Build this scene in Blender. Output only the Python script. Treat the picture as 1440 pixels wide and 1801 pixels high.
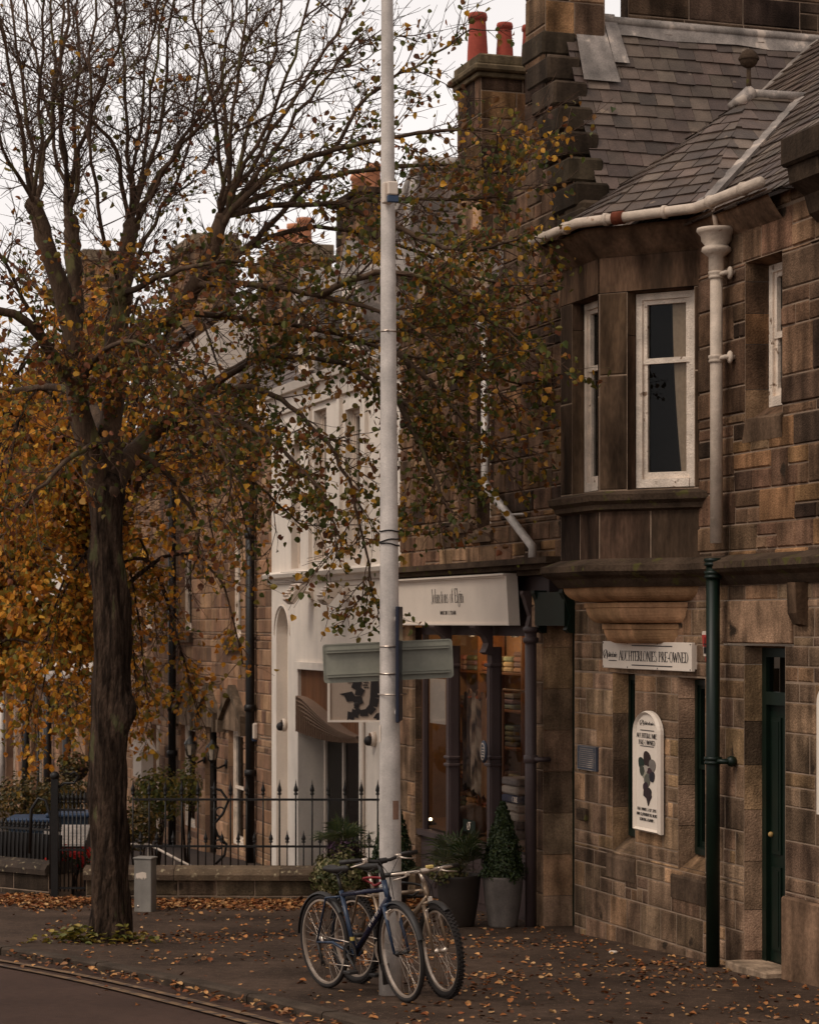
import bpy, math, random
from mathutils import Vector, Matrix
R = math.radians
sc = bpy.context.scene
for o in list(bpy.data.objects): bpy.data.objects.remove(o)

# ------------------------------------------------------------------ camera
H, F, HY, CX = 2.65, 4000.0, 1095.0, 720.0
cam_d = bpy.data.cameras.new('camera'); cam = bpy.data.objects.new('camera', cam_d)
sc.collection.objects.link(cam); sc.camera = cam
cam_d.sensor_fit = 'VERTICAL'; cam_d.sensor_height = 36; cam_d.sensor_width = 28.8
cam_d.lens = 36 * F / 1801; cam_d.shift_y = 194.5 / 1801
cam_d.clip_start = .1; cam_d.clip_end = 4000
cam.location = (0, 0, H); cam.rotation_euler = (R(90), 0, 0)
cam_d.dof.use_dof = True; cam_d.dof.focus_distance = 17.5; cam_d.dof.aperture_fstop = 5.0

# ------------------------------------------------------------------ sky, sun, exposure
w = bpy.data.worlds.new('World'); sc.world = w; w.use_nodes = True
nt = w.node_tree; N = nt.nodes; L = nt.links
bg = N['Background']
sky = N.new('ShaderNodeTexSky'); sky.sky_type = 'NISHITA'; sky.sun_disc = False
SUN_EL, SUN_ROT = R(50), R(236)
sky.sun_elevation = SUN_EL; sky.sun_rotation = SUN_ROT
tc = N.new('ShaderNodeTexCoord'); no = N.new('ShaderNodeTexNoise'); no.inputs['Scale'].default_value = 1.6
no.inputs['Detail'].default_value = 5; no.inputs['Roughness'].default_value = .55
mp = N.new('ShaderNodeMapping'); mp.inputs['Scale'].default_value = (1, 1, 2.5)
L.new(tc.outputs['Generated'], mp.inputs[0]); L.new(mp.outputs[0], no.inputs['Vector'])
cr = N.new('ShaderNodeValToRGB')
cr.color_ramp.elements[0].position = .3; cr.color_ramp.elements[0].color = (8.4, 7.9, 7.6, 1)
cr.color_ramp.elements[1].position = .75; cr.color_ramp.elements[1].color = (12.2, 11.4, 11.0, 1)
L.new(no.outputs['Fac'], cr.inputs['Fac'])
mx = N.new('ShaderNodeMixRGB'); mx.inputs['Fac'].default_value = .93     # closed cloud cover over the blue
L.new(sky.outputs[0], mx.inputs[1]); L.new(cr.outputs[0], mx.inputs[2])
L.new(mx.outputs[0], bg.inputs['Color']); bg.inputs['Strength'].default_value = .082
sd = bpy.data.lights.new('sun', 'SUN'); sd.energy = 1.35; sd.angle = R(22); sd.color = (1, .9, .78)
sun = bpy.data.objects.new('sun', sd); sc.collection.objects.link(sun)
sv = Vector((math.sin(SUN_ROT) * math.cos(SUN_EL), math.cos(SUN_ROT) * math.cos(SUN_EL), math.sin(SUN_EL)))
sun.rotation_euler = sv.to_track_quat('Z', 'Y').to_euler(); sun.location = (-10, -10, 30)
sc.view_settings.view_transform = 'Standard'; sc.view_settings.look = 'None'
sc.view_settings.exposure = .18; sc.view_settings.gamma = 1
sc.render.engine = 'CYCLES'; sc.cycles.max_bounces = 6; sc.cycles.transparent_max_bounces = 12
sc.cycles.sample_clamp_indirect = 4

# ------------------------------------------------------------------ frames
G = .0487
def gz(Y):                                  # the street falls away from the camera
    return -G * (min(max(Y, -20), 62) - 16.2)
def at(px, py, Y): return Vector(((px - CX) / F * Y, Y, H + (HY - py) * Y / F))
def ong(px, Y): return Vector(((px - CX) / F * Y, Y, gz(Y)))
P0 = Vector((1.541, 21.26, 0)); D = Vector((.3134, -.9496, 0)); IN = Vector((.9496, .3134, 0))
FR = math.atan2(D.y, D.x)
def fw(p): return P0 + D * p[0] + IN * p[1] + Vector((0, 0, p[2]))
def S(px, y=0.0):                            # facade coordinate s seen at image column px
    k = (px - CX) / F
    return (k * (21.26 + .3134 * y) - 1.541 - .9496 * y) / (.3134 + .9496 * k)
def FY(s, y=0.0): return 21.26 - .9496 * s + .3134 * y
def Z(py, s, y=0.0): return H + (HY - py) * FY(s, y) / F
def gs(s, y=0.0): return gz(FY(s, y))

# ------------------------------------------------------------------ materials
WARM = (1.1, .93, .8)                       # warm cast of the light, graded into every material colour
def mat(name, col=(.5, .5, .5), rough=.7, attr=False, var=.25, vscale=3.0, bump=.0, bscale=60.0, metal=0.0,
        streak=0.0, spots=None, trans=0.0, bdist=.02, fiss_shade=0.0, big=0.0, stretch=(1, 1, 1)):
    m = bpy.data.materials.new(name); m.use_nodes = True; col = tuple(c*k for c, k in zip(col, WARM))
    if spots: spots = (tuple(c*k for c, k in zip(spots[0], WARM)),)+tuple(spots[1:])
    nt = m.node_tree; N = nt.nodes; L = nt.links; b = N['Principled BSDF']
    b.inputs['Roughness'].default_value = rough; b.inputs['Metallic'].default_value = metal
    b.inputs['Specular IOR Level'].default_value = .3
    tc = N.new('ShaderNodeTexCoord')
    if attr:
        a = N.new('ShaderNodeAttribute'); a.attribute_name = 'col'; cur = a.outputs['Color']
        if col != (1, 1, 1):
            mm = N.new('ShaderNodeMixRGB'); mm.blend_type = 'MULTIPLY'; mm.inputs[0].default_value = 1
            mm.inputs[2].default_value = (*col, 1); L.new(cur, mm.inputs[1]); cur = mm.outputs[0]
    else:
        r = N.new('ShaderNodeRGB'); r.outputs[0].default_value = (*col, 1); cur = r.outputs[0]
    mpn = N.new('ShaderNodeMapping'); mpn.inputs['Scale'].default_value = stretch
    L.new(tc.outputs['Object'], mpn.inputs[0])
    def modul(src, sc_, amt, lo=.3, hi=.7, st=None, det=6.0):
        nonlocal cur
        n = N.new('ShaderNodeTexNoise'); n.inputs['Scale'].default_value = sc_; n.inputs['Detail'].default_value = det
        if st:
            q = N.new('ShaderNodeMapping'); q.inputs['Scale'].default_value = st
            L.new(tc.outputs['Object'], q.inputs[0]); L.new(q.outputs[0], n.inputs['Vector'])
        else: L.new(src, n.inputs['Vector'])
        mr = N.new('ShaderNodeMapRange'); mr.inputs[1].default_value = lo; mr.inputs[2].default_value = hi
        mr.inputs[3].default_value = 1 - amt; mr.inputs[4].default_value = 1 + amt * .6
        L.new(n.outputs['Fac'], mr.inputs[0])
        x = N.new('ShaderNodeMixRGB'); x.blend_type = 'MULTIPLY'; x.inputs[0].default_value = 1
        L.new(cur, x.inputs[1]); L.new(mr.outputs[0], x.inputs[2]); cur = x.outputs[0]
    if var: modul(mpn.outputs[0], vscale, var)
    if var: modul(mpn.outputs[0], vscale * 14, var * .6)
    if fiss_shade: modul(None, 1.0, fiss_shade, .38, .6, (26, 26, 3.2), 4.0)  # fissure shade put into the bark colour, where the bump shows little
    if big: modul(mpn.outputs[0], .9, big, .36, .62)
    if streak: modul(None, 2.2, streak, .38, .62, (2.6, 2.6, .45))
    if spots:
        n = N.new('ShaderNodeTexNoise'); n.inputs['Scale'].default_value = spots[1]; n.inputs['Detail'].default_value = 5
        L.new(mpn.outputs[0], n.inputs['Vector'])
        mr = N.new('ShaderNodeMapRange'); mr.inputs[1].default_value = spots[2]; mr.inputs[2].default_value = spots[2] + (spots[3] if len(spots) > 3 else .05)
        L.new(n.outputs['Fac'], mr.inputs[0])
        x = N.new('ShaderNodeMixRGB'); L.new(mr.outputs[0], x.inputs[0]); L.new(cur, x.inputs[1])
        x.inputs[2].default_value = (*spots[0], 1); cur = x.outputs[0]
    L.new(cur, b.inputs['Base Color'])
    if bump:
        n = N.new('ShaderNodeTexNoise'); n.inputs['Scale'].default_value = bscale; n.inputs['Detail'].default_value = 6
        L.new(mpn.outputs[0], n.inputs['Vector'])
        bp = N.new('ShaderNodeBump'); bp.inputs['Strength'].default_value = bump; bp.inputs['Distance'].default_value = bdist
        L.new(n.outputs['Fac'], bp.inputs['Height']); L.new(bp.outputs[0], b.inputs['Normal'])
    if trans:
        t = N.new('ShaderNodeBsdfTranslucent'); L.new(cur, t.inputs['Color'])
        ms = N.new('ShaderNodeMixShader'); ms.inputs[0].default_value = trans
        L.new(b.outputs[0], ms.inputs[1]); L.new(t.outputs[0], ms.inputs[2])
        L.new(ms.outputs[0], N['Material Output'].inputs[0])
    return m
def dull(n, sp):
    M[n].node_tree.nodes['Principled BSDF'].inputs['Specular IOR Level'].default_value = sp
def glass(name, tint=(.8, .8, .8), refl=1.0):
    m = bpy.data.materials.new(name); m.use_nodes = True
    N = m.node_tree.nodes; L = m.node_tree.links; N.remove(N['Principled BSDF'])
    t = N.new('ShaderNodeBsdfTransparent'); t.inputs[0].default_value = (*tint, 1)
    g = N.new('ShaderNodeBsdfGlossy'); g.inputs['Roughness'].default_value = .02
    n = N.new('ShaderNodeTexNoise'); n.inputs['Scale'].default_value = 1.3
    bp = N.new('ShaderNodeBump'); bp.inputs['Strength'].default_value = .12; L.new(n.outputs['Fac'], bp.inputs['Height'])
    L.new(bp.outputs[0], g.inputs['Normal'])
    fr = N.new('ShaderNodeFresnel'); fr.inputs['IOR'].default_value = 1.45
    mu = N.new('ShaderNodeMath'); mu.operation = 'MULTIPLY'; mu.inputs[1].default_value = refl
    L.new(fr.outputs[0], mu.inputs[0])
    ms = N.new('ShaderNodeMixShader'); L.new(mu.outputs[0], ms.inputs[0]); L.new(t.outputs[0], ms.inputs[1]); L.new(g.outputs[0], ms.inputs[2])
    L.new(ms.outputs[0], N['Material Output'].inputs[0]); return m
def emis(name, col, st):
    m = bpy.data.materials.new(name); m.use_nodes = True
    b = m.node_tree.nodes['Principled BSDF']; b.inputs['Base Color'].default_value = (*col, 1)
    b.inputs['Emission Color'].default_value = (*col, 1); b.inputs['Emission Strength'].default_value = st; return m

M = dict(
 stone=mat('sandstone', (.9, .92, .95), .95, True, .5, 4.0, .6, 70, streak=.5, big=.4, spots=((.035, .028, .022), 3.1, .66)),
 stone2=mat('droved_sandstone', (1, 1, 1), .95, True, .3, 3.0, .4, 60, streak=.2),
 mortar=mat('mortar', (.25, .205, .165), 1, var=.35, vscale=5),
 dressed=mat('dressed_stone', (1, 1, 1), .9, True, .4, 2.2, .3, 50, streak=.4, spots=((.04, .034, .025), 2.3, .66)),
 corbel=mat('clean_lit_corbel_stone', (1, 1, 1), .9, True, .3, 3, .25, 50, streak=.25),
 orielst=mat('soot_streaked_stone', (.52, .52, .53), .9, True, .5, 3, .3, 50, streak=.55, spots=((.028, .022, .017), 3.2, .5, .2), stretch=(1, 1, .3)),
 lichen=mat('lichened_coping', (1, 1, 1), .95, True, .4, 5, .5, 50, spots=((.3, .28, .2), 16, .6, .1)),
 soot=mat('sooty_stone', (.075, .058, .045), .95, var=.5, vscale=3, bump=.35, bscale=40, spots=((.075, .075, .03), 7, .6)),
 slate=mat('slate', (1, 1, 1), .6, True, .3, 5, .3, 40, spots=((.19, .16, .13), 6, .69)),
 lead=mat('lead', (.24, .235, .235), .6, var=.45, vscale=5, bump=.3, bscale=12, streak=.25, spots=((.42, .4, .38), 5, .6)),
 cream=mat('peeling_cream_paint', (.5, .47, .43), .6, var=.2, vscale=8, bump=.25, bscale=40, spots=((.22, .13, .08), 9, .68)),
 whitep=mat('flaking_white_paint', (.7, .68, .64), .6, var=.25, vscale=9, bump=.5, bscale=70, spots=((.2, .15, .11), 14, .64)),
 green=mat('dark_green_paint', (.004, .0125, .008), .42, var=.25, vscale=6),
 black=mat('black_iron', (.012, .011, .011), .45, var=.3, vscale=20, bump=.1),
 maroon=mat('brown_grey_paint', (.06, .047, .052), .45, var=.12, vscale=4),
 harl=mat('white_render', (.68, .7, .7), .85, var=.08, vscale=2.5, bump=.2, bscale=90, streak=.05, spots=((.35, .3, .25), 6, .74)),
 signw=mat('sign_white', (.7, .7, .68), .5, var=.06, vscale=3),
 ink=mat('sign_ink', (.02, .018, .02), .6, var=0),
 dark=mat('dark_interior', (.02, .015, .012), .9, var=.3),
 glass=glass('window_glass', (.6, .6, .6), .5),
 shopglass=glass('shop_glass', (.85, .85, .85), .9),
 bark=mat('bark', (.05, .037, .029), .95, var=.6, vscale=6, bump=1.0, bscale=26, bdist=.06, fiss_shade=.6, spots=((.075, .08, .045), 6, .62), stretch=(1, 1, .28)),
 limb=mat('upper_limb_bark', (.085, .06, .042), .95, var=.5, vscale=6, bump=.6, bscale=26, bdist=.04, spots=((.11, .11, .05), 5, .58), stretch=(1, 1, .3)),
 twig=mat('twig', (.085, .055, .04), .9, var=.3, vscale=8, spots=((.12, .12, .05), 5, .63)),
 leaf=mat('autumn_leaf', (1.75, 1.75, 1.6), .55, True, .15, 20, trans=.42),
 litter=mat('fallen_leaf', (1, 1, 1), .8, True, .2, 20),
 asphalt=mat('asphalt', (.064, .048, .039), .85, var=.45, vscale=1.1, bump=.4, bscale=130, streak=.12, spots=((.28, .24, .2), 70, .66)),
 road=mat('road_asphalt', (.06, .041, .035), .8, var=.25, vscale=.9, bump=.5, bscale=160),
 kerb=mat('kerb_stone', (.06, .05, .042), .9, var=.35, vscale=4, bump=.3),
 yline=mat('yellow_road_paint', (.17, .115, .065), .8, var=.5, vscale=5, spots=((.055, .04, .033), 9, .52)),
 galv=mat('galvanised_steel', (.53, .55, .57), .5, var=.22, vscale=7, metal=.2, bump=.1, bscale=120, streak=.16),
 steel=mat('steel', (.5, .48, .46), .3, metal=.9, var=.1),
 navy=mat('navy_panel', (.012, .016, .035), .4, var=.1),
 teal=mat('grey_green_panel', (.2, .225, .205), .5, var=.12, vscale=3, streak=.1),
 bplast=mat('blue_plastic', (.03, .06, .13), .4, var=.1),
 wplast=mat('white_plastic', (.6, .58, .55), .4, var=.06),
 rplast=mat('red_plastic', (.35, .02, .012), .3, var=.05),
 terra=mat('red_terracotta', (.31, .065, .045), .8, var=.25, vscale=3, streak=.2),
 terra2=mat('orange_terracotta', (.46, .22, .13), .8, var=.2, vscale=3),
 rubber=mat('rubber', (.018, .016, .016), .8, var=.1, bump=.3, bscale=150),
 bblue=mat('blue_bike_paint', (.02, .036, .075), .25, var=.08), bdark=mat('dark_navy_paint', (.012, .014, .035), .25, var=.05),
 bgold=mat('champagne_bike_paint', (.22, .18, .14), .3, metal=.5, var=.08),
 alloy=mat('alloy', (.55, .53, .5), .35, metal=.7, var=.05), plast=mat('black_plastic', (.02, .019, .019), .5, var=.1),
 red=mat('red_paint', (.16, .015, .02), .5), potg=mat('grey_pot', (.13, .125, .125), .7, var=.3, vscale=4, streak=.2),
 potd=mat('dark_pot', (.028, .023, .02), .5, var=.2), soil=mat('soil', (.03, .02, .015), 1),
 plant=mat('plant_leaf', (1, 1, 1), .5, True, .15, 20, trans=.2),
 wood=mat('cedar_slats', (.2, .1, .05), .6, var=.25, vscale=3, stretch=(1, 1, .1)),
 warm=mat('warm_interior', (.3, .21, .14), .8, var=.15, vscale=2), fabric=mat('wool', (1, 1, 1), .95, True, .12, 30),
 gbox=mat('grey_cabinet', (.2, .21, .21), .5, var=.15, vscale=6, streak=.15),
 rust=mat('rust', (.12, .03, .012), .9, var=.4, vscale=20),
 tape=mat('plaque_blue', (.035, .05, .085), .4, var=.1), gold=mat('gilt', (.35, .25, .1), .4, var=.1),
 lglass=mat('frosted_lantern_glass', (.34, .32, .28), .3, var=.1),
 lamp=emis('lit_lamp', (1, .72, .4), 7),
)

for n_ in ('asphalt', 'road', 'kerb', 'stone', 'dressed', 'orielst', 'corbel', 'litter', 'soot', 'bark'): dull(n_, .08)
# ------------------------------------------------------------------ mesh builder
def V3(*a): return Vector(a)
ORG = {}
def rootof(o):
    while o.parent: o = o.parent
    return o
class MB:
    def __init__(s, tf=None): s.v = []; s.f = []; s.c = []; s.m = []; s.sm = []; s.tf = tf; s.col = (1, 1, 1); s.mi = 0; s.smooth = False
    def add(s, vs, fs, sm=None):
        b = len(s.v)
        for p in vs:
            q = s.tf(p) if s.tf else p
            s.v.append((q[0], q[1], q[2])); s.c.append(s.col)
        sm = s.smooth if sm is None else sm
        for f in fs: s.f.append(tuple(b + i for i in f)); s.m.append(s.mi); s.sm.append(sm)
    def box(s, x0, x1, y0, y1, z0, z1):
        s.add([(x0,y0,z0),(x1,y0,z0),(x1,y1,z0),(x0,y1,z0),(x0,y0,z1),(x1,y0,z1),(x1,y1,z1),(x0,y1,z1)],
              [(0,3,2,1),(4,5,6,7),(0,1,5,4),(1,2,6,5),(2,3,7,6),(3,0,4,7)], False); return s
    def bbox(s, x0, x1, y0, y1, z0, z1, b=.01):      # bevelled box
        pts = []; X = (x0, x1); Yy = (y0, y1); Zz = (z0, z1)
        ix = lambda i, j, k, a: ((i * 2 + j) * 2 + k) * 3 + a
        for i in (0, 1):
            for j in (0, 1):
                for k in (0, 1):
                    c = (X[i], Yy[j], Zz[k]); sg = (1 - 2 * i, 1 - 2 * j, 1 - 2 * k)
                    for a in range(3):
                        pts.append(tuple(c[q] + (0 if q == a else sg[q] * b) for q in range(3)))
        fs = []
        for a in range(3):
            o1, o2 = [(1, 2), (0, 2), (0, 1)][a]
            for e in (0, 1):
                f = []
                for (u, v) in ((0, 0), (1, 0), (1, 1), (0, 1)):
                    t = [0, 0, 0]; t[a] = e; t[o1] = u; t[o2] = v; f.append(ix(*t, a))
                fs.append(tuple(f))
        for a in range(3):                            # edges along axis a
            o1, o2 = [(1, 2), (0, 2), (0, 1)][a]
            for u in (0, 1):
                for v in (0, 1):
                    t0 = [0, 0, 0]; t0[o1] = u; t0[o2] = v; t1 = list(t0); t1[a] = 1
                    fs.append((ix(*t0, o1), ix(*t1, o1), ix(*t1, o2), ix(*t0, o2)))
        for i in (0, 1):
            for j in (0, 1):
                for k in (0, 1): fs.append((ix(i,j,k,0), ix(i,j,k,1), ix(i,j,k,2)))
        s.add(pts, fs, False); return s
    def tube(s, path, rad, n=8, cap=True):
        path = [Vector(p) for p in path]
        if not hasattr(rad, '__len__'): rad = [rad] * len(path)
        vs = []; prev = None
        for i, p in enumerate(path):
            d = (path[min(i + 1, len(path) - 1)] - path[max(i - 1, 0)])
            d = d.normalized() if d.length > 1e-9 else Vector((0, 0, 1))
            if prev is None: a = d.orthogonal().normalized()
            else:
                a = prev - d * prev.dot(d); a = a.normalized() if a.length > 1e-6 else d.orthogonal().normalized()
            prev = a; b = d.cross(a)
            for k in range(n):
                t = 2 * math.pi * k / n; vs.append(p + (a * math.cos(t) + b * math.sin(t)) * rad[i])
        fs = [(i*n+k, i*n+(k+1)%n, (i+1)*n+(k+1)%n, (i+1)*n+k) for i in range(len(path)-1) for k in range(n)]
        if cap: fs += [tuple(range(n))[::-1], tuple((len(path)-1)*n + k for k in range(n))]
        s.add(vs, fs, True); return s
    def lathe(s, prof, c=(0,0,0), n=24, axis='z'):
        vs = []
        for r, h in prof:
            for k in range(n):
                t = 2 * math.pi * k / n; a, b = r * math.cos(t), r * math.sin(t)
                q = (a, b, h) if axis == 'z' else ((a, h, b) if axis == 'y' else (h, a, b))
                vs.append((q[0]+c[0], q[1]+c[1], q[2]+c[2]))
        fs = [(i*n+k, i*n+(k+1)%n, (i+1)*n+(k+1)%n, (i+1)*n+k) for i in range(len(prof)-1) for k in range(n)]
        s.add(vs, fs, True); return s
    def ring(s, c, rad, r, axis='y', n=40, m=8, a0=0, a1=360, sq=None):    # torus / arc about an axis; sq=(w,h) for a rectangular section
        full = abs(a1 - a0) >= 360; vs = []; cnt = n if full else n + 1
        for i in range(cnt):
            t = R(a0 + (a1 - a0) * i / n); er = (math.cos(t), math.sin(t))
            for k in range(m if not sq else 4):
                if sq: dr, da = [(-sq[1]/2,-sq[0]/2),(sq[1]/2,-sq[0]/2),(sq[1]/2,sq[0]/2),(-sq[1]/2,sq[0]/2)][k]
                else: u = 2*math.pi*k/m; dr, da = r*math.cos(u), r*math.sin(u)
                q = ((rad+dr)*er[0], da, (rad+dr)*er[1]) if axis == 'y' else ((rad+dr)*er[0], (rad+dr)*er[1], da)
                vs.append((q[0]+c[0], q[1]+c[1], q[2]+c[2]))
        mm = 4 if sq else m
        fs = [(i*mm+k, i*mm+(k+1)%mm, ((i+1)%cnt)*mm+(k+1)%mm, ((i+1)%cnt)*mm+k) for i in range(n) for k in range(mm)]
        s.add(vs, fs, not sq); return s
    def prism(s, pts, y0, y1):                        # polygon in x,z extruded along y
        n = len(pts)
        s.add([(p[0], y0, p[1]) for p in pts] + [(p[0], y1, p[1]) for p in pts],
              [tuple(range(n)), tuple(range(2*n-1, n-1, -1))] + [(i, n+i, n+(i+1)%n, (i+1)%n) for i in range(n)], False); return s
    def hprism(s, pts, z0, z1):                       # polygon in x,y extruded along z
        n = len(pts)
        s.add([(p[0], p[1], z0) for p in pts] + [(p[0], p[1], z1) for p in pts],
              [tuple(range(n))[::-1], tuple(range(n, 2*n))] + [(i, (i+1)%n, n+(i+1)%n, n+i) for i in range(n)], False); return s
    def xprism(s, pts, x0, x1):                       # profile in y,z extruded along x
        n = len(pts)
        s.add([(x0, p[0], p[1]) for p in pts] + [(x1, p[0], p[1]) for p in pts],
              [tuple(range(n)), tuple(range(2*n-1, n-1, -1))] + [(i, n+i, n+(i+1)%n, (i+1)%n) for i in range(n)], False); return s
    def ball(s, c, r, nu=12, nv=8, sq=(1,1,1)):
        vs = []
        for i in range(nv+1):
            a = math.pi*i/nv
            for k in range(nu):
                t = 2*math.pi*k/nu; vs.append((c[0]+r*sq[0]*math.sin(a)*math.cos(t), c[1]+r*sq[1]*math.sin(a)*math.sin(t), c[2]+r*sq[2]*math.cos(a)))
        s.add(vs, [(i*nu+k, (i+1)*nu+k, (i+1)*nu+(k+1)%nu, i*nu+(k+1)%nu) for i in range(nv) for k in range(nu)], True); return s
    def build(s, name, mats, parent=None, org=None, loc=None, rz=0):
        if parent is not None: o0 = ORG[rootof(parent).name]
        else: o0 = Vector(org) if org is not None else Vector((0, 0, 0))
        me = bpy.data.meshes.new(name)
        me.from_pydata([(a-o0[0], b-o0[1], c-o0[2]) for a, b, c in s.v], [], s.f)
        if not isinstance(mats, (list, tuple)): mats = [mats]
        for m in mats: me.materials.append(M[m] if isinstance(m, str) else m)
        me.polygons.foreach_set('material_index', s.m); me.polygons.foreach_set('use_smooth', s.sm)
        ca = me.color_attributes.new('col', 'FLOAT_COLOR', 'POINT')
        fl = [x for c in s.c for x in (c[0], c[1], c[2], 1.0)]; ca.data.foreach_set('color', fl)
        me.update(); ob = bpy.data.objects.new(name, me); sc.collection.objects.link(ob)
        if parent is not None: ob.parent = parent
        else:
            ob.location = loc if loc is not None else o0; ob.rotation_euler = (0, 0, rz); ORG[ob.name] = o0
        return ob
def tag(o, label=None, cat=None, group=None, kind=None):
    if label: o['label'] = label
    if cat: o['category'] = cat
    if group: o['group'] = group
    if kind: o['kind'] = kind
    return o
def thing(name, label, cat, org, facade=True, group=None, kind=None, rz=0, loc=None):
    o = bpy.data.objects.new(name, None); o.empty_display_size = .2; sc.collection.objects.link(o)
    org = Vector(org)
    if facade: o.location = fw(org); o.rotation_euler = (0, 0, FR)
    else: o.location = loc if loc is not None else org; o.rotation_euler = (0, 0, rz)
    ORG[o.name] = org
    return tag(o, label, cat, group, kind)
def fmesh(mb, name, mats, label, cat, org, group=None):      # single-mesh thing in facade coordinates
    o = mb.build(name, mats, None, org=org, loc=fw(Vector(org)), rz=FR)
    return tag(o, label, cat, group)
def copy_tree(o, parent=None):
    c = o.copy(); sc.collection.objects.link(c)
    if parent: c.parent = parent
    for ch in o.children: copy_tree(ch, c)
    return c

# ------------------------------------------------------------------ masonry, slates
def pick(rng, pal):
    c = rng.choice(pal); k = rng.uniform(.78, 1.22); return (c[0]*k, c[1]*k*rng.uniform(.96, 1.04), c[2]*k)
STONE = [(.19,.122,.082),(.17,.112,.076),(.22,.15,.1),(.11,.075,.054),(.27,.185,.12),(.07,.05,.038),(.2,.13,.088),(.14,.098,.07),(.3,.185,.1),(.17,.11,.075)]
STONEG = [(.26,.188,.13),(.22,.158,.11),(.3,.22,.155),(.19,.136,.096),(.15,.108,.078),(.31,.21,.13),(.23,.165,.118),(.27,.19,.13),(.33,.23,.14)]
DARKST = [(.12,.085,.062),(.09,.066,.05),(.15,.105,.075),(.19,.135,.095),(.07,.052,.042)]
BROWNB = [(.3,.2,.13),(.25,.165,.11),(.21,.135,.09),(.34,.235,.155),(.28,.175,.11),(.17,.11,.08)]
def block(mb, x0, x1, z0, z1, y, rng, pal, rough=.006, gap=.0055):
    if x1 - x0 < .03 or z1 - z0 < .02: return
    mb.col = pick(rng, pal); b = min(.012, (x1-x0)*.2, (z1-z0)*.2); y1 = y - rough - rng.random()*rough*1.6
    x0 += gap; x1 -= gap; z0 += gap; z1 -= gap; j = lambda: rng.uniform(-.004, .004)
    mb.add([(x0,y,z0),(x1,y,z0),(x1,y,z1),(x0,y,z1),(x0+b+j(),y1,z0+b+j()),(x1-b+j(),y1,z0+b+j()),(x1-b+j(),y1,z1-b+j()),(x0+b+j(),y1,z1-b+j())],
           [(4,5,6,7),(0,1,5,4),(1,2,6,5),(2,3,7,6),(3,0,4,7)], False)
def ashlar(mb, x0, x1, z0, z1, holes=(), y=0.0, rng=None, pal=STONE, ch=(.2, .32), cw=(.28, .6), split=.25, backmi=1, rough=.006, clip=None):
    """backing panels with holes (material slot backmi) and one raised block per stone"""
    xs = sorted({x0, x1, *[max(x0, min(x1, v)) for h in holes for v in h[:2]]})
    zs = sorted({z0, z1, *[max(z0, min(z1, v)) for h in holes for v in h[2:]]})
    mi = mb.mi; mb.mi = backmi
    if clip is None:
        for a, b in zip(xs, xs[1:]):
            for c, d in zip(zs, zs[1:]):
                mx_, mz = (a+b)/2, (c+d)/2
                if any(h[0] < mx_ < h[1] and h[2] < mz < h[3] for h in holes): continue
                mb.add([(a,y,c),(b,y,c),(b,y,d),(a,y,d)], [(0,1,2,3)], False)
    mb.mi = mi
    z = z0
    while z < z1 - .02:
        h = rng.uniform(*ch); h = min(h, z1 - z)
        if z1 - z - h < .08: h = z1 - z
        # split the course where a hole edge crosses it
        cuts = sorted({z, z+h, *[v for q in holes for v in q[2:] if z < v < z+h]})
        for c, d in zip(cuts, cuts[1:]):
            mz = (c+d)/2; iv = [(x0, x1)]
            for q in holes:
                if q[2] < mz < q[3]:
                    nv = []
                    for a, b in iv:
                        if q[1] <= a or q[0] >= b: nv.append((a, b)); continue
                        if q[0] > a: nv.append((a, q[0]))
                        if q[1] < b: nv.append((q[1], b))
                    iv = nv
            if clip: 
                lo, hi = clip(mz); iv = [(max(a, lo), min(b, hi)) for a, b in iv if min(b, hi) > max(a, lo)]
                mb.mi = backmi
                for a, b in iv: mb.add([(a,y,c),(b,y,c),(b,y,d),(a,y,d)], [(0,1,2,3)], False)
                mb.mi = mi
            for a, b in iv:
                x = a
                while x < b - .02:
                    wd = rng.uniform(*cw)
                    if b - x - wd < cw[0]*.6: wd = b - x
                    if d - c > .19 and wd > .2 and rng.random() < split:
                        zm = c + (d-c)*rng.uniform(.4, .6); 
                        block(mb, x, x+wd*.5, c, zm, y, rng, pal, rough); block(mb, x+wd*.5, x+wd, c, zm, y, rng, pal, rough)
                        block(mb, x, x+wd, zm, d, y, rng, pal, rough)
                    else: block(mb, x, x+wd, c, d, y, rng, pal, rough)
                    x += wd
        z += h
def reveal(mb, x0, x1, z0, z1, d, ins, rng, pal, y=0.0, sill=.0, seg=.38):
    """splayed stone jambs, head and sill running from the wall face to the frame"""
    a, b, t = x0 + ins, x1 - ins, z1 - ins*.4
    z = z0
    while z < z1 - .01:
        e = min(z1, z + seg*rng.uniform(.8, 1.2)); 
        if z1 - e < .1: e = z1
        for xa, xb in ((x0, a), (x1, b)):
            mb.col = pick(rng, pal); mb.add([(xa,y,z+.002),(xb,y+d,z+.002),(xb,y+d,e-.003),(xa,y,e-.003)], [(0,1,2,3)], False)
        z = e
    mb.col = pick(rng, pal); mb.add([(x0,y,z1),(x1,y,z1),(b,y+d,t),(a,y+d,t)], [(0,1,2,3)], False)
    mb.col = pick(rng, pal); mb.add([(x0,y,z0),(x1,y,z0),(b,y+d,z0+sill),(a,y+d,z0+sill)], [(3,2,1,0)], False)
    return a, b, z0 + sill, t
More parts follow.
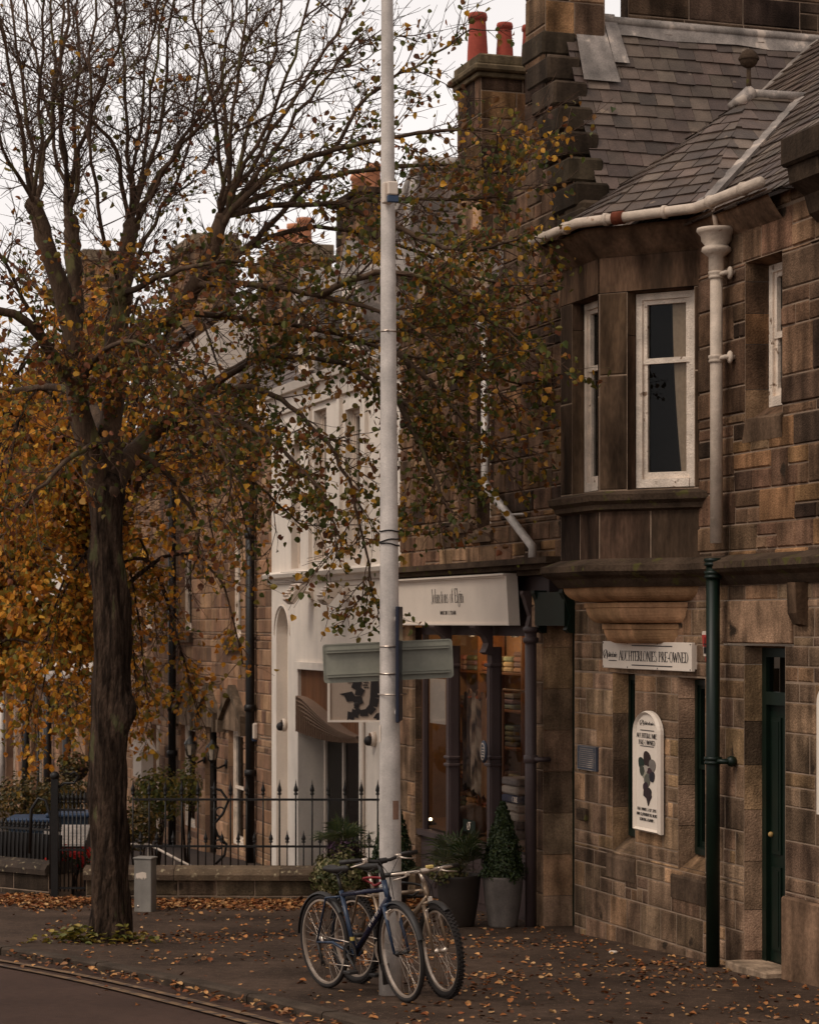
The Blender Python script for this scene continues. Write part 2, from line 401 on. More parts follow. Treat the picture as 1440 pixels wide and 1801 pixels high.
def slates(poly, name, parent, rng, gauge=.17, wid=.2, pal=None, mats=('slate',), thick=.012):
    """real overlapping slates on a planar convex polygon (facade coords), clipped to its edges"""
    import bmesh
    pal = pal or [(.082,.064,.056),(.092,.072,.062),(.07,.057,.052),(.105,.085,.074),(.086,.07,.06),(.125,.104,.09)]
    P = [Vector(p) for p in poly]; n = (P[1]-P[0]).cross(P[2]-P[0]).normalized()
    if n.z < 0: n = -n
    hz = Vector((0,0,1)).cross(n).normalized(); up = n.cross(hz)
    us = [p.dot(hz) for p in P]; vs = [p.dot(up) for p in P]; base = P[0].dot(n)
    mb = MB(); v = min(vs) - gauge
    while v < max(vs):
        u = min(us) - wid*rng.uniform(0, 1)
        while u < max(us):
            wd = wid*rng.uniform(.85, 1.15); mb.col = pick(rng, pal); e = rng.uniform(-.008, .008); l = rng.uniform(-.004, .006)
            a0, a1 = u+.003, u+wd-.003; v0, v1 = v+e, v+gauge*1.25
            def q(a, b, h): return hz*a + up*b + n*(base+h)
            mb.add([q(a0,v0,thick+l),q(a1,v0+rng.uniform(-.006,.006),thick*1.6+l),q(a1,v1,.001),q(a0,v1,.001),q(a0,v0,-.004),q(a1,v0,-.004)],
                   [(0,1,2,3),(0,4,5,1),(0,3,4),(1,5,2)], False)
            u += wd
        v += gauge
    mb.col = (.05,.042,.04); mb.add([p - n*.006 for p in P], [tuple(range(len(P)))], False)
    ob = mb.build(name, list(mats), parent)
    bm = bmesh.new(); bm.from_mesh(ob.data); o0 = ORG[rootof(parent).name]; cen = sum(P, Vector())/len(P)
    for i in range(len(P)):
        a, b = P[i], P[(i+1) % len(P)]; nn = (b-a).cross(n).normalized()
        if (cen-a).dot(nn) > 0: nn = -nn
        bmesh.ops.bisect_plane(bm, geom=bm.verts[:]+bm.edges[:]+bm.faces[:], plane_co=a-o0+nn*.004, plane_no=nn, clear_outer=True)
    bm.to_mesh(ob.data); bm.free(); return ob

# ------------------------------------------------------------------ lettering: serif strokes
GL = {
'A':(.72,[('d',.04,0,.36,1,0),('d',.36,1,.68,0,1),('h',.16,.56,.33),('s',.04,0),('s',.68,0)]),
'C':(.66,[('a',.36,.5,.3,.5,50,310)]), 'D':(.72,[('v',.14,0,1),('a',.3,.5,.36,.5,-90,90),('h',.1,.3,1),('h',.1,.3,0)]),
'E':(.6,[('v',.14,0,1),('h',.1,.54,1),('h',.1,.44,.52),('h',.1,.56,0),('t',.54,.86,1),('t',.56,0,.16)]),
'F':(.56,[('v',.14,0,1),('h',.1,.52,1),('h',.1,.42,.52)]),
'H':(.78,[('v',.14,0,1),('v',.64,0,1),('h',.14,.64,.52)]), 'I':(.28,[('v',.14,0,1)]),
'L':(.58,[('v',.14,0,1),('h',.1,.54,0),('t',.54,0,.2)]), 'M':(.9,[('t',.12,0,1),('d',.12,1,.45,.1,1),('d',.45,.1,.76,1,0),('v',.78,0,1),('s',.12,0)]),
'N':(.76,[('t',.12,0,1),('d',.12,1,.64,0,1),('t',.64,0,1),('s',.12,0),('s',.64,1)]), 'O':(.76,[('a',.38,.5,.33,.5,0,360)]),
'P':(.6,[('v',.14,0,1),('a',.26,.74,.28,.26,-90,90),('h',.1,.28,1),('h',.12,.28,.48)]),
'Q':(.76,[('a',.38,.5,.33,.5,0,360),('d',.4,.2,.7,-.12,1)]),
'R':(.68,[('v',.14,0,1),('a',.26,.74,.28,.26,-90,90),('h',.1,.28,1),('h',.12,.28,.48),('d',.3,.48,.62,0,1)]),
'S':(.54,[('a',.27,.75,.2,.25,40,270),('a',.27,.25,.22,.25,-140,90)]), 'T':(.66,[('v',.33,0,1),('h',.03,.63,1),('t',.04,.82,1),('t',.62,.82,1)]),
'U':(.74,[('v',.14,.3,1),('t',.62,.3,1),('a',.38,.3,.24,.3,180,360),('s',.62,1)]), 'G':(.72,[('a',.36,.5,.3,.5,50,330),('v',.62,.05,.42)]),
'B':(.62,[('v',.14,0,1),('a',.26,.76,.24,.24,-90,90),('a',.26,.26,.3,.26,-90,90),('h',.1,.28,1),('h',.1,.28,0),('h',.1,.28,.52)]),
'W':(.98,[('d',.04,1,.28,0,1),('d',.28,0,.49,.9,0),('d',.49,.9,.7,0,1),('d',.7,0,.94,1,0),('s',.04,1),('s',.94,1)]),
'J':(.42,[('v',.28,.1,1),('a',.14,.1,.14,.16,180,360)]), '-':(.4,[('v2',.06,.34,.36)]), ' ':(.32,[]),
'o':(.5,[('a',.25,.3,.2,.3,0,360)]), 'h':(.56,[('v',.12,0,1),('a',.29,.42,.17,.18,0,180),('v',.46,0,.42)]),
'n':(.56,[('v',.12,0,.6),('a',.29,.42,.17,.18,0,180),('v',.46,0,.42)]), 's':(.42,[('a',.21,.45,.14,.15,40,270),('a',.21,.15,.16,.15,-140,90)]),
't':(.36,[('v',.16,0,.82),('h',.02,.32,.58)]), 'f':(.34,[('v',.14,0,.85),('a',.24,.85,.1,.14,60,180),('h',.02,.3,.58)]),
'l':(.26,[('v',.13,0,1)]), 'i':(.26,[('v',.13,0,.6),('v2',.08,.76,.1)]), 'e':(.46,[('a',.23,.3,.19,.3,0,310),('h',.06,.42,.32)]),
'g':(.48,[('a',.23,.36,.17,.24,0,360),('a',.23,-.12,.18,.18,0,360),('d',.36,.56,.46,.64,0)]), 'u':(.54,[('v',.12,.2,.6),('a',.27,.2,.16,.2,180,360),('v',.43,0,.6)]),
'c':(.42,[('a',.23,.3,.18,.3,50,310)]), 'r':(.38,[('v',.12,0,.6),('a',.26,.44,.13,.15,50,180)]),
}
def lettering(mb, txt, x0, z0, hgt, width, y, th=.13, tn=.045, slant=0.0, depth=.003):
    tot = sum(GL[c][0] for c in txt); kx = width/(tot); x = x0
    kw = hgt*.5
    for ch in txt:
        wd, st = GL[ch]
        def P(a, b): return (x + a*kx + slant*b*hgt, z0 + b*hgt)
        TH, TN = th*kx*1.25, tn*hgt
        for g in st:
            if g[0] in ('v', 't'):
                a, c, d = g[1:]; t = TH if g[0] == 'v' else TH*.4; p = P(a, c); q = P(a, d)
                mb.prism([(p[0]-t/2,p[1]),(p[0]+t/2,p[1]),(q[0]+t/2,q[1]),(q[0]-t/2,q[1])], y-depth, y)
                if g[0] == 'v':
                    for b in (c, d):
                        p = P(a, b); e = TN*.5*(1 if b == c else -1)
                        mb.prism([(p[0]-TH,p[1]-TN*.45+e),(p[0]+TH,p[1]-TN*.45+e),(p[0]+TH,p[1]+TN*.45+e),(p[0]-TH,p[1]+TN*.45+e)], y-depth-.0006, y)
            elif g[0] == 's':
                p = P(g[1], g[2]); e = TN*.5*(1 if g[2] < .5 else -1)
                mb.prism([(p[0]-TH*.9,p[1]-TN*.4+e),(p[0]+TH*.9,p[1]-TN*.4+e),(p[0]+TH*.9,p[1]+TN*.4+e),(p[0]-TH*.9,p[1]+TN*.4+e)], y-depth-.0006, y)
            elif g[0] == 'h':
                p = P(g[1], g[3]); q = P(g[2], g[3]); o = TN*.5*(1 if g[3] < .5 else -1)
                mb.prism([(p[0],p[1]-TN/2+o),(q[0],q[1]-TN/2+o),(q[0],q[1]+TN/2+o),(p[0],p[1]+TN/2+o)], y-depth-.0003, y)
            elif g[0] == 'v2':
                p = P(g[1], g[2]); mb.prism([(p[0],p[1]),(p[0]+g[3]*kx if g[3] > .2 else p[0]+TH,p[1]),(p[0]+g[3]*kx if g[3] > .2 else p[0]+TH,p[1]+TN*1.6),(p[0],p[1]+TN*1.6)], y-depth, y)
            elif g[0] == 'd':
                p = P(g[1], g[2]); q = P(g[3], g[4]); t = TH*(1 if g[5] else .4)
                mb.prism([(p[0]-t/2,p[1]),(p[0]+t/2,p[1]),(q[0]+t/2,q[1]),(q[0]-t/2,q[1])], y-depth-.0009, y)
            elif g[0] == 'a':
                cx, cy, rx, ry, a0, a1 = g[1:]; n = max(6, int(abs(a1-a0)/24)); vs = []
                for i in range(n+1):
                    t = R(a0+(a1-a0)*i/n); c, s_ = math.cos(t), math.sin(t)
                    wx = (TN*.5 + (TH-TN*.5)*abs(c)**1.3)/2
                    for sg in (-1, 1):
                        px_, pz_ = P(cx+rx*c, cy+ry*s_); vs.append((px_ + sg*wx*c, y-depth-.0012, pz_ + sg*TN*.55*s_))
                mb.add(vs, [(2*i, 2*i+1, 2*i+3, 2*i+2) for i in range(n)], False)
        x += wd*kx

def window(parent, x0, x1, z0, z1, y, name='window', fr='whitep', fw_=.05, meet=None, bars=(), tf=None, glassm='glass', deep=.5, curtain=None, label=None):
    """timber sash: outer frame, two sashes with a meeting rail, glass, dark room behind"""
    mb = MB(tf); f = fw_
    mb.box(x0, x0+f, y-.02, y+.05, z0, z1); mb.box(x1-f, x1, y-.02, y+.05, z0, z1)
    mb.box(x0+f, x1-f, y-.02, y+.05, z1-f, z1); mb.box(x0+f, x1-f, y-.03, y+.05, z0, z0+f*1.3)
    if meet is None: meet = (z0+z1)/2
    g = f*.7
    if meet > 0 or meet < 0:
        mb.box(x0+f, x1-f, y-.005, y+.04, meet-g*.6, meet+g*.6)
        for a in (x0+f, x1-f-g):
            mb.box(a, a+g, y-.003, y+.035, meet+g*.6, z1-f); mb.box(a, a+g, y+.006, y+.045, z0+f*1.3, meet-g*.6)
        mb.box(x0+f+g, x1-f-g, y-.001, y+.035, z1-f-g, z1-f); mb.box(x0+f+g, x1-f-g, y+.008, y+.045, z0+f*1.3, z0+f*1.3+g*1.5)
    for b in bars: mb.box(b-.012, b+.012, y, y+.03, z0+f, z1-f)
    o = mb.build(name, fr, parent)
    if label: o['label'] = label
    gl = MB(tf); gl.add([(x0+f*.5,y+.03,z0+f*.5),(x1-f*.5,y+.03,z0+f*.5),(x1-f*.5,y+.03,z1-f*.5),(x0+f*.5,y+.03,z1-f*.5)], [(0,1,2,3)], False)
    gl.build('glass_pane', glassm, o)
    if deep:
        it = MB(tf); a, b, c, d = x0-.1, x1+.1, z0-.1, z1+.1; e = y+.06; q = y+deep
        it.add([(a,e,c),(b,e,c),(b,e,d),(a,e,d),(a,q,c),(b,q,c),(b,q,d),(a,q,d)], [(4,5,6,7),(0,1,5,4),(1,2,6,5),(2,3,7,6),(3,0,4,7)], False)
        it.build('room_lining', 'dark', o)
    if curtain:
        a, b = curtain; cu = MB(tf); cu.col = (.75,.66,.52); n = 14
        vs = []
        for i in range(n+1):
            t = i/n; zz = z1 - (z1-z0)*t; pull = math.sin(t*math.pi*.8)*.0
            for k in range(9):
                u = k/8; wv = .012*math.sin(u*18+t*2); aa = a + (b-a)*(.15+.5*t*t if True else 0)*1.0
                vs.append((aa + (b-aa)*u, y+.055+wv*.6, zz))
        cu.add(vs, [(i*9+k, i*9+k+1, (i+1)*9+k+1, (i+1)*9+k) for i in range(n) for k in range(8)], True)
        cu.build('curtain', 'fabric', o)
    return o
# ------------------------------------------------------------------ ground, road, pavement
rg = random.Random(5)
KP = [(5.2,1.0),(3.4,5.5),(1.9,9.5),(.62,12.6),(-.29,14.6),(-.86,15.66),(-2.04,17.7),(-2.96,19.07),(-3.57,19.84),(-4.6,20.9),(-7.0,23.0),(-11,26.5),(-18,33),(-30,45),(-52,68)]
def kx(Y):
    for (a, b), (c, d) in zip(KP, KP[1:]):
        if b <= Y <= d: return a + (c-a)*(Y-b)/(d-b)
    return KP[0][0] if Y < KP[0][1] else KP[-1][0]
def fine_kerb():
    out = []
    for (a, b), (c, d) in zip(KP, KP[1:]):
        n = max(1, int(abs(d-b)/.5))
        for i in range(n): out.append((a+(c-a)*i/n, b+(d-b)*i/n))
    out.append(KP[-1])
    sm = out[:]
    for _ in range(3): sm = [sm[0]] + [((p[0]+q[0]*2+r[0])/4, (p[1]+q[1]*2+r[1])/4) for p, q, r in zip(sm, sm[1:], sm[2:])] + [sm[-1]]
    return sm
KF = fine_kerb()
def off_pt(i, o):
    p = KF[i]; q = KF[min(i+1, len(KF)-1)]; r = KF[max(i-1, 0)]
    t = Vector((q[0]-r[0], q[1]-r[1])).normalized(); return (p[0]-t.y*o, p[1]+t.x*o)      # +o towards the road
ROADZ = -.055
mb = MB(); mb.add([(-900,-300,-3.2),(900,-300,-3.2),(900,1500,-3.2),(-900,1500,-3.2)], [(0,1,2,3)])
tag(mb.build('ground', 'asphalt'), kind='structure')
mb = MB(); n = 0
ys = [y*1.0 for y in range(-14, 63)] + [80, 120]
for y in ys: mb.add([(-60, y, gz(y)+ROADZ-.01), (30, y, gz(y)+ROADZ-.01)], [])
for i in range(len(ys)-1): mb.f.append((2*i, 2*i+1, 2*i+3, 2*i+2)); mb.m.append(0); mb.sm.append(True)
tag(mb.build('road', 'road'), kind='structure')
mb = MB()
for i, p in enumerate(KF): 
    a = off_pt(i, -.125); nx = 12
    xe = max(a[0]+8, 14)
    for k in range(nx+1):
        X = a[0] + (xe-a[0])*k/nx; mb.add([(X, a[1], gz(a[1]))], [])
for i in range(len(KF)-1):
    for k in range(12): mb.f.append((i*13+k, i*13+k+1, (i+1)*13+k+1, (i+1)*13+k)); mb.m.append(0); mb.sm.append(True)
tag(mb.build('pavement', 'asphalt'), kind='structure')
mb = MB(); i = 0                                    # kerb stones, each a block about 0.9 m long
while i < len(KF)-2:
    a0, a1 = off_pt(i, 0), off_pt(i+2, 0); b0, b1 = off_pt(i, -.13), off_pt(i+2, -.13)
    e = .008; j = rg.uniform(-.004, .004)
    def q(a, b, t): return (a[0]+(b[0]-a[0])*t, a[1]+(b[1]-a[1])*t)
    A0, A1, B0, B1 = q(a0,a1,e), q(a0,a1,1-e), q(b0,b1,e), q(b0,b1,1-e)
    z = lambda p, h: (p[0], p[1], gz(p[1]) + h + j)
    C0, C1 = q(A0,B0,.12), q(A1,B1,.12)
    mb.add([z(A0,-.16),z(A1,-.16),z(A0,-.008),z(A1,-.008),z(C0,.008),z(C1,.008),z(B0,.008),z(B1,.008)], [(0,1,3,2),(2,3,5,4),(4,5,7,6),(0,2,4,6),(1,7,5,3)], False)
    i += 2
tag(mb.build('kerb', 'kerb'), kind='structure')
for o0, o1 in ((.24, .31), (.43, .5)):
    mb = MB()
    for i in range(len(KF)):
        for o in (o0, o1): p = off_pt(i, o + rg.uniform(-.005, .005)); mb.add([(p[0], p[1], gz(p[1])+ROADZ+.004)], [])
    for i in range(len(KF)-1): mb.f.append((2*i, 2*i+1, 2*i+3, 2*i+2)); mb.m.append(0); mb.sm.append(True)
    tag(mb.build('yellow_line', 'yline'), kind='structure')

# ------------------------------------------------------------------ stone shop with the oriel (the right-hand building)
rb = random.Random(11)
g0 = gs(1.5)
B1 = thing('stone_shop', 'brown sandstone shop with oriel window above and slate roof at the right', 'building', (1.5, 0, g0))
w1 = [(S(1077), S(1108)+.1, Z(1500, S(1095)), Z(1184, S(1095))), (S(1192), S(1230)+.1, Z(1535, S(1212)), Z(1192, S(1212)))]
dr = (S(1308), S(1380), -1.0, Z(1136, S(1350)))
uw = (S(1310), S(1362)+.12, Z(738, S(1340)), Z(452, S(1340)))
STR = 3.05; EAVE = 5.93; SE = 9.0; BC = 1.57
mb = MB()
LINT = (S(1272), S(1395), Z(1132, S(1335)), Z(1055, S(1335)))
ashlar(mb, 0, SE, g0-.6, STR, w1+[dr]+[(LINT[0],LINT[1],dr[3],LINT[3])], 0, rb, STONEG, (.17,.34), (.2,.6), .25, rough=.003)
ashlar(mb, .3, SE, STR, EAVE, [uw, (BC-1.05, BC+1.07, 3.22, EAVE-.1)], 0, rb, STONE, (.2,.38), (.26,.72), .35, rough=.007)
mb.col = (.3,.21,.145); mb.bbox(LINT[0]+.004, LINT[1]-.004, -.03, .1, LINT[2], LINT[3]-.004, .012)
jw = []
for q in w1: jw.append(reveal(mb, *q, .16, .05, rb, STONEG, 0, .14))
dj = reveal(mb, dr[0], dr[1], g0-.6, dr[3], .17, .05, rb, STONEG, 0, 0)
uj = reveal(mb, *uw, .2, .07, rb, STONE, 0, .14, .3)
# cheek of the wall beside the recessed green door
z = g0-.6
while z < STR:
    e = min(STR, z+.33); mb.col = pick(rb, STONEG); mb.add([(0,0,z),(0,.4,z),(0,.4,e-.004),(0,0,e-.004)], [(0,1,2,3)], False); z = e
mb.build('wall', ['stone', 'mortar'], B1)
mb = MB()
for q in w1:                                                   # sloped sills below the slit windows
    x0, x1 = q[0]-.12, q[1]+.02
    mb.col = (.12,.09,.068); mb.add([(x0,-.014,q[2]-.24),(x1,-.014,q[2]-.24),(x1,-.018,q[2]-.06),(x0,-.018,q[2]-.06),(x1,.03,q[2]+.03),(x0,.03,q[2]+.03)], [(0,1,2,3),(3,2,4,5),(0,3,5),(1,4,2)], False)
    mb.build('window_sill', 'dressed', B1); mb = MB()
x0, x1 = uw[0]-.04, uw[1]+.02
mb.col = (.15,.11,.08); mb.add([(x0,-.012,uw[2]-.16),(x1,-.012,uw[2]-.16),(x1,-.03,uw[2]),(x0+.1,-.03,uw[2]+.02),(x1,.0,uw[2]+.03),(x0+.1,.0,uw[2]+.03)], [(0,1,2,3),(3,2,4,5),(0,3,5),(1,4,2)], False)
mb.build('window_sill', 'dressed', B1)
for q in jw: window(B1, q[0], q[1], q[2]-.0, q[3], .15, fr='green', fw_=.045)
window(B1, uj[0], uj[1], uj[2]-.02, uj[3], .19, fr='whitep', fw_=.06)
# door
mb = MB(); a, b, c, d = dj; c = gs(3.84)+.06
d = dr[3]-.02; tr = Z(1230, S(1350))
mb.box(a, a+.07, .13, .2, c, d); mb.box(b-.07, b, .13, .2, c, d); mb.box(a+.07, b-.07, .13, .2, d-.07, d); mb.box(a+.07, b-.07, .12, .2, tr-.05, tr+.05)
df = mb.build('door_frame', 'green', B1)
mb = MB(); mb.box(a+.07, b-.07, .17, .2, c, tr-.05)
for (u0, u1) in ((a+.12, (a+b)/2-.03), ((a+b)/2+.03, b-.12)):
    for (v0, v1) in ((c+.1, c+.75), (c+.85, tr-.15)):
        mb.box(u0, u1, .155, .17, v0, v1); mb.box(u0+.03, u1-.03, .15, .155, v0+.03, v1-.03)
dd = mb.build('door', 'green', B1)
mb = MB(); mb.ball((a+.13, .14, c+1.0), .022); mb.build('door_handle', 'gold', dd)
mb = MB(); mb.add([(a+.07,.16,tr+.05),(b-.07,.16,tr+.05),(b-.07,.16,d-.07),(a+.07,.16,d-.07)], [(0,1,2,3)]); fl = mb.build('fanlight', 'glass', df)
mb = MB(); mb.box(a+.07, b-.07, .25, .27, tr, d); mb.build('backing', 'dark', fl)
mb = MB(); mb.col = (.4,.33,.26); mb.bbox(dr[0]-.02, dr[1]-.02, -.16, .16, c-.3, c, .012); mb.build('doorstep', 'dressed', B1)
# string course round wall and oriel
BC = 1.57
def plan(o): return [(BC-1.13-1.5*o, -.0), (BC-.43-.37*o, -(.6+o)), (BC+.43+.37*o, -(.6+o)), (BC+1.13+1.5*o, -.0)]
def loft(mb, prof, fn, pal=None, closed_top=True):
    for (z0, o0), (z1, o1) in zip(prof, prof[1:]):
        a, b = fn(o0), fn(o1)
        for k in range(len(a)-1):
            if pal: mb.col = pick(rb, pal)
            mb.add([(*a[k], z0), (*a[k+1], z0), (*b[k+1], z1), (*b[k], z1)], [(0,1,2,3)], False)
    for zz, o in ((prof[0]), (prof[-1])): mb.add([(*p, zz) for p in fn(o)], [(0,1,2,3)], False)
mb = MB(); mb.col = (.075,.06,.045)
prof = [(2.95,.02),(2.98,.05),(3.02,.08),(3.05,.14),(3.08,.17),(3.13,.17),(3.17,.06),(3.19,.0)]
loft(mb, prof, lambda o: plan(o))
for (z0, o0), (z1, o1) in zip(prof, prof[1:]):
    for xa, xb in ((-.02, BC-1.13), (BC+1.13, SE)):
        mb.add([(xa,-o0-.01,z0),(xb,-o0-.01,z0),(xb,-o1-.01,z1),(xa,-o1-.01,z1)], [(0,1,2,3)], False)
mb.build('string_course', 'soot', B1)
mb = MB()                                                    # scrolled corbel stone near the right edge
xx = S(1413); mb.col = (.12,.085,.06); mb.xprism([(0,2.62),(-.06,2.64),(-.1,2.72),(-.11,2.95),(0,2.95)], xx-.07, xx+.07); mb.build('corbel_stone', 'dressed', B1)
# corbelled base of the oriel: three quarter-round tiers
OC = [(.42,.28,.17),(.46,.3,.18),(.38,.25,.15)]  # orange-tan of lit stone put into the tier colours
def tier(z0, z1, o0, o1):
    n = 7; mb = MB(); P = []
    P.append((z0, o0)); 
    for i in range(n+1):
        t = i/n*math.pi/2; P.append((z0 + (z1-z0-.045)*(1-math.cos(t)), o0 + (o1-o0)*math.sin(t)))
    P += [(z1-.04, o1+.015), (z1, o1+.015)]
    def fn(o): 
        q = .6 + o; k = max(q, .02)/.6
        return [(BC-.43-(.70+.1)*k*1-.0*o, 0), (BC-.43*(.55+.45*k), -q), (BC+.43*(.55+.45*k), -q), (BC+.43+(.70)*k, 0)]
    cc = [pick(rb, OC) for _ in range(3)]
    for (za, oa), (zb, ob) in zip(P, P[1:]):
        a, b = fn(oa), fn(ob)
        for k in range(3):
            mb.col = cc[k]; mb.add([(*a[k], za), (*a[k+1], za), (*b[k+1], zb), (*b[k], zb)], [(0,1,2,3)], False)
    mb.col = cc[1]
    for zz, o in (P[0], P[-1]): mb.add([(*p, zz) for p in fn(o)], [(0,1,2,3)], False)
    mb.build('corbel_tier', 'corbel', B1)
tier(2.83, 3.0, -.2, -.02); tier(2.645, 2.82, -.33, -.21); tier(2.47, 2.635, -.47, -.36)
# oriel
def facetf(p, q):
    d = Vector((q[0]-p[0], q[1]-p[1], 0)); ln = d.length; d.normalize(); nn = Vector((-d.y, d.x, 0))
    return (lambda v: Vector((p[0], p[1], 0)) + d*v[0] + nn*v[1] + Vector((0,0,v[2]))), ln
OR = MB(); OR.col = (.2,.14,.1); OR.hprism([(BC-1.1,0),(BC-.4,-.56),(BC+.4,-.56),(BC+1.1,0)], 3.15, 3.2)
oriel = OR.build('oriel', 'dressed', B1)
LZ0, LZ1, WZ1 = 3.63, 3.76, 5.42
pl = plan(0)
for k, (h0, h1) in enumerate(((.32,.72),(.26,.83),(.26,.87))):
    tf, ln = facetf(pl[k], pl[k+1]); h1 = min(h1, ln-.03)
    mb = MB(tf); hole = (h0, h1, LZ1, WZ1)
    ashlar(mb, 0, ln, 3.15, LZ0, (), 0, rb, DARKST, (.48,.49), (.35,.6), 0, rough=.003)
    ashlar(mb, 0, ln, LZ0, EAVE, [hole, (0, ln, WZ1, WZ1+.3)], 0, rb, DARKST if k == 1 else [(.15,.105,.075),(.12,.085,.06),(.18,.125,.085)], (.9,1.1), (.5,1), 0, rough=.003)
    mb.col = (.22,.15,.105); mb.add([(0.004,-.008,WZ1+.004),(ln-.004,-.008,WZ1+.004),(ln-.004,-.008,WZ1+.296),(.004,-.008,WZ1+.296)], [(0,1,2,3)], False)
    a, b, c, d = reveal(mb, *hole, .13, .035, rb, [(.17,.12,.085)], 0, .02, 1.2)
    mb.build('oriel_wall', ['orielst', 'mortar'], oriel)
    window(oriel, a, b, c, d, .12, name='sash_window', fr='whitep', fw_=.055, meet=Z(636, 2.2, -.3), tf=tf, deep=.28, curtain=(b-.27, b-.085) if k == 2 else None)
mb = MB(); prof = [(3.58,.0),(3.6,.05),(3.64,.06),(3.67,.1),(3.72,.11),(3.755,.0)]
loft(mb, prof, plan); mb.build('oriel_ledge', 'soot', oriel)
mb = MB(); prof = [(5.72,.0),(5.76,.04),(5.86,.12),(5.92,.16),(5.95,.16)]
mb.col = (.15,.105,.075); loft(mb, prof, plan)
for (z0, o0), (z1, o1) in zip(prof, prof[1:]): mb.add([(BC+1.13,-o0*.9,z0),(S(1378),-o0*.9,z0),(S(1378),-o1*.9,z1),(BC+1.13,-o1*.9,z1)], [(0,1,2,3)], False)
mb.build('eaves_cornice', 'dressed', B1)
# roof
t40 = .84
def P2z(y): return 5.95 + t40*(y+.1)
zA, yA, yB = 7.30, 1.03, 1.5
A_ = (BC, yA, zA); B_ = (BC, yB, zA); E = [(p[0], p[1], 5.97) for p in plan(.2)]
E[0] = (BC-1.35, -.12, 5.97); E[3] = (BC+1.42, -.16, 5.97)
slates([E[1], E[2], A_], 'oriel_roof', B1, rb); slates([E[2], E[3], A_], 'oriel_roof', B1, rb)
slates([E[0], E[1], A_], 'oriel_roof', B1, rb)
slates([E[3], B_, A_], 'oriel_roof', B1, rb)
RS, RZ, RT = -.8, 8.5, 2.05                    # gable roof: ridge runs back from the street, slope falls towards us
def P1z(s): return RZ - RT*(s-RS)
def vs_(y): return RS + (RZ - P2z(y))/RT        # valley between the two roofs
YV = (RZ-5.95)/t40 - .1
slates([(vs_(-.1), -.16, P2z(-.16)), (9, -.16, P2z(-.16)), (9, 4.6, P2z(4.6)), (RS, YV, RZ)], 'roof', B1, rb, .17, .2)
mb = MB()
def strip(mb, a, b, wv, h=.012):
    a, b, wv = Vector(a), Vector(b), Vector(wv); up = Vector((0,0,h))
    mb.add([a-wv+up, a+wv+up, b+wv+up, b-wv+up, a-wv-up*3, a+wv-up*3, b+wv-up*3, b-wv-up*3], [(0,1,2,3),(0,4,5,1),(1,5,6,2),(2,6,7,3),(3,7,4,0)], False)
strip(mb, (vs_(-.1), -.1, P2z(-.1)+.02), (RS, YV, RZ+.02), (.09,.0,-.02)); mb.build('valley_flashing', 'lead', B1)
mb = MB(); strip(mb, (E[3][0], E[3][1], 6.0), (BC, yB, zA+.02), (.07,.02,-.01)); mb.build('valley_flashing', 'lead', B1)
mb = MB(); mb.tube([(BC, yA-.03, zA+.02), (BC, yB+.15, zA+.03)], .045, 8); mb.tube([(BC,yA,zA+.03),(BC+.05,yA-.15,zA-.09)], [.07,.05], 8)
mb.tube([(BC,yA,zA+.03),(BC-.05,yA-.17,zA-.11)], [.07,.05], 8); mb.build('ridge_flashing', 'lead', B1)
mb = MB(); mb.tube([(BC,yA-.02,zA), (BC,yA-.02,zA+.26)], [.028,.018], 8); mb.ball((BC,yA-.02,zA+.33), .085, 14, 10); mb.lathe([(.09,-.012),(.094,0),(.09,.012)], (BC,yA-.02,zA+.33), 16); mb.build('ball_finial', 'soot', B1)
# gutter
mb = MB(); gp = [(*p, 5.99) for p in plan(.235)]; gp[0] = (BC-1.4,-.1,5.99); gp[3] = (BC+1.45, -.2, 5.99); gp.append((S(1378), -.2, 5.99))
mb.tube(gp, .044, 10); 
for k in range(4):
    a, b = Vector(gp[k]), Vector(gp[k+1]); n = max(1, int((b-a).length/.42))
    for i in range(n): p = a+(b-a)*((i+.5)/n); dd_ = (b-a).normalized(); mb.tube([p-dd_*.015, p+dd_*.015], .055, 10)
mb.build('gutter', 'cream', B1)
mb = MB(); p = Vector(gp[2]) + (Vector(gp[3])-Vector(gp[2]))*.36; d_ = (Vector(gp[3])-Vector(gp[2])).normalized(); mb.tube([p-d_*.05, p+d_*.05], .056, 10); mb.build('gutter_bracket', 'rust', B1)
# cream hopper and downpipe, green lower pipe
xp, yp = S(1259, -.12), -.12
mb = MB(); hz = Z(402, xp, yp); h1 = Z(480, xp, yp)
mb.lathe([(.03,hz),(.155,hz),(.16,hz-.02),(.145,hz-.04),(.125,hz-.06),(.12,hz-.1),(.09,hz-.135),(.115,hz-.155),(.12,hz-.18),(.085,hz-.21),(.062,hz-.23),(.062,hz-.33),(.05,hz-.35)], (xp, yp, 0), 24)
mb.tube([(xp,yp,hz),(xp,yp-.03,5.98)], .02, 8); dp = mb.build('rainwater_hopper', 'cream', B1)
mb = MB(); zz = Z(955, xp, yp); mb.tube([(xp,yp,hz-.33),(xp,yp,zz)], .05, 14)
for zc in (h1-.02, Z(632, xp, yp)):
    mb.lathe([(.05,zc-.03),(.062,zc-.025),(.062,zc-.01),(.055,zc),(.064,zc+.012),(.064,zc+.03),(.05,zc+.035)], (xp, yp, 0), 16)
    mb.tube([(xp+.03,yp,zc),(xp+.1,yp+.03,zc+.01),(xp+.1,yp+.11,zc+.01)], .02, 8); mb.ball((xp+.1,yp+.07,zc+.01), .04, 10, 8, (1,.6,1.3))
mb.build('upper_downpipe', 'cream', B1)
mb = MB(); zt = Z(985, xp, yp); mb.tube([(xp,yp-.03,zt+.0),(xp,yp-.03,gs(xp)-.05)], .055, 14)
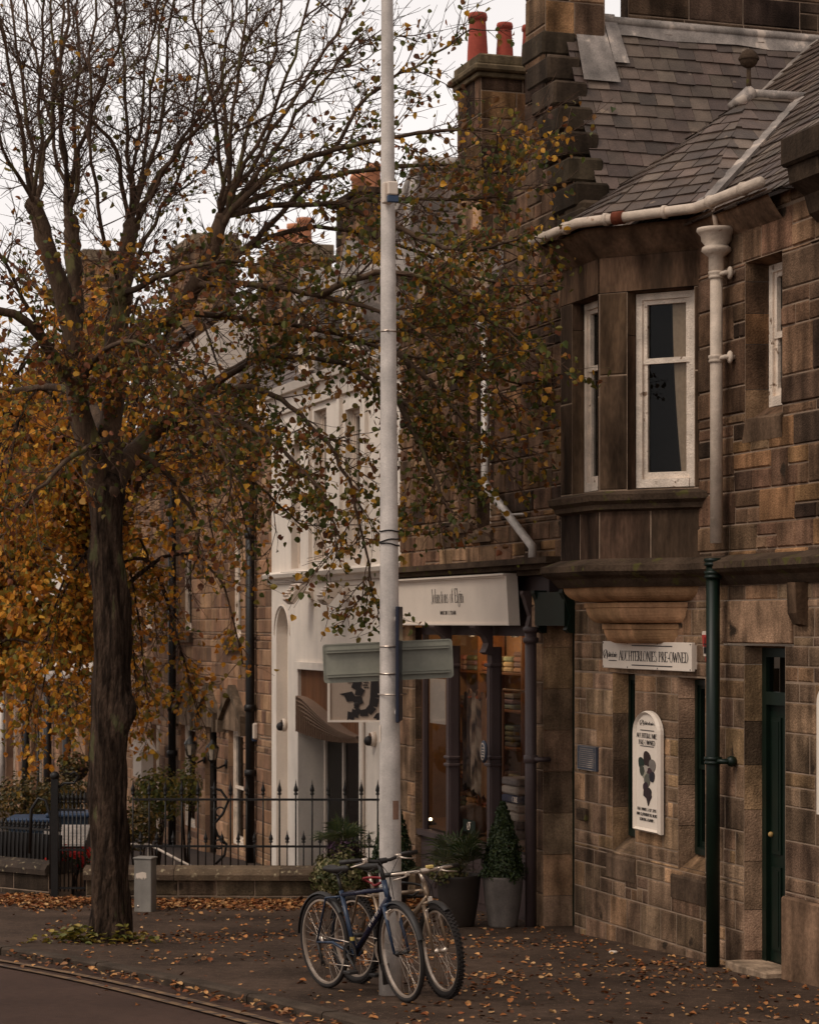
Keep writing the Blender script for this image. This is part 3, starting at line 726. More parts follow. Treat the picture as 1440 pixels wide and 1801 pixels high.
for zc in (zt-.02, zt-.12, Z(1338, xp, yp)):
    mb.lathe([(.055,zc-.03),(.07,zc-.025),(.07,zc-.008),(.06,zc),(.072,zc+.01),(.072,zc+.03),(.055,zc+.035)], (xp, yp-.03, 0), 16)
zc = Z(1338, xp, yp); mb.tube([(xp+.03,yp-.03,zc),(xp+.11,yp,zc),(xp+.11,yp+.12,zc)], .022, 8); mb.ball((xp+.11,yp+.08,zc), .045, 10, 8)
mb.build('lower_downpipe', 'green', B1)
# kneeler stone at right
xk = S(1370, -.3); mb = MB(); mb.col = (.06,.047,.036)
zk = Z(248, xk); mb.bbox(xk, xk+.6, -.3, .3, zk-.22, zk, .02); mb.xprism([(.2,zk-.22),(-.26,zk-.22),(-.24,zk-.34),(-.12,zk-.42),(-.08,zk-.55),(0,zk-.62),(.2,zk-.62)], xk+.04, xk+.5)
mb.bbox(xk+.15, xk+1.2, -.02, .5, zk, zk+.35, .02); mb.build('kneeler_stone', 'dressed', B1)
mb = MB(); mb.tube([(xk+.5,-.12,zk-.5),(SE,-.12,zk-.5)], .06, 10); mb.build('gutter', 'green', B1)
mb = MB(); mb.col=(.2,.14,.1); mb.bbox(S(1382), SE-.02, -.05, .01, g0-.8, Z(1575, S(1382)), .015); mb.build('plinth', 'dressed', B1)
# side and back walls so the shop is a solid building
mb = MB(); mb.add([(SE,0,g0-.6),(SE,7,g0-.6),(SE,7,EAVE),(SE,0,EAVE)], [(0,1,2,3)]); mb.add([(0,7,g0-.6),(SE,7,g0-.6),(SE,7,EAVE+4.2),(0,7,EAVE+4.2)], [(0,1,2,3)]); mb.build('rear_wall', 'mortar', B1)
# tall rubble wall / stack beyond the ridge
ch = random.Random(3)
cy = 3.4; BW = thing('rear_stack', 'broad dark stone chimney wall standing behind the slate ridge at top right', 'chimney', (-.9, cy, 8.0))
mb = MB(); x0 = S(1097, cy)
mb.tf = lambda p: Vector((-1.0+p[1], cy+p[0], p[2]))     # faces the camera side, runs back from the street
tfb = lambda p: Vector((-1.1 - p[1]*-1 , 2.0 + p[0], p[2]))
mb = MB(lambda p: Vector((-1.15 - p[1], 1.05 + p[0], p[2])))
ashlar(mb, 0, 3.2, 7.8, 10.2, (), 0, ch, DARKST, (.25,.35), (.35,.7), .2, rough=.006)
mb.tf = None; mb.mi = 0; mb.col = (.1,.075,.055); mb.box(-1.34, -1.16, 1.05, 4.25, 7.6, 10.2); mb.build('stack_wall', ['stone', 'mortar'], BW)
# ------------------------------------------------------------------ gabled wool shop, next along the terrace
r2 = random.Random(21)
g2 = gs(-3)
B2 = thing('wool_shop', 'gabled stone building with a dark wooden shopfront and crow-stepped skew, left of the oriel shop', 'building', (-3, 0, g2))
SL, SR = S(705), S(960)
FT = Z(1012, S(920))                      # top of the fascia
# shopfront ---------------------------------------------------------
mb = MB()
ashlar(mb, S(941), SR, g2-.8, 2.95, (), -.03, r2, STONEG, (.36,.44), (.4,.6), 0)
z = g2-.8
while z < 2.9:
    e = min(2.9, z+.4); mb.col = pick(r2, STONEG); mb.add([(SR,-.03,z),(SR+.03,.26,z),(SR+.03,.26,e-.006),(SR,-.03,e-.006)], [(0,1,2,3)], False); z = e
mb.build('stone_pier', ['stone', 'mortar'], B2); mb = MB()
ashlar(mb, SL, S(733), g2-.8, 2.62, (), -.02, r2, STONEG, (.3,.4), (.3,.5), .2)
for s_ in (S(733),):
    z = g2-.8
    while z < 2.6:
        e = min(2.6, z+.36); mb.col = pick(r2, STONEG); mb.add([(s_,-.02,z),(s_,.06,z),(s_,.06,e-.005),(s_,-.02,e-.005)], [(0,1,2,3)], False); z = e
mb.build('stone_pier', ['stone', 'mortar'], B2)
# recessed green door between pier and the stone shop
mb = MB(); x0, x1 = SR+.03, 0; mb.box(x0, x0+.07, .26, .34, g2-.6, 2.62); mb.box(x1-.07, x1, .26, .34, g2-.6, 2.62); mb.box(x0+.07, x1-.07, .3, .33, g2-.6, 2.62)
for k in range(4): mb.box(x0+.13, x1-.13, .285, .3, gs(-.3)+.12+k*.62, gs(-.3)+.62+k*.62)
mb.build('close_door', 'green', B2)
mb = MB(); mb.box(S(957), -.01, -.1, .25, 2.62, 2.94); mb.build('door_fascia', 'green', B2)
mb = MB(); mb.col = (.13,.1,.075); mb.box(SL, -.005, .26, .4, 2.6, 3.25); mb.build('lintel_beam', 'dressed', B2)
mb = MB(); mb.box(SL, S(955), .06, .2, 2.63, 3.2); mb.build('fascia_backing', 'maroon', B2)
def console(mb, x, z0, z1, d=.22, wd=.1):
    h = z1-z0; pr = [(0,z0),(-.05,z0),(-.09,z0+h*.08),(-.07,z0+h*.2),(-.05,z0+h*.4),(-.08,z0+h*.6),(-d*.8,z0+h*.8),(-d,z0+h*.93),(-d,z1),(0,z1)]
    mb.xprism([(a, b) for a, b in pr], x-wd/2, x+wd/2)
for xx, mm in ((S(938), 'maroon'), (S(958), 'green'), (S(1008), 'green')):
    mb = MB(); console(mb, xx, 2.55, 2.96, .13, .09); mb.build('console_bracket', mm, B2)
# dark timber frame of the window
XL, XR = S(733), S(941); yb = .02
zs0, zs1 = Z(1475, S(800)), 2.62
mb = MB()
zb = Z(1118, S(850))
mb.box(XL, XR, yb+.04, yb+.14, zb, zs1)                                   # head rail
mb.build('head_rail', 'maroon', B2); mb = MB(); mb.box(XL, XR, yb-.03, yb+.16, zs0-.06, zs0); mb.box(XL, XR, yb+.03, yb+.12, g2-.9, zs0-.06)
for k in range(6):
    a = XL + (XR-XL)*k/6; mb.box(a+.08, a+(XR-XL)/6-.08, yb+.015, yb+.03, gs(-3)+.1, zs0-.15)
fr = mb.build('shopfront_frame', 'maroon', B2)
for px in (790, 862):
    x = S(px); mb = MB(); mb.box(x-.07, x+.07, yb-.03, yb+.08, g2-.8, zs1-.22); mb.box(x-.045, x+.045, yb-.042, yb-.03, g2-.8, zs1-.4)
    for zc in (Z(1345, x), Z(1332, x), Z(1170, x)):
        mb.bbox(x-.088, x+.088, yb-.06, yb+.08, zc-.018, zc+.018, .008)
    console(mb, x, zs1-.3, zs1, .2, .17); mb.build('pilaster', 'maroon', B2)
for px in (738,):
    x = S(px); mb = MB(); mb.box(x-.03, x+.03, yb+.02, yb+.08, zs0, zb); mb.build('mullion', 'maroon', B2)
mb = MB(); mb.add([(XL,yb+.06,zs0),(XR,yb+.06,zs0),(XR,yb+.06,zb),(XL,yb+.06,zb)], [(0,1,2,3)]); mb.build('shop_glass', 'shopglass', B2)
mb = MB(); a, b, c, d, e, q = XL-1.3, XR, zs0, zs1, yb+.1, 1.3
mb.add([(a,e,c),(b,e,c),(b,e,d),(a,e,d),(a,q,c),(b,q,c),(b,q,d),(a,q,d)], [(4,5,6,7),(0,1,5,4),(1,2,6,5),(2,3,7,6),(3,0,4,7)], False)
mb.build('shop_interior', 'warm', B2)
# fascia board with the name
fa0, fa1 = S(708), S(921); z0, z1 = Z(1100, S(921)), FT
mb = MB(); tl = lambda p: Vector((p[0], p[1]-.14-.03*(p[2]-z0)/(z1-z0), p[2])); mb.tf = tl
mb.box(fa0, fa1, 0, .1, z0, z1)
for q in ((fa0, fa1, z0, z0+.018), (fa0, fa1, z1-.018, z1), (fa0, fa0+.04, z0+.018, z1-.018), (fa1-.04, fa1, z0+.018, z1-.018)): mb.box(q[0], q[1], -.02, 0, q[2], q[3])
mb.box(fa0, fa1, -.05, .1, z1+.001, z1+.02)
fb = fmesh(mb, 'fascia_sign', 'signw', 'cream fascia board lettered Johnstons of Elgin above the dark shop window', 'sign', (fa0, -.1, z0))
mb = MB(tl); xa, xb = S(783), S(840); zz = Z(1062, S(812)); hh = Z(1036, S(812)) - zz
lettering(mb, 'Johnstons of Elgin', xa, zz+.01, hh*.95, xb-xa, -.001, .065, .03)
x0, x1 = S(797), S(826); lettering(mb, 'MADE IN SCOTLAND', x0, Z(1081, S(812)), .04, x1-x0, -.001, .07, .08)
mb.build('lettering', 'ink', fb)
# brown cornice above the fascia
mb = MB(); mb.col = (.08,.06,.05)
for a, b, c, d in ((-.06, 2.93+.2, 2.98+.2, 0), (-.16, 2.98+.2, 3.03+.2, 0), (-.24, 3.03+.2, 3.09+.2, 0)): mb.box(SL-.0, SR+.65, a-.02, .05, b-.02, c-.02)
mb.build('shop_cornice', 'soot', B2)
# upper wall with windows
EV2 = Z(560, S(760)); 
uwn = [(S(806), S(822)+.1, Z(915, S(812)), Z(640, S(812))), (S(838), S(858)+.08, Z(930, S(850)), Z(610, S(850)))]
mb = MB(); ashlar(mb, SL, .3, 3.2, EV2, uwn, 0, r2, STONE, (.22,.33), (.26,.55), .35, rough=.009)
jj = [reveal(mb, *q, .16, .05, r2, STONE, 0, .06) for q in uwn]
# gable end with the stepped skew, chimney on its top
GW = 1.75; gc = -.95 - .55
def gclip(zz): hw = (RZ - .1 - zz)/2.05; return (RS-.1 - hw, RS+.1 + hw - .12)
ashlar(mb, -4, 2.2, EV2, 8.3, (), 0, r2, DARKST+STONE[:2], (.25,.33), (.28,.55), .2, clip=gclip)
mb.build('wall', ['stone', 'mortar'], B2)
for q, (a, b, c, d) in zip(uwn, jj): window(B2, a, b, c, d, .15, fr='whitep', fw_=.05)
for q in uwn:
    mb = MB(); mb.col = (.1,.075,.055); mb.xprism([(0,q[2]-.14),(-.05,q[2]-.14),(-.06,q[2]-.05),(0,q[2])], q[0]-.12, q[1]+.12); mb.build('window_sill', 'dressed', B2)
for k in range(8):                                  # crow steps of the right-hand skew, each a block
    py0 = 55 + k*44.5; s0 = S(957 + k*9.3); z1_ = Z(py0, s0); z0_ = Z(py0+45, s0)
    mb = MB(); mb.col = pick(r2, [(.06,.05,.038),(.045,.037,.028)]); mb.bbox(s0-.5, s0+.09+r2.uniform(-.015,.02), -.05, .3, z0_+.004, z1_, .025)
    mb.mi = 0; mb.build('crow_step', 'dressed' , B2)
mb = MB(); s0 = S(1020); zt = Z(392, s0); mb.col = (.06,.048,.036); mb.bbox(s0-.35, s0+.12, -.03, .27, zt-.02, zt+.2, .03); mb.xprism([(-.02,zt-.2),(.2,zt-.2),(.26,zt),(-.03,zt)], s0-.3, s0+.08); mb.build('skew_putt', 'dressed', B2)
sc0 = S(928); zc = Z(58, S(960))
mb = MB(); ashlar(mb, sc0, S(962), zc-.6, 10.3, (), -.02, r2, STONE, (.3,.36), (.25,.5), .0)
tfx = lambda p: Vector((S(962) - p[1], -.02 + p[0], p[2])); mb.tf = tfx
ashlar(mb, 0, .62, zc-.02, 10.3, (), 0, r2, STONE, (.3,.36), (.2,.4), .0)
mb.tf = None; mb.mi = 1; mb.box(sc0, S(962)-.004, .0, .6, zc-.6, 10.3); mb.build('gable_chimney', ['stone', 'mortar'], B2)
# slate roof running back behind the gable
slates([(RS, .2, RZ), (RS, 6.5, RZ), (RS+2.1, 6.5, RZ-2.1*RT), (RS+2.1, .2, RZ-2.1*RT)], 'roof', B2, r2, .147, .2)
slates([(RS, .27, RZ), (RS, 6.5, RZ), (RS-2.0, 6.5, RZ-2.0*RT), (RS-2.0, .27, RZ-2.0*RT)], 'roof', B2, r2, .21, .3)
mb = MB(); mb.tube([(RS,.55,RZ+.03),(RS,6.5,RZ+.03)], .055, 10)
mb.xprism([(.55,0),(6.5,0),(6.5,.01),(.55,.01)], 0, .01)
a = MB(); a.add([(RS,.55,RZ+.02),(RS,6.5,RZ+.02),(RS+.09,6.5,RZ-.17),(RS+.09,.55,RZ-.17)], [(0,1,2,3)])
for p in a.v: pass
mb = MB(); mb.tube([(RS,.55,RZ+.03),(RS,6.5,RZ+.03)], .05, 10); n=16
vs = []
for i in range(n+1):
    y = .55+5.95*i/n; wv = .012*math.sin(i*2.1); vs += [(RS+.02,y,RZ+.03),(RS+.085+wv*.5,y,RZ-.125+wv)]
mb.add(vs, [(2*i,2*i+2,2*i+3,2*i+1) for i in range(n)], True); mb.build('ridge_lead', 'lead', B2)
mb = MB(); z_ = lambda s_: P1z(s_)+.09     # lead soaker below the chimney
s1, s2 = RS+.1, RS+.36
mb.add([(s1,.3,z_(s1)),(s1,.62,z_(s1)),(s2,.66,z_(s2)),(s2,.28,z_(s2))], [(0,1,2,3)]); mb.add([(s1-.1,.62,z_(s1-.1)+.012),(s1-.1,.75,z_(s1-.1)+.012),(s1+.16,.8,z_(s1+.16)+.012),(s1+.16,.64,z_(s1+.16)+.012)], [(0,1,2,3)])
mb.build('lead_flashing', 'lead', B2)
# left part of the roof: front slope, hipped ridge, gablet
zr = Z(290, S(740), 1.2); se = S(730)
slates([(SL,-.1,EV2),(RS-1.4,-.1,EV2),(RS-1.4,1.6,EV2+1.9),(SL+1.0,1.6,EV2+1.9)], 'roof', B2, r2, .2, .26)
slates([(SL,-.1,EV2),(SL+1.0,1.6,EV2+1.9),(SL+1.0,5,EV2+1.9),(SL,5,EV2)], 'roof', B2, r2, .2, .26)
zq = Z(292, S(745, 1.5), 1.5); sq = S(722, 1.3)
slates([(sq,1.4,zq),(sq+.2,4.2,zq),(sq+1.6,4.2,zq-2.4),(sq+1.3,.6,zq-2.4)], 'roof', B2, r2, .2, .25)
slates([(sq,1.4,zq),(sq+1.3,.6,zq-2.4),(sq-.9,.6,zq-2.4)], 'roof', B2, r2, .2, .25)
mb = MB(); mb.tube([(sq,1.4,zq+.02),(sq+.2,4.2,zq+.02)], .1, 8); mb.tube([(sq,1.4,zq+.02),(sq-.9,.6,zq-2.38)], .07, 8); mb.tube([(sq,1.4,zq+.02),(sq+1.3,.6,zq-2.38)], .06, 8); mb.build('hip_lead', 'lead', B2)
ga, gb, gt = S(718), S(858), Z(498, S(815)); 
mb = MB(); mb.col = (.2,.15,.11); gm = (ga+gb)/2+.35
mb.prism([(ga,EV2-.02),(gb,EV2-.02),(gm,gt+.2)], -.02, .25); 
mb.col = (.3,.25,.2)
for a, b in (((ga-.1,EV2-.04),(gm,gt+.28)), ((gb+.1,EV2-.04),(gm,gt+.28))):
    mb.prism([a, (a[0],a[1]+.1), (b[0],b[1]+.1), b] if a[0] < b[0] else [b, (b[0],b[1]+.1), (a[0],a[1]+.1), a], -.1, .3)
mb.build('gablet', 'dressed', B2)
mb = MB(); mb.add([(SL,7,g2),(2,7,g2),(2,7,6),(SL,7,6)], [(0,1,2,3)]); mb.build('rear_wall', 'mortar', B2)
# red-potted stack
cyy = .3; c0, c1 = S(803, cyy), S(925, cyy)
zt = Z(128, S(805,.4)+.4, .8); zb_ = Z(285, S(860))
CS = thing('chimney_stack', 'square stone chimney stack with red clay pots and a weedy cornice beside the gable', 'chimney', ((c0+c1)/2, cyy, zb_))
cxm = S(862, .9); cA, cB = 1.05, .42
mb = MB(); x0, x1, y0, y1 = S(805,.5), S(815,.5)+.25, .5, 1.25
# stack built as four walls of blocks
x0 = S(805, .4); x1 = x0 + .75; y0, y1 = .4, 1.12
ashlar(mb, x0, x1, EV2, zt-.14, (), y0, r2, STONE, (.28,.34), (.25,.5), .1)
mb.tf = lambda p: Vector((x1 - p[1], y0 + p[0], p[2])); ashlar(mb, 0, y1-y0, EV2, zt-.14, (), 0, r2, STONE, (.28,.34), (.25,.5), .1)
mb.tf = None; mb.mi = 1; mb.box(x0, x1-.004, y0+.004, y1, EV2, zt-.14); mb.build('stack', ['stone', 'mortar'], CS)
mb = MB(); mb.col = (.13,.11,.075); mb.bbox(x0-.05, x1+.05, y0-.05, y1+.05, zt-.16, zt-.1, .01); mb.bbox(x0-.1, x1+.1, y0-.1, y1+.1, zt-.1, zt-.02, .02); mb.bbox(x0-.04, x1+.04, y0-.04, y1+.04, zt-.02, zt+.1, .02); cc_ = mb.build('stack_cornice', 'dressed', CS)
mb = MB()
for k in range(160):
    a = r2.uniform(x0-.1, x1+.1); b = r2.uniform(y0-.1, y1); h = r2.uniform(.03,.1); mb.col = (.1,.1,.04)
    e = r2.uniform(-.04,.04); mb.add([(a,b,zt-.02),(a+.008,b,zt-.02),(a+e,b+e,zt-.02+h)], [(0,1,2)])
tag(mb.build('weeds', 'plant', CS), kind='stuff')
for (px, sc_) in ((840, 1.18), (887, 1.0), (932, 1.0)):
    yy = (px-805)/135*(y1-y0)+y0+.04; xx = x0+.4
    # solve y so that the pot stands under column px
    best = min((abs((fw((xx, t, 0)).x/fw((xx, t, 0)).y*F+CX) - px), t) for t in [y0 + i*.01 for i in range(0, 110)]); yy = best[1]
    hb = zt+.1; h = .45*sc_; k = .092*sc_
    mb = MB(); mb.lathe([(k*1.08,hb),(k*1.02,hb+h*.3),(k*.86,hb+h*.78),(k*.84,hb+h*.84),(k*.98,hb+h*.86),(k*1.0,hb+h*.95),(k*.92,hb+h),(k*.75,hb+h),(k*.7,hb+h*.7)], (xx, yy, 0), 20)
    for i in range(12): t = i*math.pi/6; mb.ball((xx+k*.985*math.cos(t), yy+k*.985*math.sin(t), hb+h*.905), .006, 6, 4, (1,1,1))
    mb.build('chimney_pot', 'terra', CS)
# grey drainpipe (vertical, then slanting to the hopper) and dark lower pipe
mb = MB(); xd = S(853, -.1); zz = Z(845, xd); x2 = S(936, -.12)
mb.tube([(xd,-.1,Z(560,xd)),(xd,-.1,zz),(xd+.06,-.1,zz-.08),(x2,-.12,Z(962,x2)),(x2,-.12,3.2)], .042, 12); mb.lathe([(.05,Z(585,xd)),(.1,Z(575,xd)),(.1,Z(562,xd)),(.05,Z(560,xd))], (xd,-.1,0), 12)
mb.tube([(xd+(x2-xd)*.55-.02,-.1,Z(905,xd+(x2-xd)*.6)),(xd+(x2-xd)*.55+.2,-.02,Z(905,xd+(x2-xd)*.6))], .012, 6)
mb.build('upper_drainpipe', 'galv', B2)
mb = MB(); xe = S(931, -.02); mb.tube([(xe,.1,Z(868,xe)),(xe,.1,Z(945,xe))], .045, 10); mb.build('vent_pipe', 'black', B2)
mb = MB(); xl = S(933, -.16); mb.tube([(xl,-.16,2.6),(xl,-.16,gs(xl)-.05)], .055, 14)
zc = Z(1335, xl, -.16); mb.lathe([(.055,zc-.04),(.07,zc-.035),(.07,zc+.035),(.055,zc+.04)], (xl,-.16,0), 16); mb.tube([(xl,-.16,zc),(xl+.1,-.12,zc),(xl+.1,0,zc)], .025, 8)
for zz in (2.58, 2.48): mb.lathe([(.055,zz-.03),(.075,zz-.02),(.075,zz+.02),(.055,zz+.03)], (xl,-.16,0), 16)
mb.build('lower_drainpipe', 'maroon', B2)
# ------------------------------------------------------------------ things in the shop window
def garment(x, y, z, cols, name, label, wv=.4, h=1.0):
    t = thing(name, label, 'clothing', (x, y, z-h))
    mb = MB(); mb.smooth = True; n, m = 18, 15; vs = []; 
    for side in (-1, 1):
        for i in range(n+1):
            for j in range(m+1):
                u = j/m*2-1; v = i/n; hw = wv/2*(.55+.45*min(1, v*5))*(1-.1*math.sin(v*3)); 
                mb.col = cols[(int(v*9)+int((u+1)*2.5)) % len(cols)]
                mb.add([(x+u*hw, y+side*.05*math.sqrt(max(0,1-u*u*.98))+.012*math.sin(u*9+v*2), z-.04-.12*abs(u)*(1 if v < .1 else 1)-v*h*.92)], [])
    for q in (0, 1):
        b = q*(n+1)*(m+1)
        for i in range(n):
            for j in range(m): mb.f.append((b+i*(m+1)+j, b+i*(m+1)+j+1, b+(i+1)*(m+1)+j+1, b+(i+1)*(m+1)+j)); mb.m.append(0); mb.sm.append(True)
    mb.build('garment', 'fabric', t)
    mb = MB(); mb.tube([(x-wv*.3,y,z-.12),(x,y,z-.02),(x+wv*.3,y,z-.12)], .012, 6); mb.tube([(x,y,z-.02),(x,y,z+.05),(x+.03,y,z+.07),(x+.03,y,z+.1)], .006, 6); mb.build('hanger', 'wood', t)
rl = MB(); za = Z(1215, S(830)); 
rl.tube([(S(815),.45,za),(S(870),.45,za)], .014, 8)
for p in (S(815), S(870)): rl.tube([(p,.45,za),(p,.45,zs0)], .014, 8)
fmesh(rl, 'clothes_rail', 'wood', 'wooden display rail holding coats in the middle shop pane', 'clothes rail', (S(840), .45, zs0))
garment(S(826,.45), .45, za, [(.03,.025,.025),(.1,.07,.05),(.04,.03,.03)], 'coat', 'dark brown coat hanging at the left of the shop display rail', .4, 1.1)
garment(S(843,.45), .43, za, [(.4,.34,.28),(.06,.05,.05),(.22,.17,.14),(.5,.45,.38)], 'checked_blanket', 'checked cream and black wool wrap hanging in the shop window', .4, 1.15)
garment(S(858,.45), .45, za, [(.45,.27,.16),(.4,.23,.13)], 'camel_coat', 'tan camel coat hanging at the right of the display rail', .34, 1.2)
mb = MB(); zc = zs0
for k, c in enumerate([(.3,.3,.32),(.6,.58,.55),(.1,.12,.2),(.5,.48,.45),(.62,.6,.56),(.12,.1,.1),(.3,.28,.26),(.66,.63,.6)]):
    mb.col = c; mb.bbox(S(896,.4), S(925,.4), .3, .62, zc+.62-.09*(k)+.0, zc+.62-.09*(k)+.082, .02)
mb.col = (.2,.12,.07); mb.box(S(894,.4), S(927,.4), .28, .64, zc-.02, zc-.01)
fmesh(mb, 'folded_blankets', 'fabric', 'stack of striped white and grey folded blankets in the right shop pane', 'blankets', (S(910,.4), .45, zc))
mb = MB(); mb.col = (.22,.17,.13); mb.lathe([(.0,.0),(.16,.03),(.22,.12),(.22,.2),(.16,.3),(.0,.34)], (S(828,.3), .3, zs0), 18); fmesh(mb, 'wool_pouffe', 'fabric', 'round brown knitted pouffe on the shop window floor', 'pouffe', (S(828,.3), .3, zs0))
mb = MB(); x = S(757,.3); zl = Z(1441, x, .3); mb.lathe([(.07,zs0),(.07,zs0+.02),(.012,zs0+.03),(.012,zl-.05),(.045,zl-.05),(.045,zl-.01)], (x,.3,0), 12); ft = fmesh(mb, 'floor_spotlight', 'black', 'small lit spotlight on the floor of the left shop pane', 'spotlight', (x,.3,zs0))
mb = MB(); mb.ball((x,.3,zl+.0), .02, 12, 8); mb.build('bulb', 'lamp', ft)
for k, (px, zz) in enumerate(((757, .12), (830, 2.15), (905, 2.15))):
    ld = bpy.data.lights.new('shop_lamp', 'POINT'); ld.energy = (26, 9, 4)[k]; ld.color = (1, .68, .38); ld.shadow_soft_size = .06
    lo = bpy.data.objects.new('shop_lamp_light', ld); sc.collection.objects.link(lo); lo.location = fw((S(px,.7), .7 if k else .36, (zl+.1) if k == 0 else zs1-.2))
for px, lb in ((830, 'small ceiling spotlight above the hanging coats in the shop'), (905, 'small ceiling spotlight above the folded blankets in the shop')):
    mb = MB(); mb.lathe([(.0,.0),(.04,.0),(.05,.07),(.01,.1)], (S(px,.7),.7,zs1-.13), 12); t_ = fmesh(mb, 'ceiling_spotlight', 'black', lb, 'spotlight', (S(px,.7), .7, zs1-.1))
SH = thing('display_shelves', 'wooden wall shelves with folded knitwear at the back of the lit shop', 'shelves', (S(800,1.1), 1.2, zs0-.4))
a, b = S(742,1.2), S(925,1.0)
for k in range(5):
    q = MB(); zz = zs0+.05+k*.42; q.bbox(a, b, .95, 1.26, zz, zz+.03, .004); q.build('shelf', 'wood', SH)
    rs_ = random.Random(60+k); x = a+.05; q = MB()
    while x < b-.35:
        w_ = rs_.uniform(.24,.34); n = rs_.randrange(2, 5); c = rs_.choice([(.35,.3,.24),(.12,.1,.09),(.4,.25,.14),(.2,.22,.24),(.3,.12,.08),(.5,.45,.38)])
        for j in range(n): q.col = tuple(v*rs_.uniform(.7,1.2) for v in c); q.bbox(x, x+w_, .98, 1.22, zz+.031+j*.06, zz+.031+j*.06+.055, .015)
        x += w_+rs_.uniform(.04,.16)
    q.build('folded_knitwear', 'fabric', SH)
for k in range(4):
    q = MB(); x = a+(b-a)*k/3; q.bbox(x-.02, x+.02, .94, 1.27, zs0-.4, zs1, .004); q.build('upright', 'wood', SH)
mb = MB(); x0, x1 = S(756,.1), S(783,.1); mb.box(x0, x1, .1, .11, Z(1271, x0, .1), Z(1193, x0, .1)); fmesh(mb, 'blank_poster', 'signw', 'plain cream card hung inside the left shop pane', 'card', (x0, .1, 1.2))
mb = MB(); x0, x1 = S(815,.07), S(836,.07); z_a, z_b = Z(1461, x0), Z(1440, x0); mb.box(x0, x1, .065, .07, z_a, z_b); s1_ = fmesh(mb, 'window_sticker', 'green', 'small green hygiene sticker low in the middle shop pane', 'sticker', (x0, .07, z_a))
mb = MB(); xm = (x0+x1)/2; mb.ring((xm,.06,(z_a+z_b)/2), .04, .006, 'y', 16, 4); mb.tube([(xm-.05,.06,z_a+.03),(xm,.06,z_a+.06),(xm+.05,.06,z_b-.02)], .008, 5); mb.build('white_mark', 'wplast', s1_)
mb = MB(); x = S(850,-.12); zc = Z(1322, x, -.12); mb.lathe([(0,-.012),(.1,-.01),(.1,.01),(0,.012)], (0,0,0), 24, 'y')
for i, v in enumerate(mb.v): mb.v[i] = (x+v[0]*.8, yb-.135+v[1], zc+v[2]*1.15)
ov = fmesh(mb, 'oval_sign', 'tape', 'small blue oval award badge on the shopfront pilaster', 'badge', (x, yb-.13, zc))
mb = MB(); mb.lathe([(.07,-.014),(.078,-.014),(.078,-.018),(.07,-.018)], (0,0,0), 24, 'y')
for i, v in enumerate(mb.v): mb.v[i] = (x+v[0]*.8, yb-.135+v[1], zc+v[2]*1.15)
for k in range(4): mb.box(x-.035+.008*(k%2), x+.035-.008*(k%2), yb-.151, yb-.148, zc-.05+k*.028, zc-.04+k*.028)
mb.build('badge_marks', 'wplast', ov)
mb = MB(); lettering(mb, 'CHE', S(888), Z(1410, S(888)), .05, .16, .075, .1, .06); fmesh(mb, 'window_lettering', 'wplast', 'small white letters CHE stuck on the right shop pane', 'lettering', (S(888), .07, .6))

# ------------------------------------------------------------------ things on the stone shop
# name sign
x0, x1 = S(1060,-.05), S(1216,-.05); z0, z1 = Z(1178, S(1140,-.05), -.05), Z(1129, S(1140,-.05), -.05)
mb = MB(); mb.bbox(x0, x1, -.055, -.02, z0, z1, .004); mb.box(x1-.04,x1,-.02,-.001,z0+.02,z1-.02); mb.box(x0,x0+.04,-.02,-.001,z0+.02,z1-.02)
ns = fmesh(mb, 'name_sign', 'signw', 'long white sign reading AUCHTERLONIES PRE-OWNED under the oriel corbel', 'sign', (x0, -.03, z0))
mb = MB(); hh = z1-z0; wl = x1-x0
lettering(mb, 'AUCHTERLONIES PRE-OWNED', x0+wl*.2, z0+hh*.3, hh*.36, wl*.77, -.0551, .095, .05)
for zz in (z0+hh*.13, z1-hh*.16): mb.prism([(x0+wl*.35,zz),(x0+wl*.8,zz),(x0+wl*.8,zz+hh*.035),(x0+wl*.35,zz+hh*.035)], -.058, -.055)
def logo(mb, x, z, w_, h, y):
    lettering(mb, 'uchterlonies', x+w_*.22, z, h*.75, w_*.78, y, .1, .09, .25)
    cx, cz = x+w_*.14, z+h*.35
    pts = [(cx+w_*.15*math.cos(t)*(1-.04*t), y-.002, cz+h*.75*math.sin(t)*(1-.05*t)) for t in [i*.35-1 for i in range(17)]]; mb.tube(pts, [h*.03+h*.05*abs(math.sin(i*.4)) for i in range(17)], 4)
    mb.tube([(cx-w_*.1,y-.002,z-h*.2),(cx+w_*.1,y-.002,z+h*.95)], h*.07, 4)
logo(mb, x0+wl*.015, z0+hh*.42, wl*.165, hh*.25, -.0551)
lettering(mb, 'ST ANDREWS'.replace('W','U'), x0+wl*.08, z0+hh*.26, hh*.07, wl*.09, -.0551, .15, .15) if False else None
mb.prism([(x0+wl*.08,z0+hh*.27),(x0+wl*.17,z0+hh*.27),(x0+wl*.17,z0+hh*.3),(x0+wl*.08,z0+hh*.3)], -.058, -.055)
for a in (.01, .3, .64, .99):
    for b in (.06, .94): mb.lathe([(0,-.059),(.006,-.059),(.006,-.055)], (x0+wl*a, 0, z0+hh*b), 8, 'y')
mb.build('lettering', 'ink', ns)
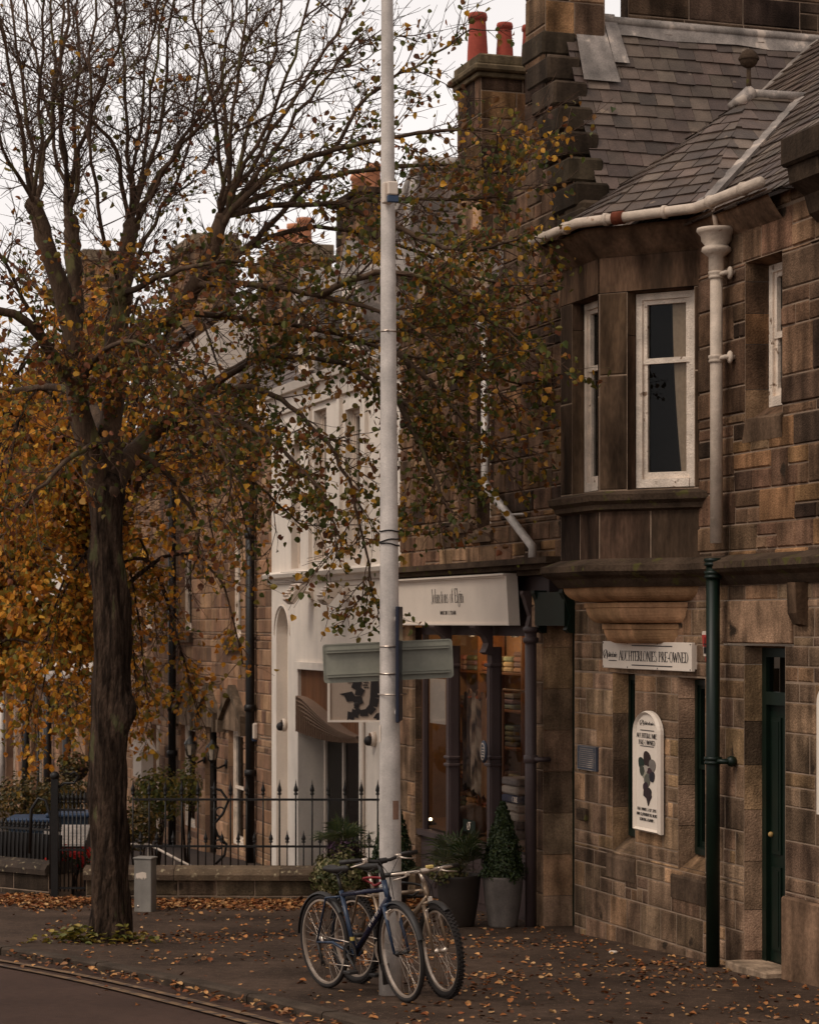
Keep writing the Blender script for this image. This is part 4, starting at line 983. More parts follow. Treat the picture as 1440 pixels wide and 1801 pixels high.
# arched poster board
x0, x1 = S(1115,-.05), S(1161,-.05); xm = (x0+x1)/2; z0 = Z(1464, xm, -.05); z1 = Z(1250, xm, -.05); hw = (x1-x0)/2; ra = hw*1.0; zsp = z1-hw*.72
def arch(h, top, bot): return [(xm-h, bot), (xm+h, bot)] + [(xm+h*math.cos(t), top+(h*.72)*math.sin(t)) for t in [math.pi*i/16 for i in range(17)]]
mb = MB(); mb.prism(arch(hw, zsp, z0), -.05, -.02); n = 19
o_, i_ = arch(hw, zsp, z0), arch(hw-.035, zsp-.005, z0+.035)
m_ = arch(hw-.017, zsp, z0+.017)
mb.add([(p[0],-.05,p[1]) for p in o_]+[(p[0],-.075,p[1]) for p in m_]+[(p[0],-.051,p[1]) for p in i_], [(k,(k+1)%n,n+(k+1)%n,n+k) for k in range(n)]+[(n+k,n+(k+1)%n,2*n+(k+1)%n,2*n+k) for k in range(n)], False)
ps = fmesh(mb, 'arched_board', 'signw', 'tall white round-topped board with golf clubs picture between the slit windows', 'sign', (xm, -.03, z0))
mb = MB(); W_ = 2*hw; HH = z1-z0
logo(mb, xm-W_*.28, z0+HH*.885, W_*.56, HH*.035, -.0515)
lettering(mb, 'AUCHTERLONIES', xm-W_*.4, z0+HH*.775, HH*.038, W_*.8, -.0515, .085, .05)
lettering(mb, 'PRE-OWNED', xm-W_*.32, z0+HH*.72, HH*.038, W_*.64, -.0515, .085, .05)
for zz in (.835, .705): mb.prism([(xm-W_*.26,z0+HH*zz),(xm+W_*.26,z0+HH*zz),(xm+W_*.26,z0+HH*zz+.006),(xm-W_*.26,z0+HH*zz+.006)], -.0545, -.0515)
for k, t in enumerate(('PRE-OWNED GOLF CLUBS', 'AND EQUIPMENT FROM ALL', 'LEADING BRANDS')):
    w2 = (.74,.78,.56)[k]*W_; lettering(mb, t, xm-w2/2, z0+HH*(.175-.042*k), HH*.024, w2, -.0515, .09, .08)
mb.build('lettering', 'ink', ps)
mb = MB(); rc = random.Random(4)
heads = [(-.22,.56,.6,(.02,.035,.03)),(0,.6,.75,(.03,.02,.02)),(.2,.55,.65,(.16,.16,.16)),(-.1,.49,.6,(.3,.32,.28)),(.12,.48,.6,(.05,.03,.04)),(-.18,.5,.5,(.05,.06,.05)),(.02,.43,.62,(.1,.11,.1)),(.2,.46,.5,(.02,.02,.03)),(-.04,.37,.5,(.03,.02,.03)),(.08,.33,.45,(.02,.02,.02)),(-.02,.52,.35,(.34,.34,.33))]
for k, (u, v, sz, c) in enumerate(heads):
    mb.col = c; cx, cz = xm+u*W_, z0+HH*v; rx, rz = W_*.19*sz, HH*.085*sz; th = rc.uniform(-.5,.5)
    pts = []
    for i in range(18):
        t = 2*math.pi*i/18; a = rx*math.cos(t)*(1+.25*math.sin(t)); b = rz*math.sin(t); pts.append((cx+a*math.cos(th)-b*math.sin(th), cz+a*math.sin(th)+b*math.cos(th)))
    mb.prism(pts, -.0545-.0004*k, -.0515)
mb.col = (.03,.02,.025); mb.prism([(xm-.02*W_/.2,z0+HH*.36),(xm+.12*W_,z0+HH*.36),(xm+.18*W_,z0+HH*.3),(xm+.1*W_,z0+HH*.26),(xm+.06*W_,z0+HH*.22),(xm,z0+HH*.28),(xm-.12*W_,z0+HH*.3)], -.06, -.0515)
mb.build('golf_picture', 'fabric', ps)
# second board at the frame edge
x0 = S(1435,-.05); z0, z1 = Z(1432, x0, -.05), Z(1202, x0, -.05); xm = x0+.19; hw = .19; zsp = z1-hw*.72
mb = MB(); mb.prism(arch(hw, zsp, z0), -.05, -.02); mb.prism(arch(hw-.03, zsp, z0+.03), -.054, -.05); fmesh(mb, 'arched_board', 'signw', 'white round-topped board cut off by the right picture edge beside the door', 'sign', (xm, -.03, z0))
# plaque, letter vent, alarm box
x0, x1 = S(1017,-.02), S(1050,-.02); xm = (x0+x1)/2; z0, z1 = Z(1355, xm), Z(1312, xm)
mb = MB(); mb.bbox(x0, x1, -.035, -.005, z0, z1, .004); pq = fmesh(mb, 'wall_plaque', 'tape', 'small dark blue inscribed plaque on the stone left of the slit windows', 'plaque', (x0, -.02, z0))
mb = MB(); 
for q in ((x0+.006,x1-.006,z0+.004,z0+.009),(x0+.006,x1-.006,z1-.009,z1-.004),(x0+.006,x0+.012,z0+.009,z1-.009),(x1-.012,x1-.006,z0+.009,z1-.009)): mb.box(q[0],q[1],-.037,-.0355,q[2],q[3])
rp = random.Random(2)
for k in range(10):
    zz = z1-.025-k*(z1-z0-.04)/10; e = rp.uniform(.01,.05) if k > 1 else .08
    x = x0+.03+e*.4
    while x < x1-.03-e*.4: wd = rp.uniform(.012,.03); mb.box(x, min(x+wd, x1-.02), -.037, -.0355, zz-.006, zz+.003); x += wd+.007
mb.build('inscription', 'lead', pq)
x0, x1 = S(1020), S(1035); z0, z1 = Z(1441, x0), Z(1420, x0); mb = MB(); mb.bbox(x0, x1, -.04, .01, z0, z1, .008)
for k in range(4): mb.box(x0+.01+k*(x1-x0)/4.6, x0+.02+k*(x1-x0)/4.6, -.046, -.04, z0+.01, z1-.01)
fmesh(mb, 'air_vent', 'soot', 'small brown slotted vent block low on the stone below the plaque', 'vent', (x0, -.02, z0))
x0, x1 = S(1233,-.06), S(1250,-.06); xm = (x0+x1)/2+.02; z0, z1 = Z(1165, xm), Z(1110, xm); h = z1-z0
mb = MB(); mb.prism([(xm-.085,z1-.02),(xm-.07,z1),(xm+.07,z1),(xm+.085,z1-.02),(xm+.05,z0+h*.2),(xm-.05,z0+h*.2)][::-1], -.07, 0)
al = fmesh(mb, 'alarm_box', 'wplast', 'white and red alarm box on the stone beside the green downpipe', 'alarm box', (xm, -.03, z0))
mb = MB(); mb.prism([(xm-.058,z1-.03),(xm+.058,z1-.03),(xm+.04,z0+h*.5),(xm-.04,z0+h*.5)][::-1], -.082, -.07); mb.prism([(xm-.045,z0+h*.2),(xm+.045,z0+h*.2),(xm+.03,z0),(xm-.03,z0)][::-1], -.06, 0); mb.build('red_lens', 'rplast', al)
mb = MB(); mb.prism([(xm-.04,z0+h*.48),(xm+.04,z0+h*.48),(xm+.033,z0+h*.28),(xm-.033,z0+h*.28)][::-1], -.078, -.07); mb.box(xm-.004,xm+.004,-.086,-.082,z1-.17,z1-.05); mb.box(xm-.025,xm+.025,-.086,-.082,z1-.11,z1-.1); mb.build('dark_label', 'ink', al)
# ------------------------------------------------------------------ white rendered building
r3 = random.Random(31)
g3 = gs(-8)
B3 = thing('white_building', 'white rendered building with a recessed slatted doorway, left of the dark wooden shopfront', 'building', (-8, 0, g3))
WL, WR = S(478), SL; STZ = 3.2; TOP3 = 5.75
nx0, nx1 = S(486), S(507); nz0, nz1 = g3-.6, Z(1068, S(497))
dx0, dx1 = S(524), S(633); dz1 = Z(1178, S(560))
def panel_wall(mb, x0, x1, z0, z1, holes, y=0.0):
    xs = sorted({x0, x1, *[v for h in holes for v in h[:2]]}); zs = sorted({z0, z1, *[v for h in holes for v in h[2:]]})
    for a, b in zip(xs, xs[1:]):
        for c, d in zip(zs, zs[1:]):
            if any(h[0] < (a+b)/2 < h[1] and h[2] < (c+d)/2 < h[3] for h in holes): continue
            mb.add([(a,y,c),(b,y,c),(b,y,d),(a,y,d)], [(0,1,2,3)], False)
def rev(mb, x0, x1, z0, z1, d, y=0.0, sill=True):
    mb.add([(x0,y,z0),(x0,y+d,z0),(x0,y+d,z1),(x0,y,z1)], [(0,1,2,3)]); mb.add([(x1,y,z0),(x1,y+d,z0),(x1,y+d,z1),(x1,y,z1)], [(0,1,2,3)])
    mb.add([(x0,y,z1),(x1,y,z1),(x1,y+d,z1),(x0,y+d,z1)], [(0,1,2,3)])
    if sill: mb.add([(x0,y,z0),(x1,y,z0),(x1,y+d,z0),(x0,y+d,z0)], [(0,1,2,3)])
ups = [(S(512), S(528), Z(1000, S(520)), Z(780, S(520))), (S(552), S(574), Z(985, S(562)), Z(720, S(562))), (S(607), S(633), 3.45, 5.3)]
mb = MB(); hz = nz1-.35
panel_wall(mb, WL, WR, g3-.8, STZ, [(nx0,nx1,nz0,nz1), (dx0,dx1,g3-.8,dz1)])
panel_wall(mb, WL, WR, STZ, TOP3, ups)
for q in ups: rev(mb, *q, .14)
# arched niche
n = 12; xm = (nx0+nx1)/2; hw = (nx1-nx0)/2
arc = [(xm+hw*math.cos(t), nz1-.36+.36*math.sin(t)) for t in [math.pi*i/n for i in range(n+1)]]
for i in range(n):
    a, b = arc[i], arc[i+1]; mb.add([(a[0],0,a[1]),(b[0],0,b[1]),(b[0],0,nz1),(a[0],0,nz1)], [(0,1,2,3)]); mb.add([(a[0],0,a[1]),(a[0],.16,a[1]),(b[0],.16,b[1]),(b[0],0,b[1])], [(0,1,2,3)])
for x in (nx0, nx1): mb.add([(x,0,nz0),(x,.16,nz0),(x,.16,nz1-.36),(x,0,nz1-.36)], [(0,1,2,3)])
mb.add([(nx0,.16,nz0),(nx1,.16,nz0),(nx1,.16,nz1),(nx0,.16,nz1)], [(0,1,2,3)])
rev(mb, dx0, dx1, g3-.8, dz1, .37, 0, False)
mb.add([(WL,0,g3-.8),(WL,7,g3-.8),(WL,7,TOP3),(WL,0,TOP3)], [(0,1,2,3)]); mb.add([(WL,7,g3-.8),(WR,7,g3-.8),(WR,7,TOP3),(WL,7,TOP3)], [(0,1,2,3)])
for a, b in (((S(543)),(S(549))), (S(598), S(603)), (S(640), S(648))): mb.box(a, b, -.05, .0, STZ+.1, TOP3-.3)
mb.ring((xm,-.01,nz1-.38), hw+.09, .012, 'y', 16, 6, 0, 180)
mb.build('wall', 'harl', B3)
for q in ups: window(B3, q[0], q[1], q[2], q[3], .12, fr='wplast', fw_=.05)
mb = MB(); mb.xprism([(0,STZ-.02),(-.03,STZ-.02),(-.05,STZ+.04),(-.11,STZ+.06),(-.13,STZ+.11),(0,STZ+.15)], WL-.1, WR); mb.build('string_course', 'harl', B3)
mb = MB(); mb.box(dx0-.03, dx1, -.045, 0, dz1-.005, dz1+.09); mb.build('door_lintel', 'harl', B3)
# doorway: slats above, wavy ribs, dark door behind
mb = MB(); ys_ = .16; zb3 = Z(1300, S(590))
x = dx0+.02
while x < dx1-.02: mb.box(x, x+.035, ys_-.12, ys_, zb3, dz1-.01); x += .065
mb.build('slat_panel', 'wood', B3)
mb = MB(); mb.col = (.21,.155,.12)
nw = 60
def wavez(u, k):
    a = Z(1224, S(530)) + (Z(1292, S(615))-Z(1224, S(530)))*(u*u*(3-2*u)) - .06*math.sin(u*math.pi*2)*0; b = Z(1286, S(530)) + (Z(1302, S(615))-Z(1286, S(530)))*u - .05*math.sin(u*math.pi)
    return a + (min(a-.02, b)-a)*k/8
for k in range(9):
    vs = []
    for i in range(nw+1):
        u = i/nw; xx = dx0+.01 + (dx1-dx0-.02)*u; yy = ys_-.13-.16*(1-k/9)*(.4+.6*math.sin(u*3)); z = wavez(u, k)
        vs += [(xx,yy,z),(xx,ys_-.05,z),(xx,yy,z-.014),(xx,ys_-.05,z-.014)]
    mb.add(vs, [f for i in range(nw) for f in ((4*i,4*i+4,4*i+5,4*i+1),(4*i,4*i+2,4*i+6,4*i+4),(4*i+2,4*i+3,4*i+7,4*i+6))], False)
for k in range(26):
    u = k/25; xx = dx0+.02+(dx1-dx0-.06)*u; mb.box(xx, xx+.014, ys_-.2, ys_-.13, wavez(u, 8)-.01, wavez(u, 0)-.01)
mb.build('wave_canopy', 'fabric', B3)
mb = MB(); yd = .36
mb.box(dx0, dx1, yd, yd+.04, g3-.8, dz1); mb.build('lobby_wall', 'dark', B3)
mb = MB(); x0 = S(566, .68); 
for a in (dx0+.25, dx0+1.1, dx1-.35): mb.box(a, a+.05, .29, .33, g3-.7, 2.1)
mb.box(dx0+.25, dx1-.3, .29, .33, 2.1, 2.18); fr3 = mb.build('door_frame', 'wplast', B3)
mb = MB(); mb.add([(dx0+.3,.32,g3),(dx1-.35,.32,g3),(dx1-.35,.32,2.1),(dx0+.3,.32,2.1)], [(0,1,2,3)]); mb.build('glass_door', 'glass', B3)
mb = MB(); xw = S(636,-.04); mb.tube([(xw,-.04,g3-.3),(xw,-.04,2.2)], .035, 10); mb.build('downpipe', 'harl', B3)
# roof with dormers
EV3 = TOP3
slates([(WL,-.1,EV3),(WR,-.1,EV3),(WR,3,EV3+2.3),(WL,3,EV3+2.3)], 'roof', B3, r3, .24, .3)
mb = MB(); mb.tube([(WL,3,EV3+2.33),(WR,3,EV3+2.33)], .06, 8); mb.build('ridge_lead', 'lead', B3)
mb = MB(); mb.xprism([(-.1,EV3-.02),(-.16,EV3-.02),(-.2,EV3+.08),(-.1,EV3+.08)], WL, WR); mb.xprism([(0,EV3-.25),(-.05,EV3-.25),(-.1,EV3-.02),(0,EV3-.02)], WL, WR); mb.build('eaves_gutter', 'harl', B3)
for k, px in enumerate((548, 628)):
    x = S(px, .3); d_ = MB(); d_.box(x-.45, x+.45, .25, 1.6, EV3+.15, EV3+1.25); d_.prism([(x-.55,EV3+1.25),(x+.55,EV3+1.25),(x,EV3+1.75)], .15, 2.0); dm = d_.build('dormer', 'lead', B3)
    window(B3, x-.32, x+.32, EV3+.3, EV3+1.15, .22, name='dormer_window', fr='wplast', deep=0)
# left chimney pots
for (px, pz, nm, lab, bz) in ((645, 345, 2, 'stone chimney stack with two pale orange pots behind the lamp pole', 1.0),):
    x = S(px, 3.0); zt = Z(pz, x, 3.0); t = thing('chimney_stack', lab, 'chimney', (x, 3.0, zt-1))
    mb = MB(); ashlar(mb, x-.75, x+.75, EV3+1, zt-.1, (), 2.7, r3, STONE, (.28,.33), (.3,.5), 0); mb.tf = lambda p: Vector((x+.75-p[1], 2.7+p[0], p[2])); ashlar(mb, 0, .6, EV3+1, zt-.1, (), 0, r3, STONE, (.28,.33), (.3,.5), 0)
    mb.tf = None; mb.box(x-.75, x+.746, 2.704, 3.3, EV3+1, zt-.1); mb.bbox(x-.85, x+.85, 2.6, 3.4, zt-.1, zt, .01); mb.build('stack', ['stone', 'mortar'], t)
    for a in (-.45, .35):
        q = MB(); q.lathe([(.13,zt),(.12,zt+.33),(.15,zt+.35),(.15,zt+.4),(.13,zt+.42),(.13,zt+.46),(.1,zt+.46)], (x+a,3.0,0), 16); q.build('chimney_pot', 'terra2', t)
# floodlights, camera domes, logo sign on the white wall
def flood(px, py, label):
    x = S(px+16, 0); z = Z(py, x); t = thing('floodlight', label, 'floodlight', (x, 0, z), group='floodlights on the white wall')
    mb = MB(); mb.box(x-.06, x+.06, -.03, 0, z-.03, z+.12); mb.tube([(x,-.02,z+.05),(x-.0,-.2,z+.08)], .018, 8); mb.build('bracket', 'wplast', t)
    a = R(50); ca, sa = math.cos(a), math.sin(a)
    mb = MB(lambda p: Vector((x + p[0], -.24 + p[1]*ca - p[2]*sa, z + .04 + p[1]*sa + p[2]*ca)))
    mb.bbox(-.13, .13, -.14, .14, -.06, .06, .012); 
    for i in range(5): mb.box(-.12, .12, -.1+i*.045, -.085+i*.045, .06, .09)
    mb.build('lamp_head', 'wplast', t)
flood(533, 1050, 'white floodlight above the tall arched niche, the left of two'); flood(596, 1050, 'white floodlight nearer the lamp pole, the right of two')
def dome(px, py, label):
    x = S(px); z = Z(py, x); t = thing('security_camera', label, 'camera', (x, 0, z), group='dome cameras on the white wall')
    mb = MB(); mb.lathe([(0,0),(.09,0),(.09,-.04),(.075,-.06)], (0,0,0), 18, 'y'); mb.v = [(x+a, b, z+c) for a, b, c in mb.v]; mb.build('housing', 'wplast', t)
    mb = MB(); mb.ball((x,-.075,z-.02), .06, 14, 10); mb.build('dome', 'ink', t)
dome(503, 1275, 'white dome camera between the arched niche and the slatted doorway'); dome(659, 1300, 'white dome camera on the white wall close to the lamp pole')
# projecting sign with an ornate letter
ax, ay = S(585), -.55
sx = (575-CX)/F; q0 = at(578, 1232, 27.6); q1 = at(665+60, 1232, 27.6)
# a board hung square to the wall on a bracket
yw = at(578, 1232, 27.6)
def tfs(p): return p
E0 = Vector((at(576, 0, 26.5).x, 26.5, 0)); WD = .72
SB = thing('hanging_sign', 'grey square hanging sign with an ornate black letter J beyond the lamp pole', 'sign', (E0.x, E0.y, Z(1268, S(600))), facade=False)
sz0, sz1 = H+(1095-1270)*26.5/F, H+(1095-1172)*26.5/F
mb = MB(); mb.box(E0.x+.03, E0.x+WD, 26.48, 26.52, sz0+.025, sz1-.03); mb.build('panel', mat('sign_taupe', (.36,.32,.285), .6, var=.08), SB)
mb = MB(); mb.box(E0.x, E0.x+.03, 26.46, 26.54, sz0, sz1); mb.box(E0.x+.03, E0.x+WD, 26.46, 26.54, sz0, sz0+.025); mb.box(E0.x+.03, E0.x+WD, 26.46, 26.54, sz1-.03, sz1); mb.box(E0.x+WD, E0.x+WD+.03, 26.46, 26.54, sz0, sz1)
mb.tube([(E0.x+.05,26.5,sz1+.02),(E0.x+WD+.1,26.5,sz1+.02)], .02, 8); mb.build('sign_frame', 'signw', SB)
mb = MB(); cxm_, czm = E0.x+.45, (sz0+sz1)/2-.02; yy = 26.475
jp = [(.10,.3),(.10,-.02),(.08,-.12),(.02,-.19),(-.07,-.2),(-.12,-.15),(-.1,-.11)]
vs = []; wd_ = [.04,.055,.05,.045,.035,.03,.02]
for (a, b), wv in zip(jp, wd_): vs.append((a, b, wv))
for i in range(len(vs)-1):
    (a, b, w0), (c, d, w1_) = vs[i], vs[i+1]; dx, dz = c-a, d-b; l = math.hypot(dx, dz); nx_, nz_ = -dz/l, dx/l
    mb.prism([(cxm_+a+nx_*w0,czm+b+nz_*w0),(cxm_+a-nx_*w0,czm+b-nz_*w0),(cxm_+c-nx_*w1_,czm+d-nz_*w1_),(cxm_+c+nx_*w1_,czm+d+nz_*w1_)], yy-.004-.0005*i, yy)
mb.ball((cxm_-.11,yy-.003,czm-.1), .035, 12, 6, (1,.2,1))
def spiky(cx, cz, ang, ln, k0):
    pts = []; m = 5
    for i in range(m+1): t = i/m; pts.append((ln*t, .035*math.sin(math.pi*t)+(.055 if i % 2 else 0)*(1-t*.5)))
    for i in range(m-1, 0, -1): t = i/m; pts.append((ln*t, -.03*math.sin(math.pi*t)-(.05 if i % 2 else 0)*(1-t*.5)))
    c, s_ = math.cos(ang), math.sin(ang); cen = sum(p[0] for p in pts)/len(pts)
    for i in range(len(pts)):
        a, b = pts[i], pts[(i+1) % len(pts)]
        P_ = [(cx+c*u-s_*v, cz+s_*u+c*v) for u, v in ((cen, 0), a, b)]; mb.prism(P_, yy-.006-k0*.0007, yy-.0012)
for k, (u, v, an, ln) in enumerate([(-.03,-.08,2.7,.3),(-.05,.0,2.0,.24),(-.05,.14,2.6,.26),(-.1,-.18,3.7,.16),(.16,-.12,-.4,.22),(.16,.06,.4,.24),(.16,.2,.9,.2),(.0,.22,1.9,.2),(.12,-.2,-1.0,.14)]): spiky(cxm_+u, czm+v, an, ln, k)
for i in range(5):
    for j in range(3): mb.ball((cxm_-.02+j*.02-.01*(i%2), yy-.003, czm+.1+i*.028), .009, 6, 4, (1,.3,1.2))
mb.build('ornate_letter', 'ink', SB)

mb = MB(); mb.xprism([(.0,TOP3-.02),(6.2,TOP3-.02),(3.0,TOP3+2.25)], WL, WL+.25); mb.build('gable', 'mortar', B3)
# ------------------------------------------------------------------ brown stone terrace house
g4 = gs(-16); X4L, X4R = S(212), WL; TOP4 = 5.32
B4 = thing('terrace_house', 'brown sandstone terrace house with gabled door hoods and black downpipes behind the railings', 'building', (-16, 0, g4))
uw4 = [(S(405), S(424), Z(1126, S(414)), Z(918, S(414))), (S(318), S(338), Z(1112, S(330)), Z(975, S(330))), (S(250), S(268), Z(1110, S(260)), Z(985, S(260)))]
gw4 = [(S(402), S(429), g4+.3, Z(1285, S(415))), (S(361), S(382), g4-.6, Z(1278, S(371))), (S(318), S(344), g4+.3, Z(1275, S(330))), (S(268), S(282), g4-.3, Z(1275, S(275)))]
mb = MB(); ashlar(mb, X4L, X4R, g4-.8, TOP4, uw4+gw4, 0, r3, BROWNB, (.17,.24), (.16,.46), 0, rough=.006)
jj = [reveal(mb, *q, .1, .03, r3, BROWNB, 0, .03) for q in uw4+gw4]
mb.tf = lambda p: Vector((X4R, p[0], p[2])); mb.tf = None
mb.build('wall', ['stone2', 'mortar'], B4)
for k, (a, b, c, d) in enumerate(jj): window(B4, a, b, c, d, .09, name='window' if k != 4 else 'front_door', fr='whitep' if k != 4 else 'dark', fw_=.05)
for q in uw4[:3]:
    mb = MB(); mb.col = (.09,.07,.055); mb.box(q[0]-.15, q[1]+.12, -.08, 0, q[2]-.16, q[2]); mb.build('window_sill', 'dressed', B4)
for q in gw4[:3]:
    xm = (q[0]+q[1])/2; h = q[3]; hw = (q[1]-q[0])/2+.22
    mb = MB(); mb.col = (.2,.16,.125)
    mb.prism([(xm-hw+.08,h),(xm+hw-.08,h),(xm+hw-.08,h+.22),(xm,h+.55),(xm-hw+.08,h+.22)], -.05, -.0)
    mb.col = (.14,.115,.09)
    for sg in (-1, 1):
        P_ = [(xm+sg*hw,h+.12),(xm+sg*hw,h+.24),(xm,h+.68),(xm,h+.55)]; mb.prism(P_ if sg > 0 else P_[::-1], -.12, -.0)
        mb.box(xm+sg*hw-.06, xm+sg*hw+.06, -.13, 0, h-.05, h+.13)
    mb.build('gabled_hood', 'dressed', B4)
mb = MB(); mb.col = (.3,.24,.18); mb.xprism([(0,TOP4-.3),(-.05,TOP4-.3),(-.08,TOP4-.12),(-.2,TOP4-.08),(-.22,TOP4+.02),(0,TOP4+.06)], X4L, S(447)); mb.build('eaves_cornice', 'dressed', B4)
mb = MB(); mb.xprism([(0,5.9),(0,TOP4),(.3,TOP4),(.3,5.9)], S(447), X4R); mb.build('side_parapet', 'dressed', B4)
for px, zt_ in ((440, Z(788, S(440))), (303, Z(790, S(303)))):
    mb = MB(); x = S(px,-.1); mb.tube([(x,-.1,g4-.5),(x,-.1,zt_-.2)], .065, 10); mb.lathe([(.065,zt_-.3),(.14,zt_-.1),(.15,zt_)], (x,-.1,0), 12)
    for zz in (.5, Z(1245, x), 3.9): mb.lathe([(.065,zz-.05),(.085,zz-.04),(.085,zz+.04),(.065,zz+.05)], (x,-.1,0), 12)
    mb.build('downpipe', 'black', B4)
slates([(X4L,-.15,TOP4+.02),(X4R,-.15,TOP4+.02),(X4R,3.2,TOP4+2.8),(X4L,3.2,TOP4+2.8)], 'roof', B4, r3, .24, .32, mats=('slate',))
mb = MB(); mb.xprism([(.1,TOP4-.02),(6.6,TOP4-.02),(3.2,TOP4+2.7)], X4L, X4L+.3); mb.build('gable', 'mortar', B4)
mb = MB(); mb.tube([(X4L,3.2,TOP4+2.85),(X4R,3.2,TOP4+2.85)], .08, 8); mb.build('ridge_tiles', 'lead', B4)
mb = MB(); mb.add([(X4L,7,g4),(X4R,7,g4),(X4R,7,TOP4),(X4L,7,TOP4)], [(0,1,2,3)]); mb.build('rear_wall', 'mortar', B4)
def stack(pxa, pxb, pyt, y, label, pots, zb, potm='terra2'):
    x0, x1 = S(pxa, y), S(pxb, y); 
    if x1 - x0 > 2.4: x1 = x0 + 2.4
    xm = (x0+x1)/2; zt = Z(pyt, xm, y); t = thing('chimney_stack', label, 'chimney', (xm, y, zb))
    mb = MB(); ashlar(mb, x0, x1, zb, zt-.3, (), y, r3, BROWNB+STONE, (.28,.34), (.3,.6), 0)
    mb.tf = lambda p: Vector((x1-p[1], y+p[0], p[2])); ashlar(mb, 0, .9, zb, zt-.3, (), 0, r3, BROWNB+STONE, (.28,.34), (.3,.5), 0); mb.tf = None
    mb.box(x0, x1-.004, y+.004, y+.9, zb, zt-.3); mb.col = (.2,.17,.13); mb.bbox(x0-.1, x1+.1, y-.1, y+1, zt-.3, zt-.2, .01); mb.bbox(x0-.03, x1+.03, y-.03, y+.93, zt-.2, zt, .01)
    mb.build('stack', ['dressed', 'mortar'], t)
    for i in range(pots):
        q = MB(); xx = x0+.25+(x1-x0-.5)*i/max(1, pots-1); q.lathe([(.14,zt),(.12,zt+.4),(.15,zt+.43),(.15,zt+.5),(.1,zt+.5)], (xx,y+.45,0), 14); q.build('chimney_pot', potm, t)
stack(300, 372, 425, 2.6, 'broad pale stone chimney stack seen through the bare branches above the terrace house', 0, TOP4+1.5)
stack(455, 500, 440, 2.6, 'stone chimney stack with orange pots in the gap left of the lamp pole', 3, TOP4+1.5)
# lanterns and alarm on the terrace house
def lantern(px, py, label):
    x = S(px, -.2); z = Z(py, x, -.2); t = thing('wall_lantern', label, 'lantern', (x, -.1, z), group='black wall lanterns by the terrace door')
    sc3 = lambda p: Vector((x+(p[0]-x)*.72, (p[1])*.72, z+(p[2]-z)*.72))
    mb = MB(sc3); mb.lathe([(.05,-.2),(.06,-.16),(.09,-.14),(.1,-.12)], (x,-.32,z), 6); mb.lathe([(.15,.12),(.14,.15),(.06,.24),(.03,.28),(0,.32)], (x,-.32,z), 6)
    for k in range(6): t_ = k*math.pi/3; mb.tube([(x+.09*math.cos(t_),-.32+.09*math.sin(t_),z-.13),(x+.14*math.cos(t_),-.32+.14*math.sin(t_),z+.13)], .01, 4)
    mb.tube([(x,-.32,z-.2),(x,-.32,z-.26),(x+.02,-.2,z-.3),(x+.02,-.02,z-.22)], .022, 8); mb.ball((x+.02,-.03,z-.22), .06, 10, 6, (1,.5,1.6)); mb.build('lantern_frame', 'black', t)
    mb = MB(sc3); mb.lathe([(.085,-.12),(.13,.12)], (x,-.32,z), 6); mb.build('lantern_glass', 'lglass', t)
lantern(339, 1318, 'black six-sided wall lantern left of the middle gabled hood'); lantern(377, 1326, 'black six-sided wall lantern between the middle hood and the right window')
x = S(451); z0, z1 = Z(1300, x), Z(1271, x); mb = MB(); mb.bbox(x-.12, x+.12, -.08, 0, z0, z1, .02); al = fmesh(mb, 'alarm_box', 'wplast', 'white and blue alarm box beside the black downpipe on the terrace house', 'alarm box', (x, -.04, z0))
mb = MB(); mb.bbox(x-.1, x+.1, -.09, -.01, z0-.03, z0+.06, .01); mb.build('blue_lens', 'bplast', al)

# ------------------------------------------------------------------ far white fronted building at the left
g5 = gs(-28); X5L, X5R = -52.0, X4L
B5 = thing('far_shop_building', 'pale upper-storeyed building with a grey fascia over brown stone piers, farthest left', 'building', (-28, 0, g5))
z5 = Z(1205, S(90)); mb = MB()
ho = [(S(p), S(p+q), g5-.2, z5-.35) for p, q in ((12, 16), (55, 20), (105, 18), (150, 14), (176, 12))]
ashlar(mb, X5L, X5R, g5-1, z5, ho, 0, r3, BROWNB, (.24,.34), (.3,.6), .1); jj = [reveal(mb, *q, .2, .04, r3, BROWNB, 0, .03, .6) for q in ho]
mb.build('wall', ['stone2', 'mortar'], B5)
for a, b, c, d in jj: window(B5, a, b, c, d, .19, fr='whitep', fw_=.06)
mb = MB(); uh = [(S(p), S(p+14), Z(1110, S(p)), Z(960, S(p))) for p in (15, 70, 125, 178)]
panel_wall(mb, X5L, X5R, z5+.35, 7.0, uh)
for q in uh: rev(mb, *q, .15)
mb.build('upper_wall', 'harl', B5)
for q in uh: window(B5, q[0], q[1], q[2], q[3], .13, fr='wplast', fw_=.06)
mb = MB(); mb.xprism([(0,z5),(-.25,z5),(-.35,z5+.1),(-.35,z5+.3),(0,z5+.4)], X5L, S(150)); mb.build('grey_fascia', mat('grey_fascia_paint', (.3,.3,.3), .6, var=.1), B5)
for px in (46, 84, 118):
    mb = MB(); x = S(px,-.15); mb.tube([(x,-.15,g5-.5),(x,-.15,z5)], .09, 10); mb.build('downpipe', 'black', B5)
mb = MB(); x = S(4,-.15); mb.tube([(x,-.15,g5-.5),(x,-.15,z5)], .08, 10); mb.build('pale_downpipe', 'galv', B5)
mb = MB(); mb.xprism([(.05,6.95),(6.5,6.95),(3.2,9.3)], X5R-.3, X5R); mb.build('gable', 'harl', B5); mb = MB(); mb.xprism([(.05,6.95),(6.5,6.95),(3.2,9.3)], X5L, X5L+.3); mb.build('gable', 'harl', B5)
slates([(X5L,-.1,7.0),(X5R,-.1,7.0),(X5R,3.2,9.4),(X5L,3.2,9.4)], 'roof', B5, r3, .3, .4)
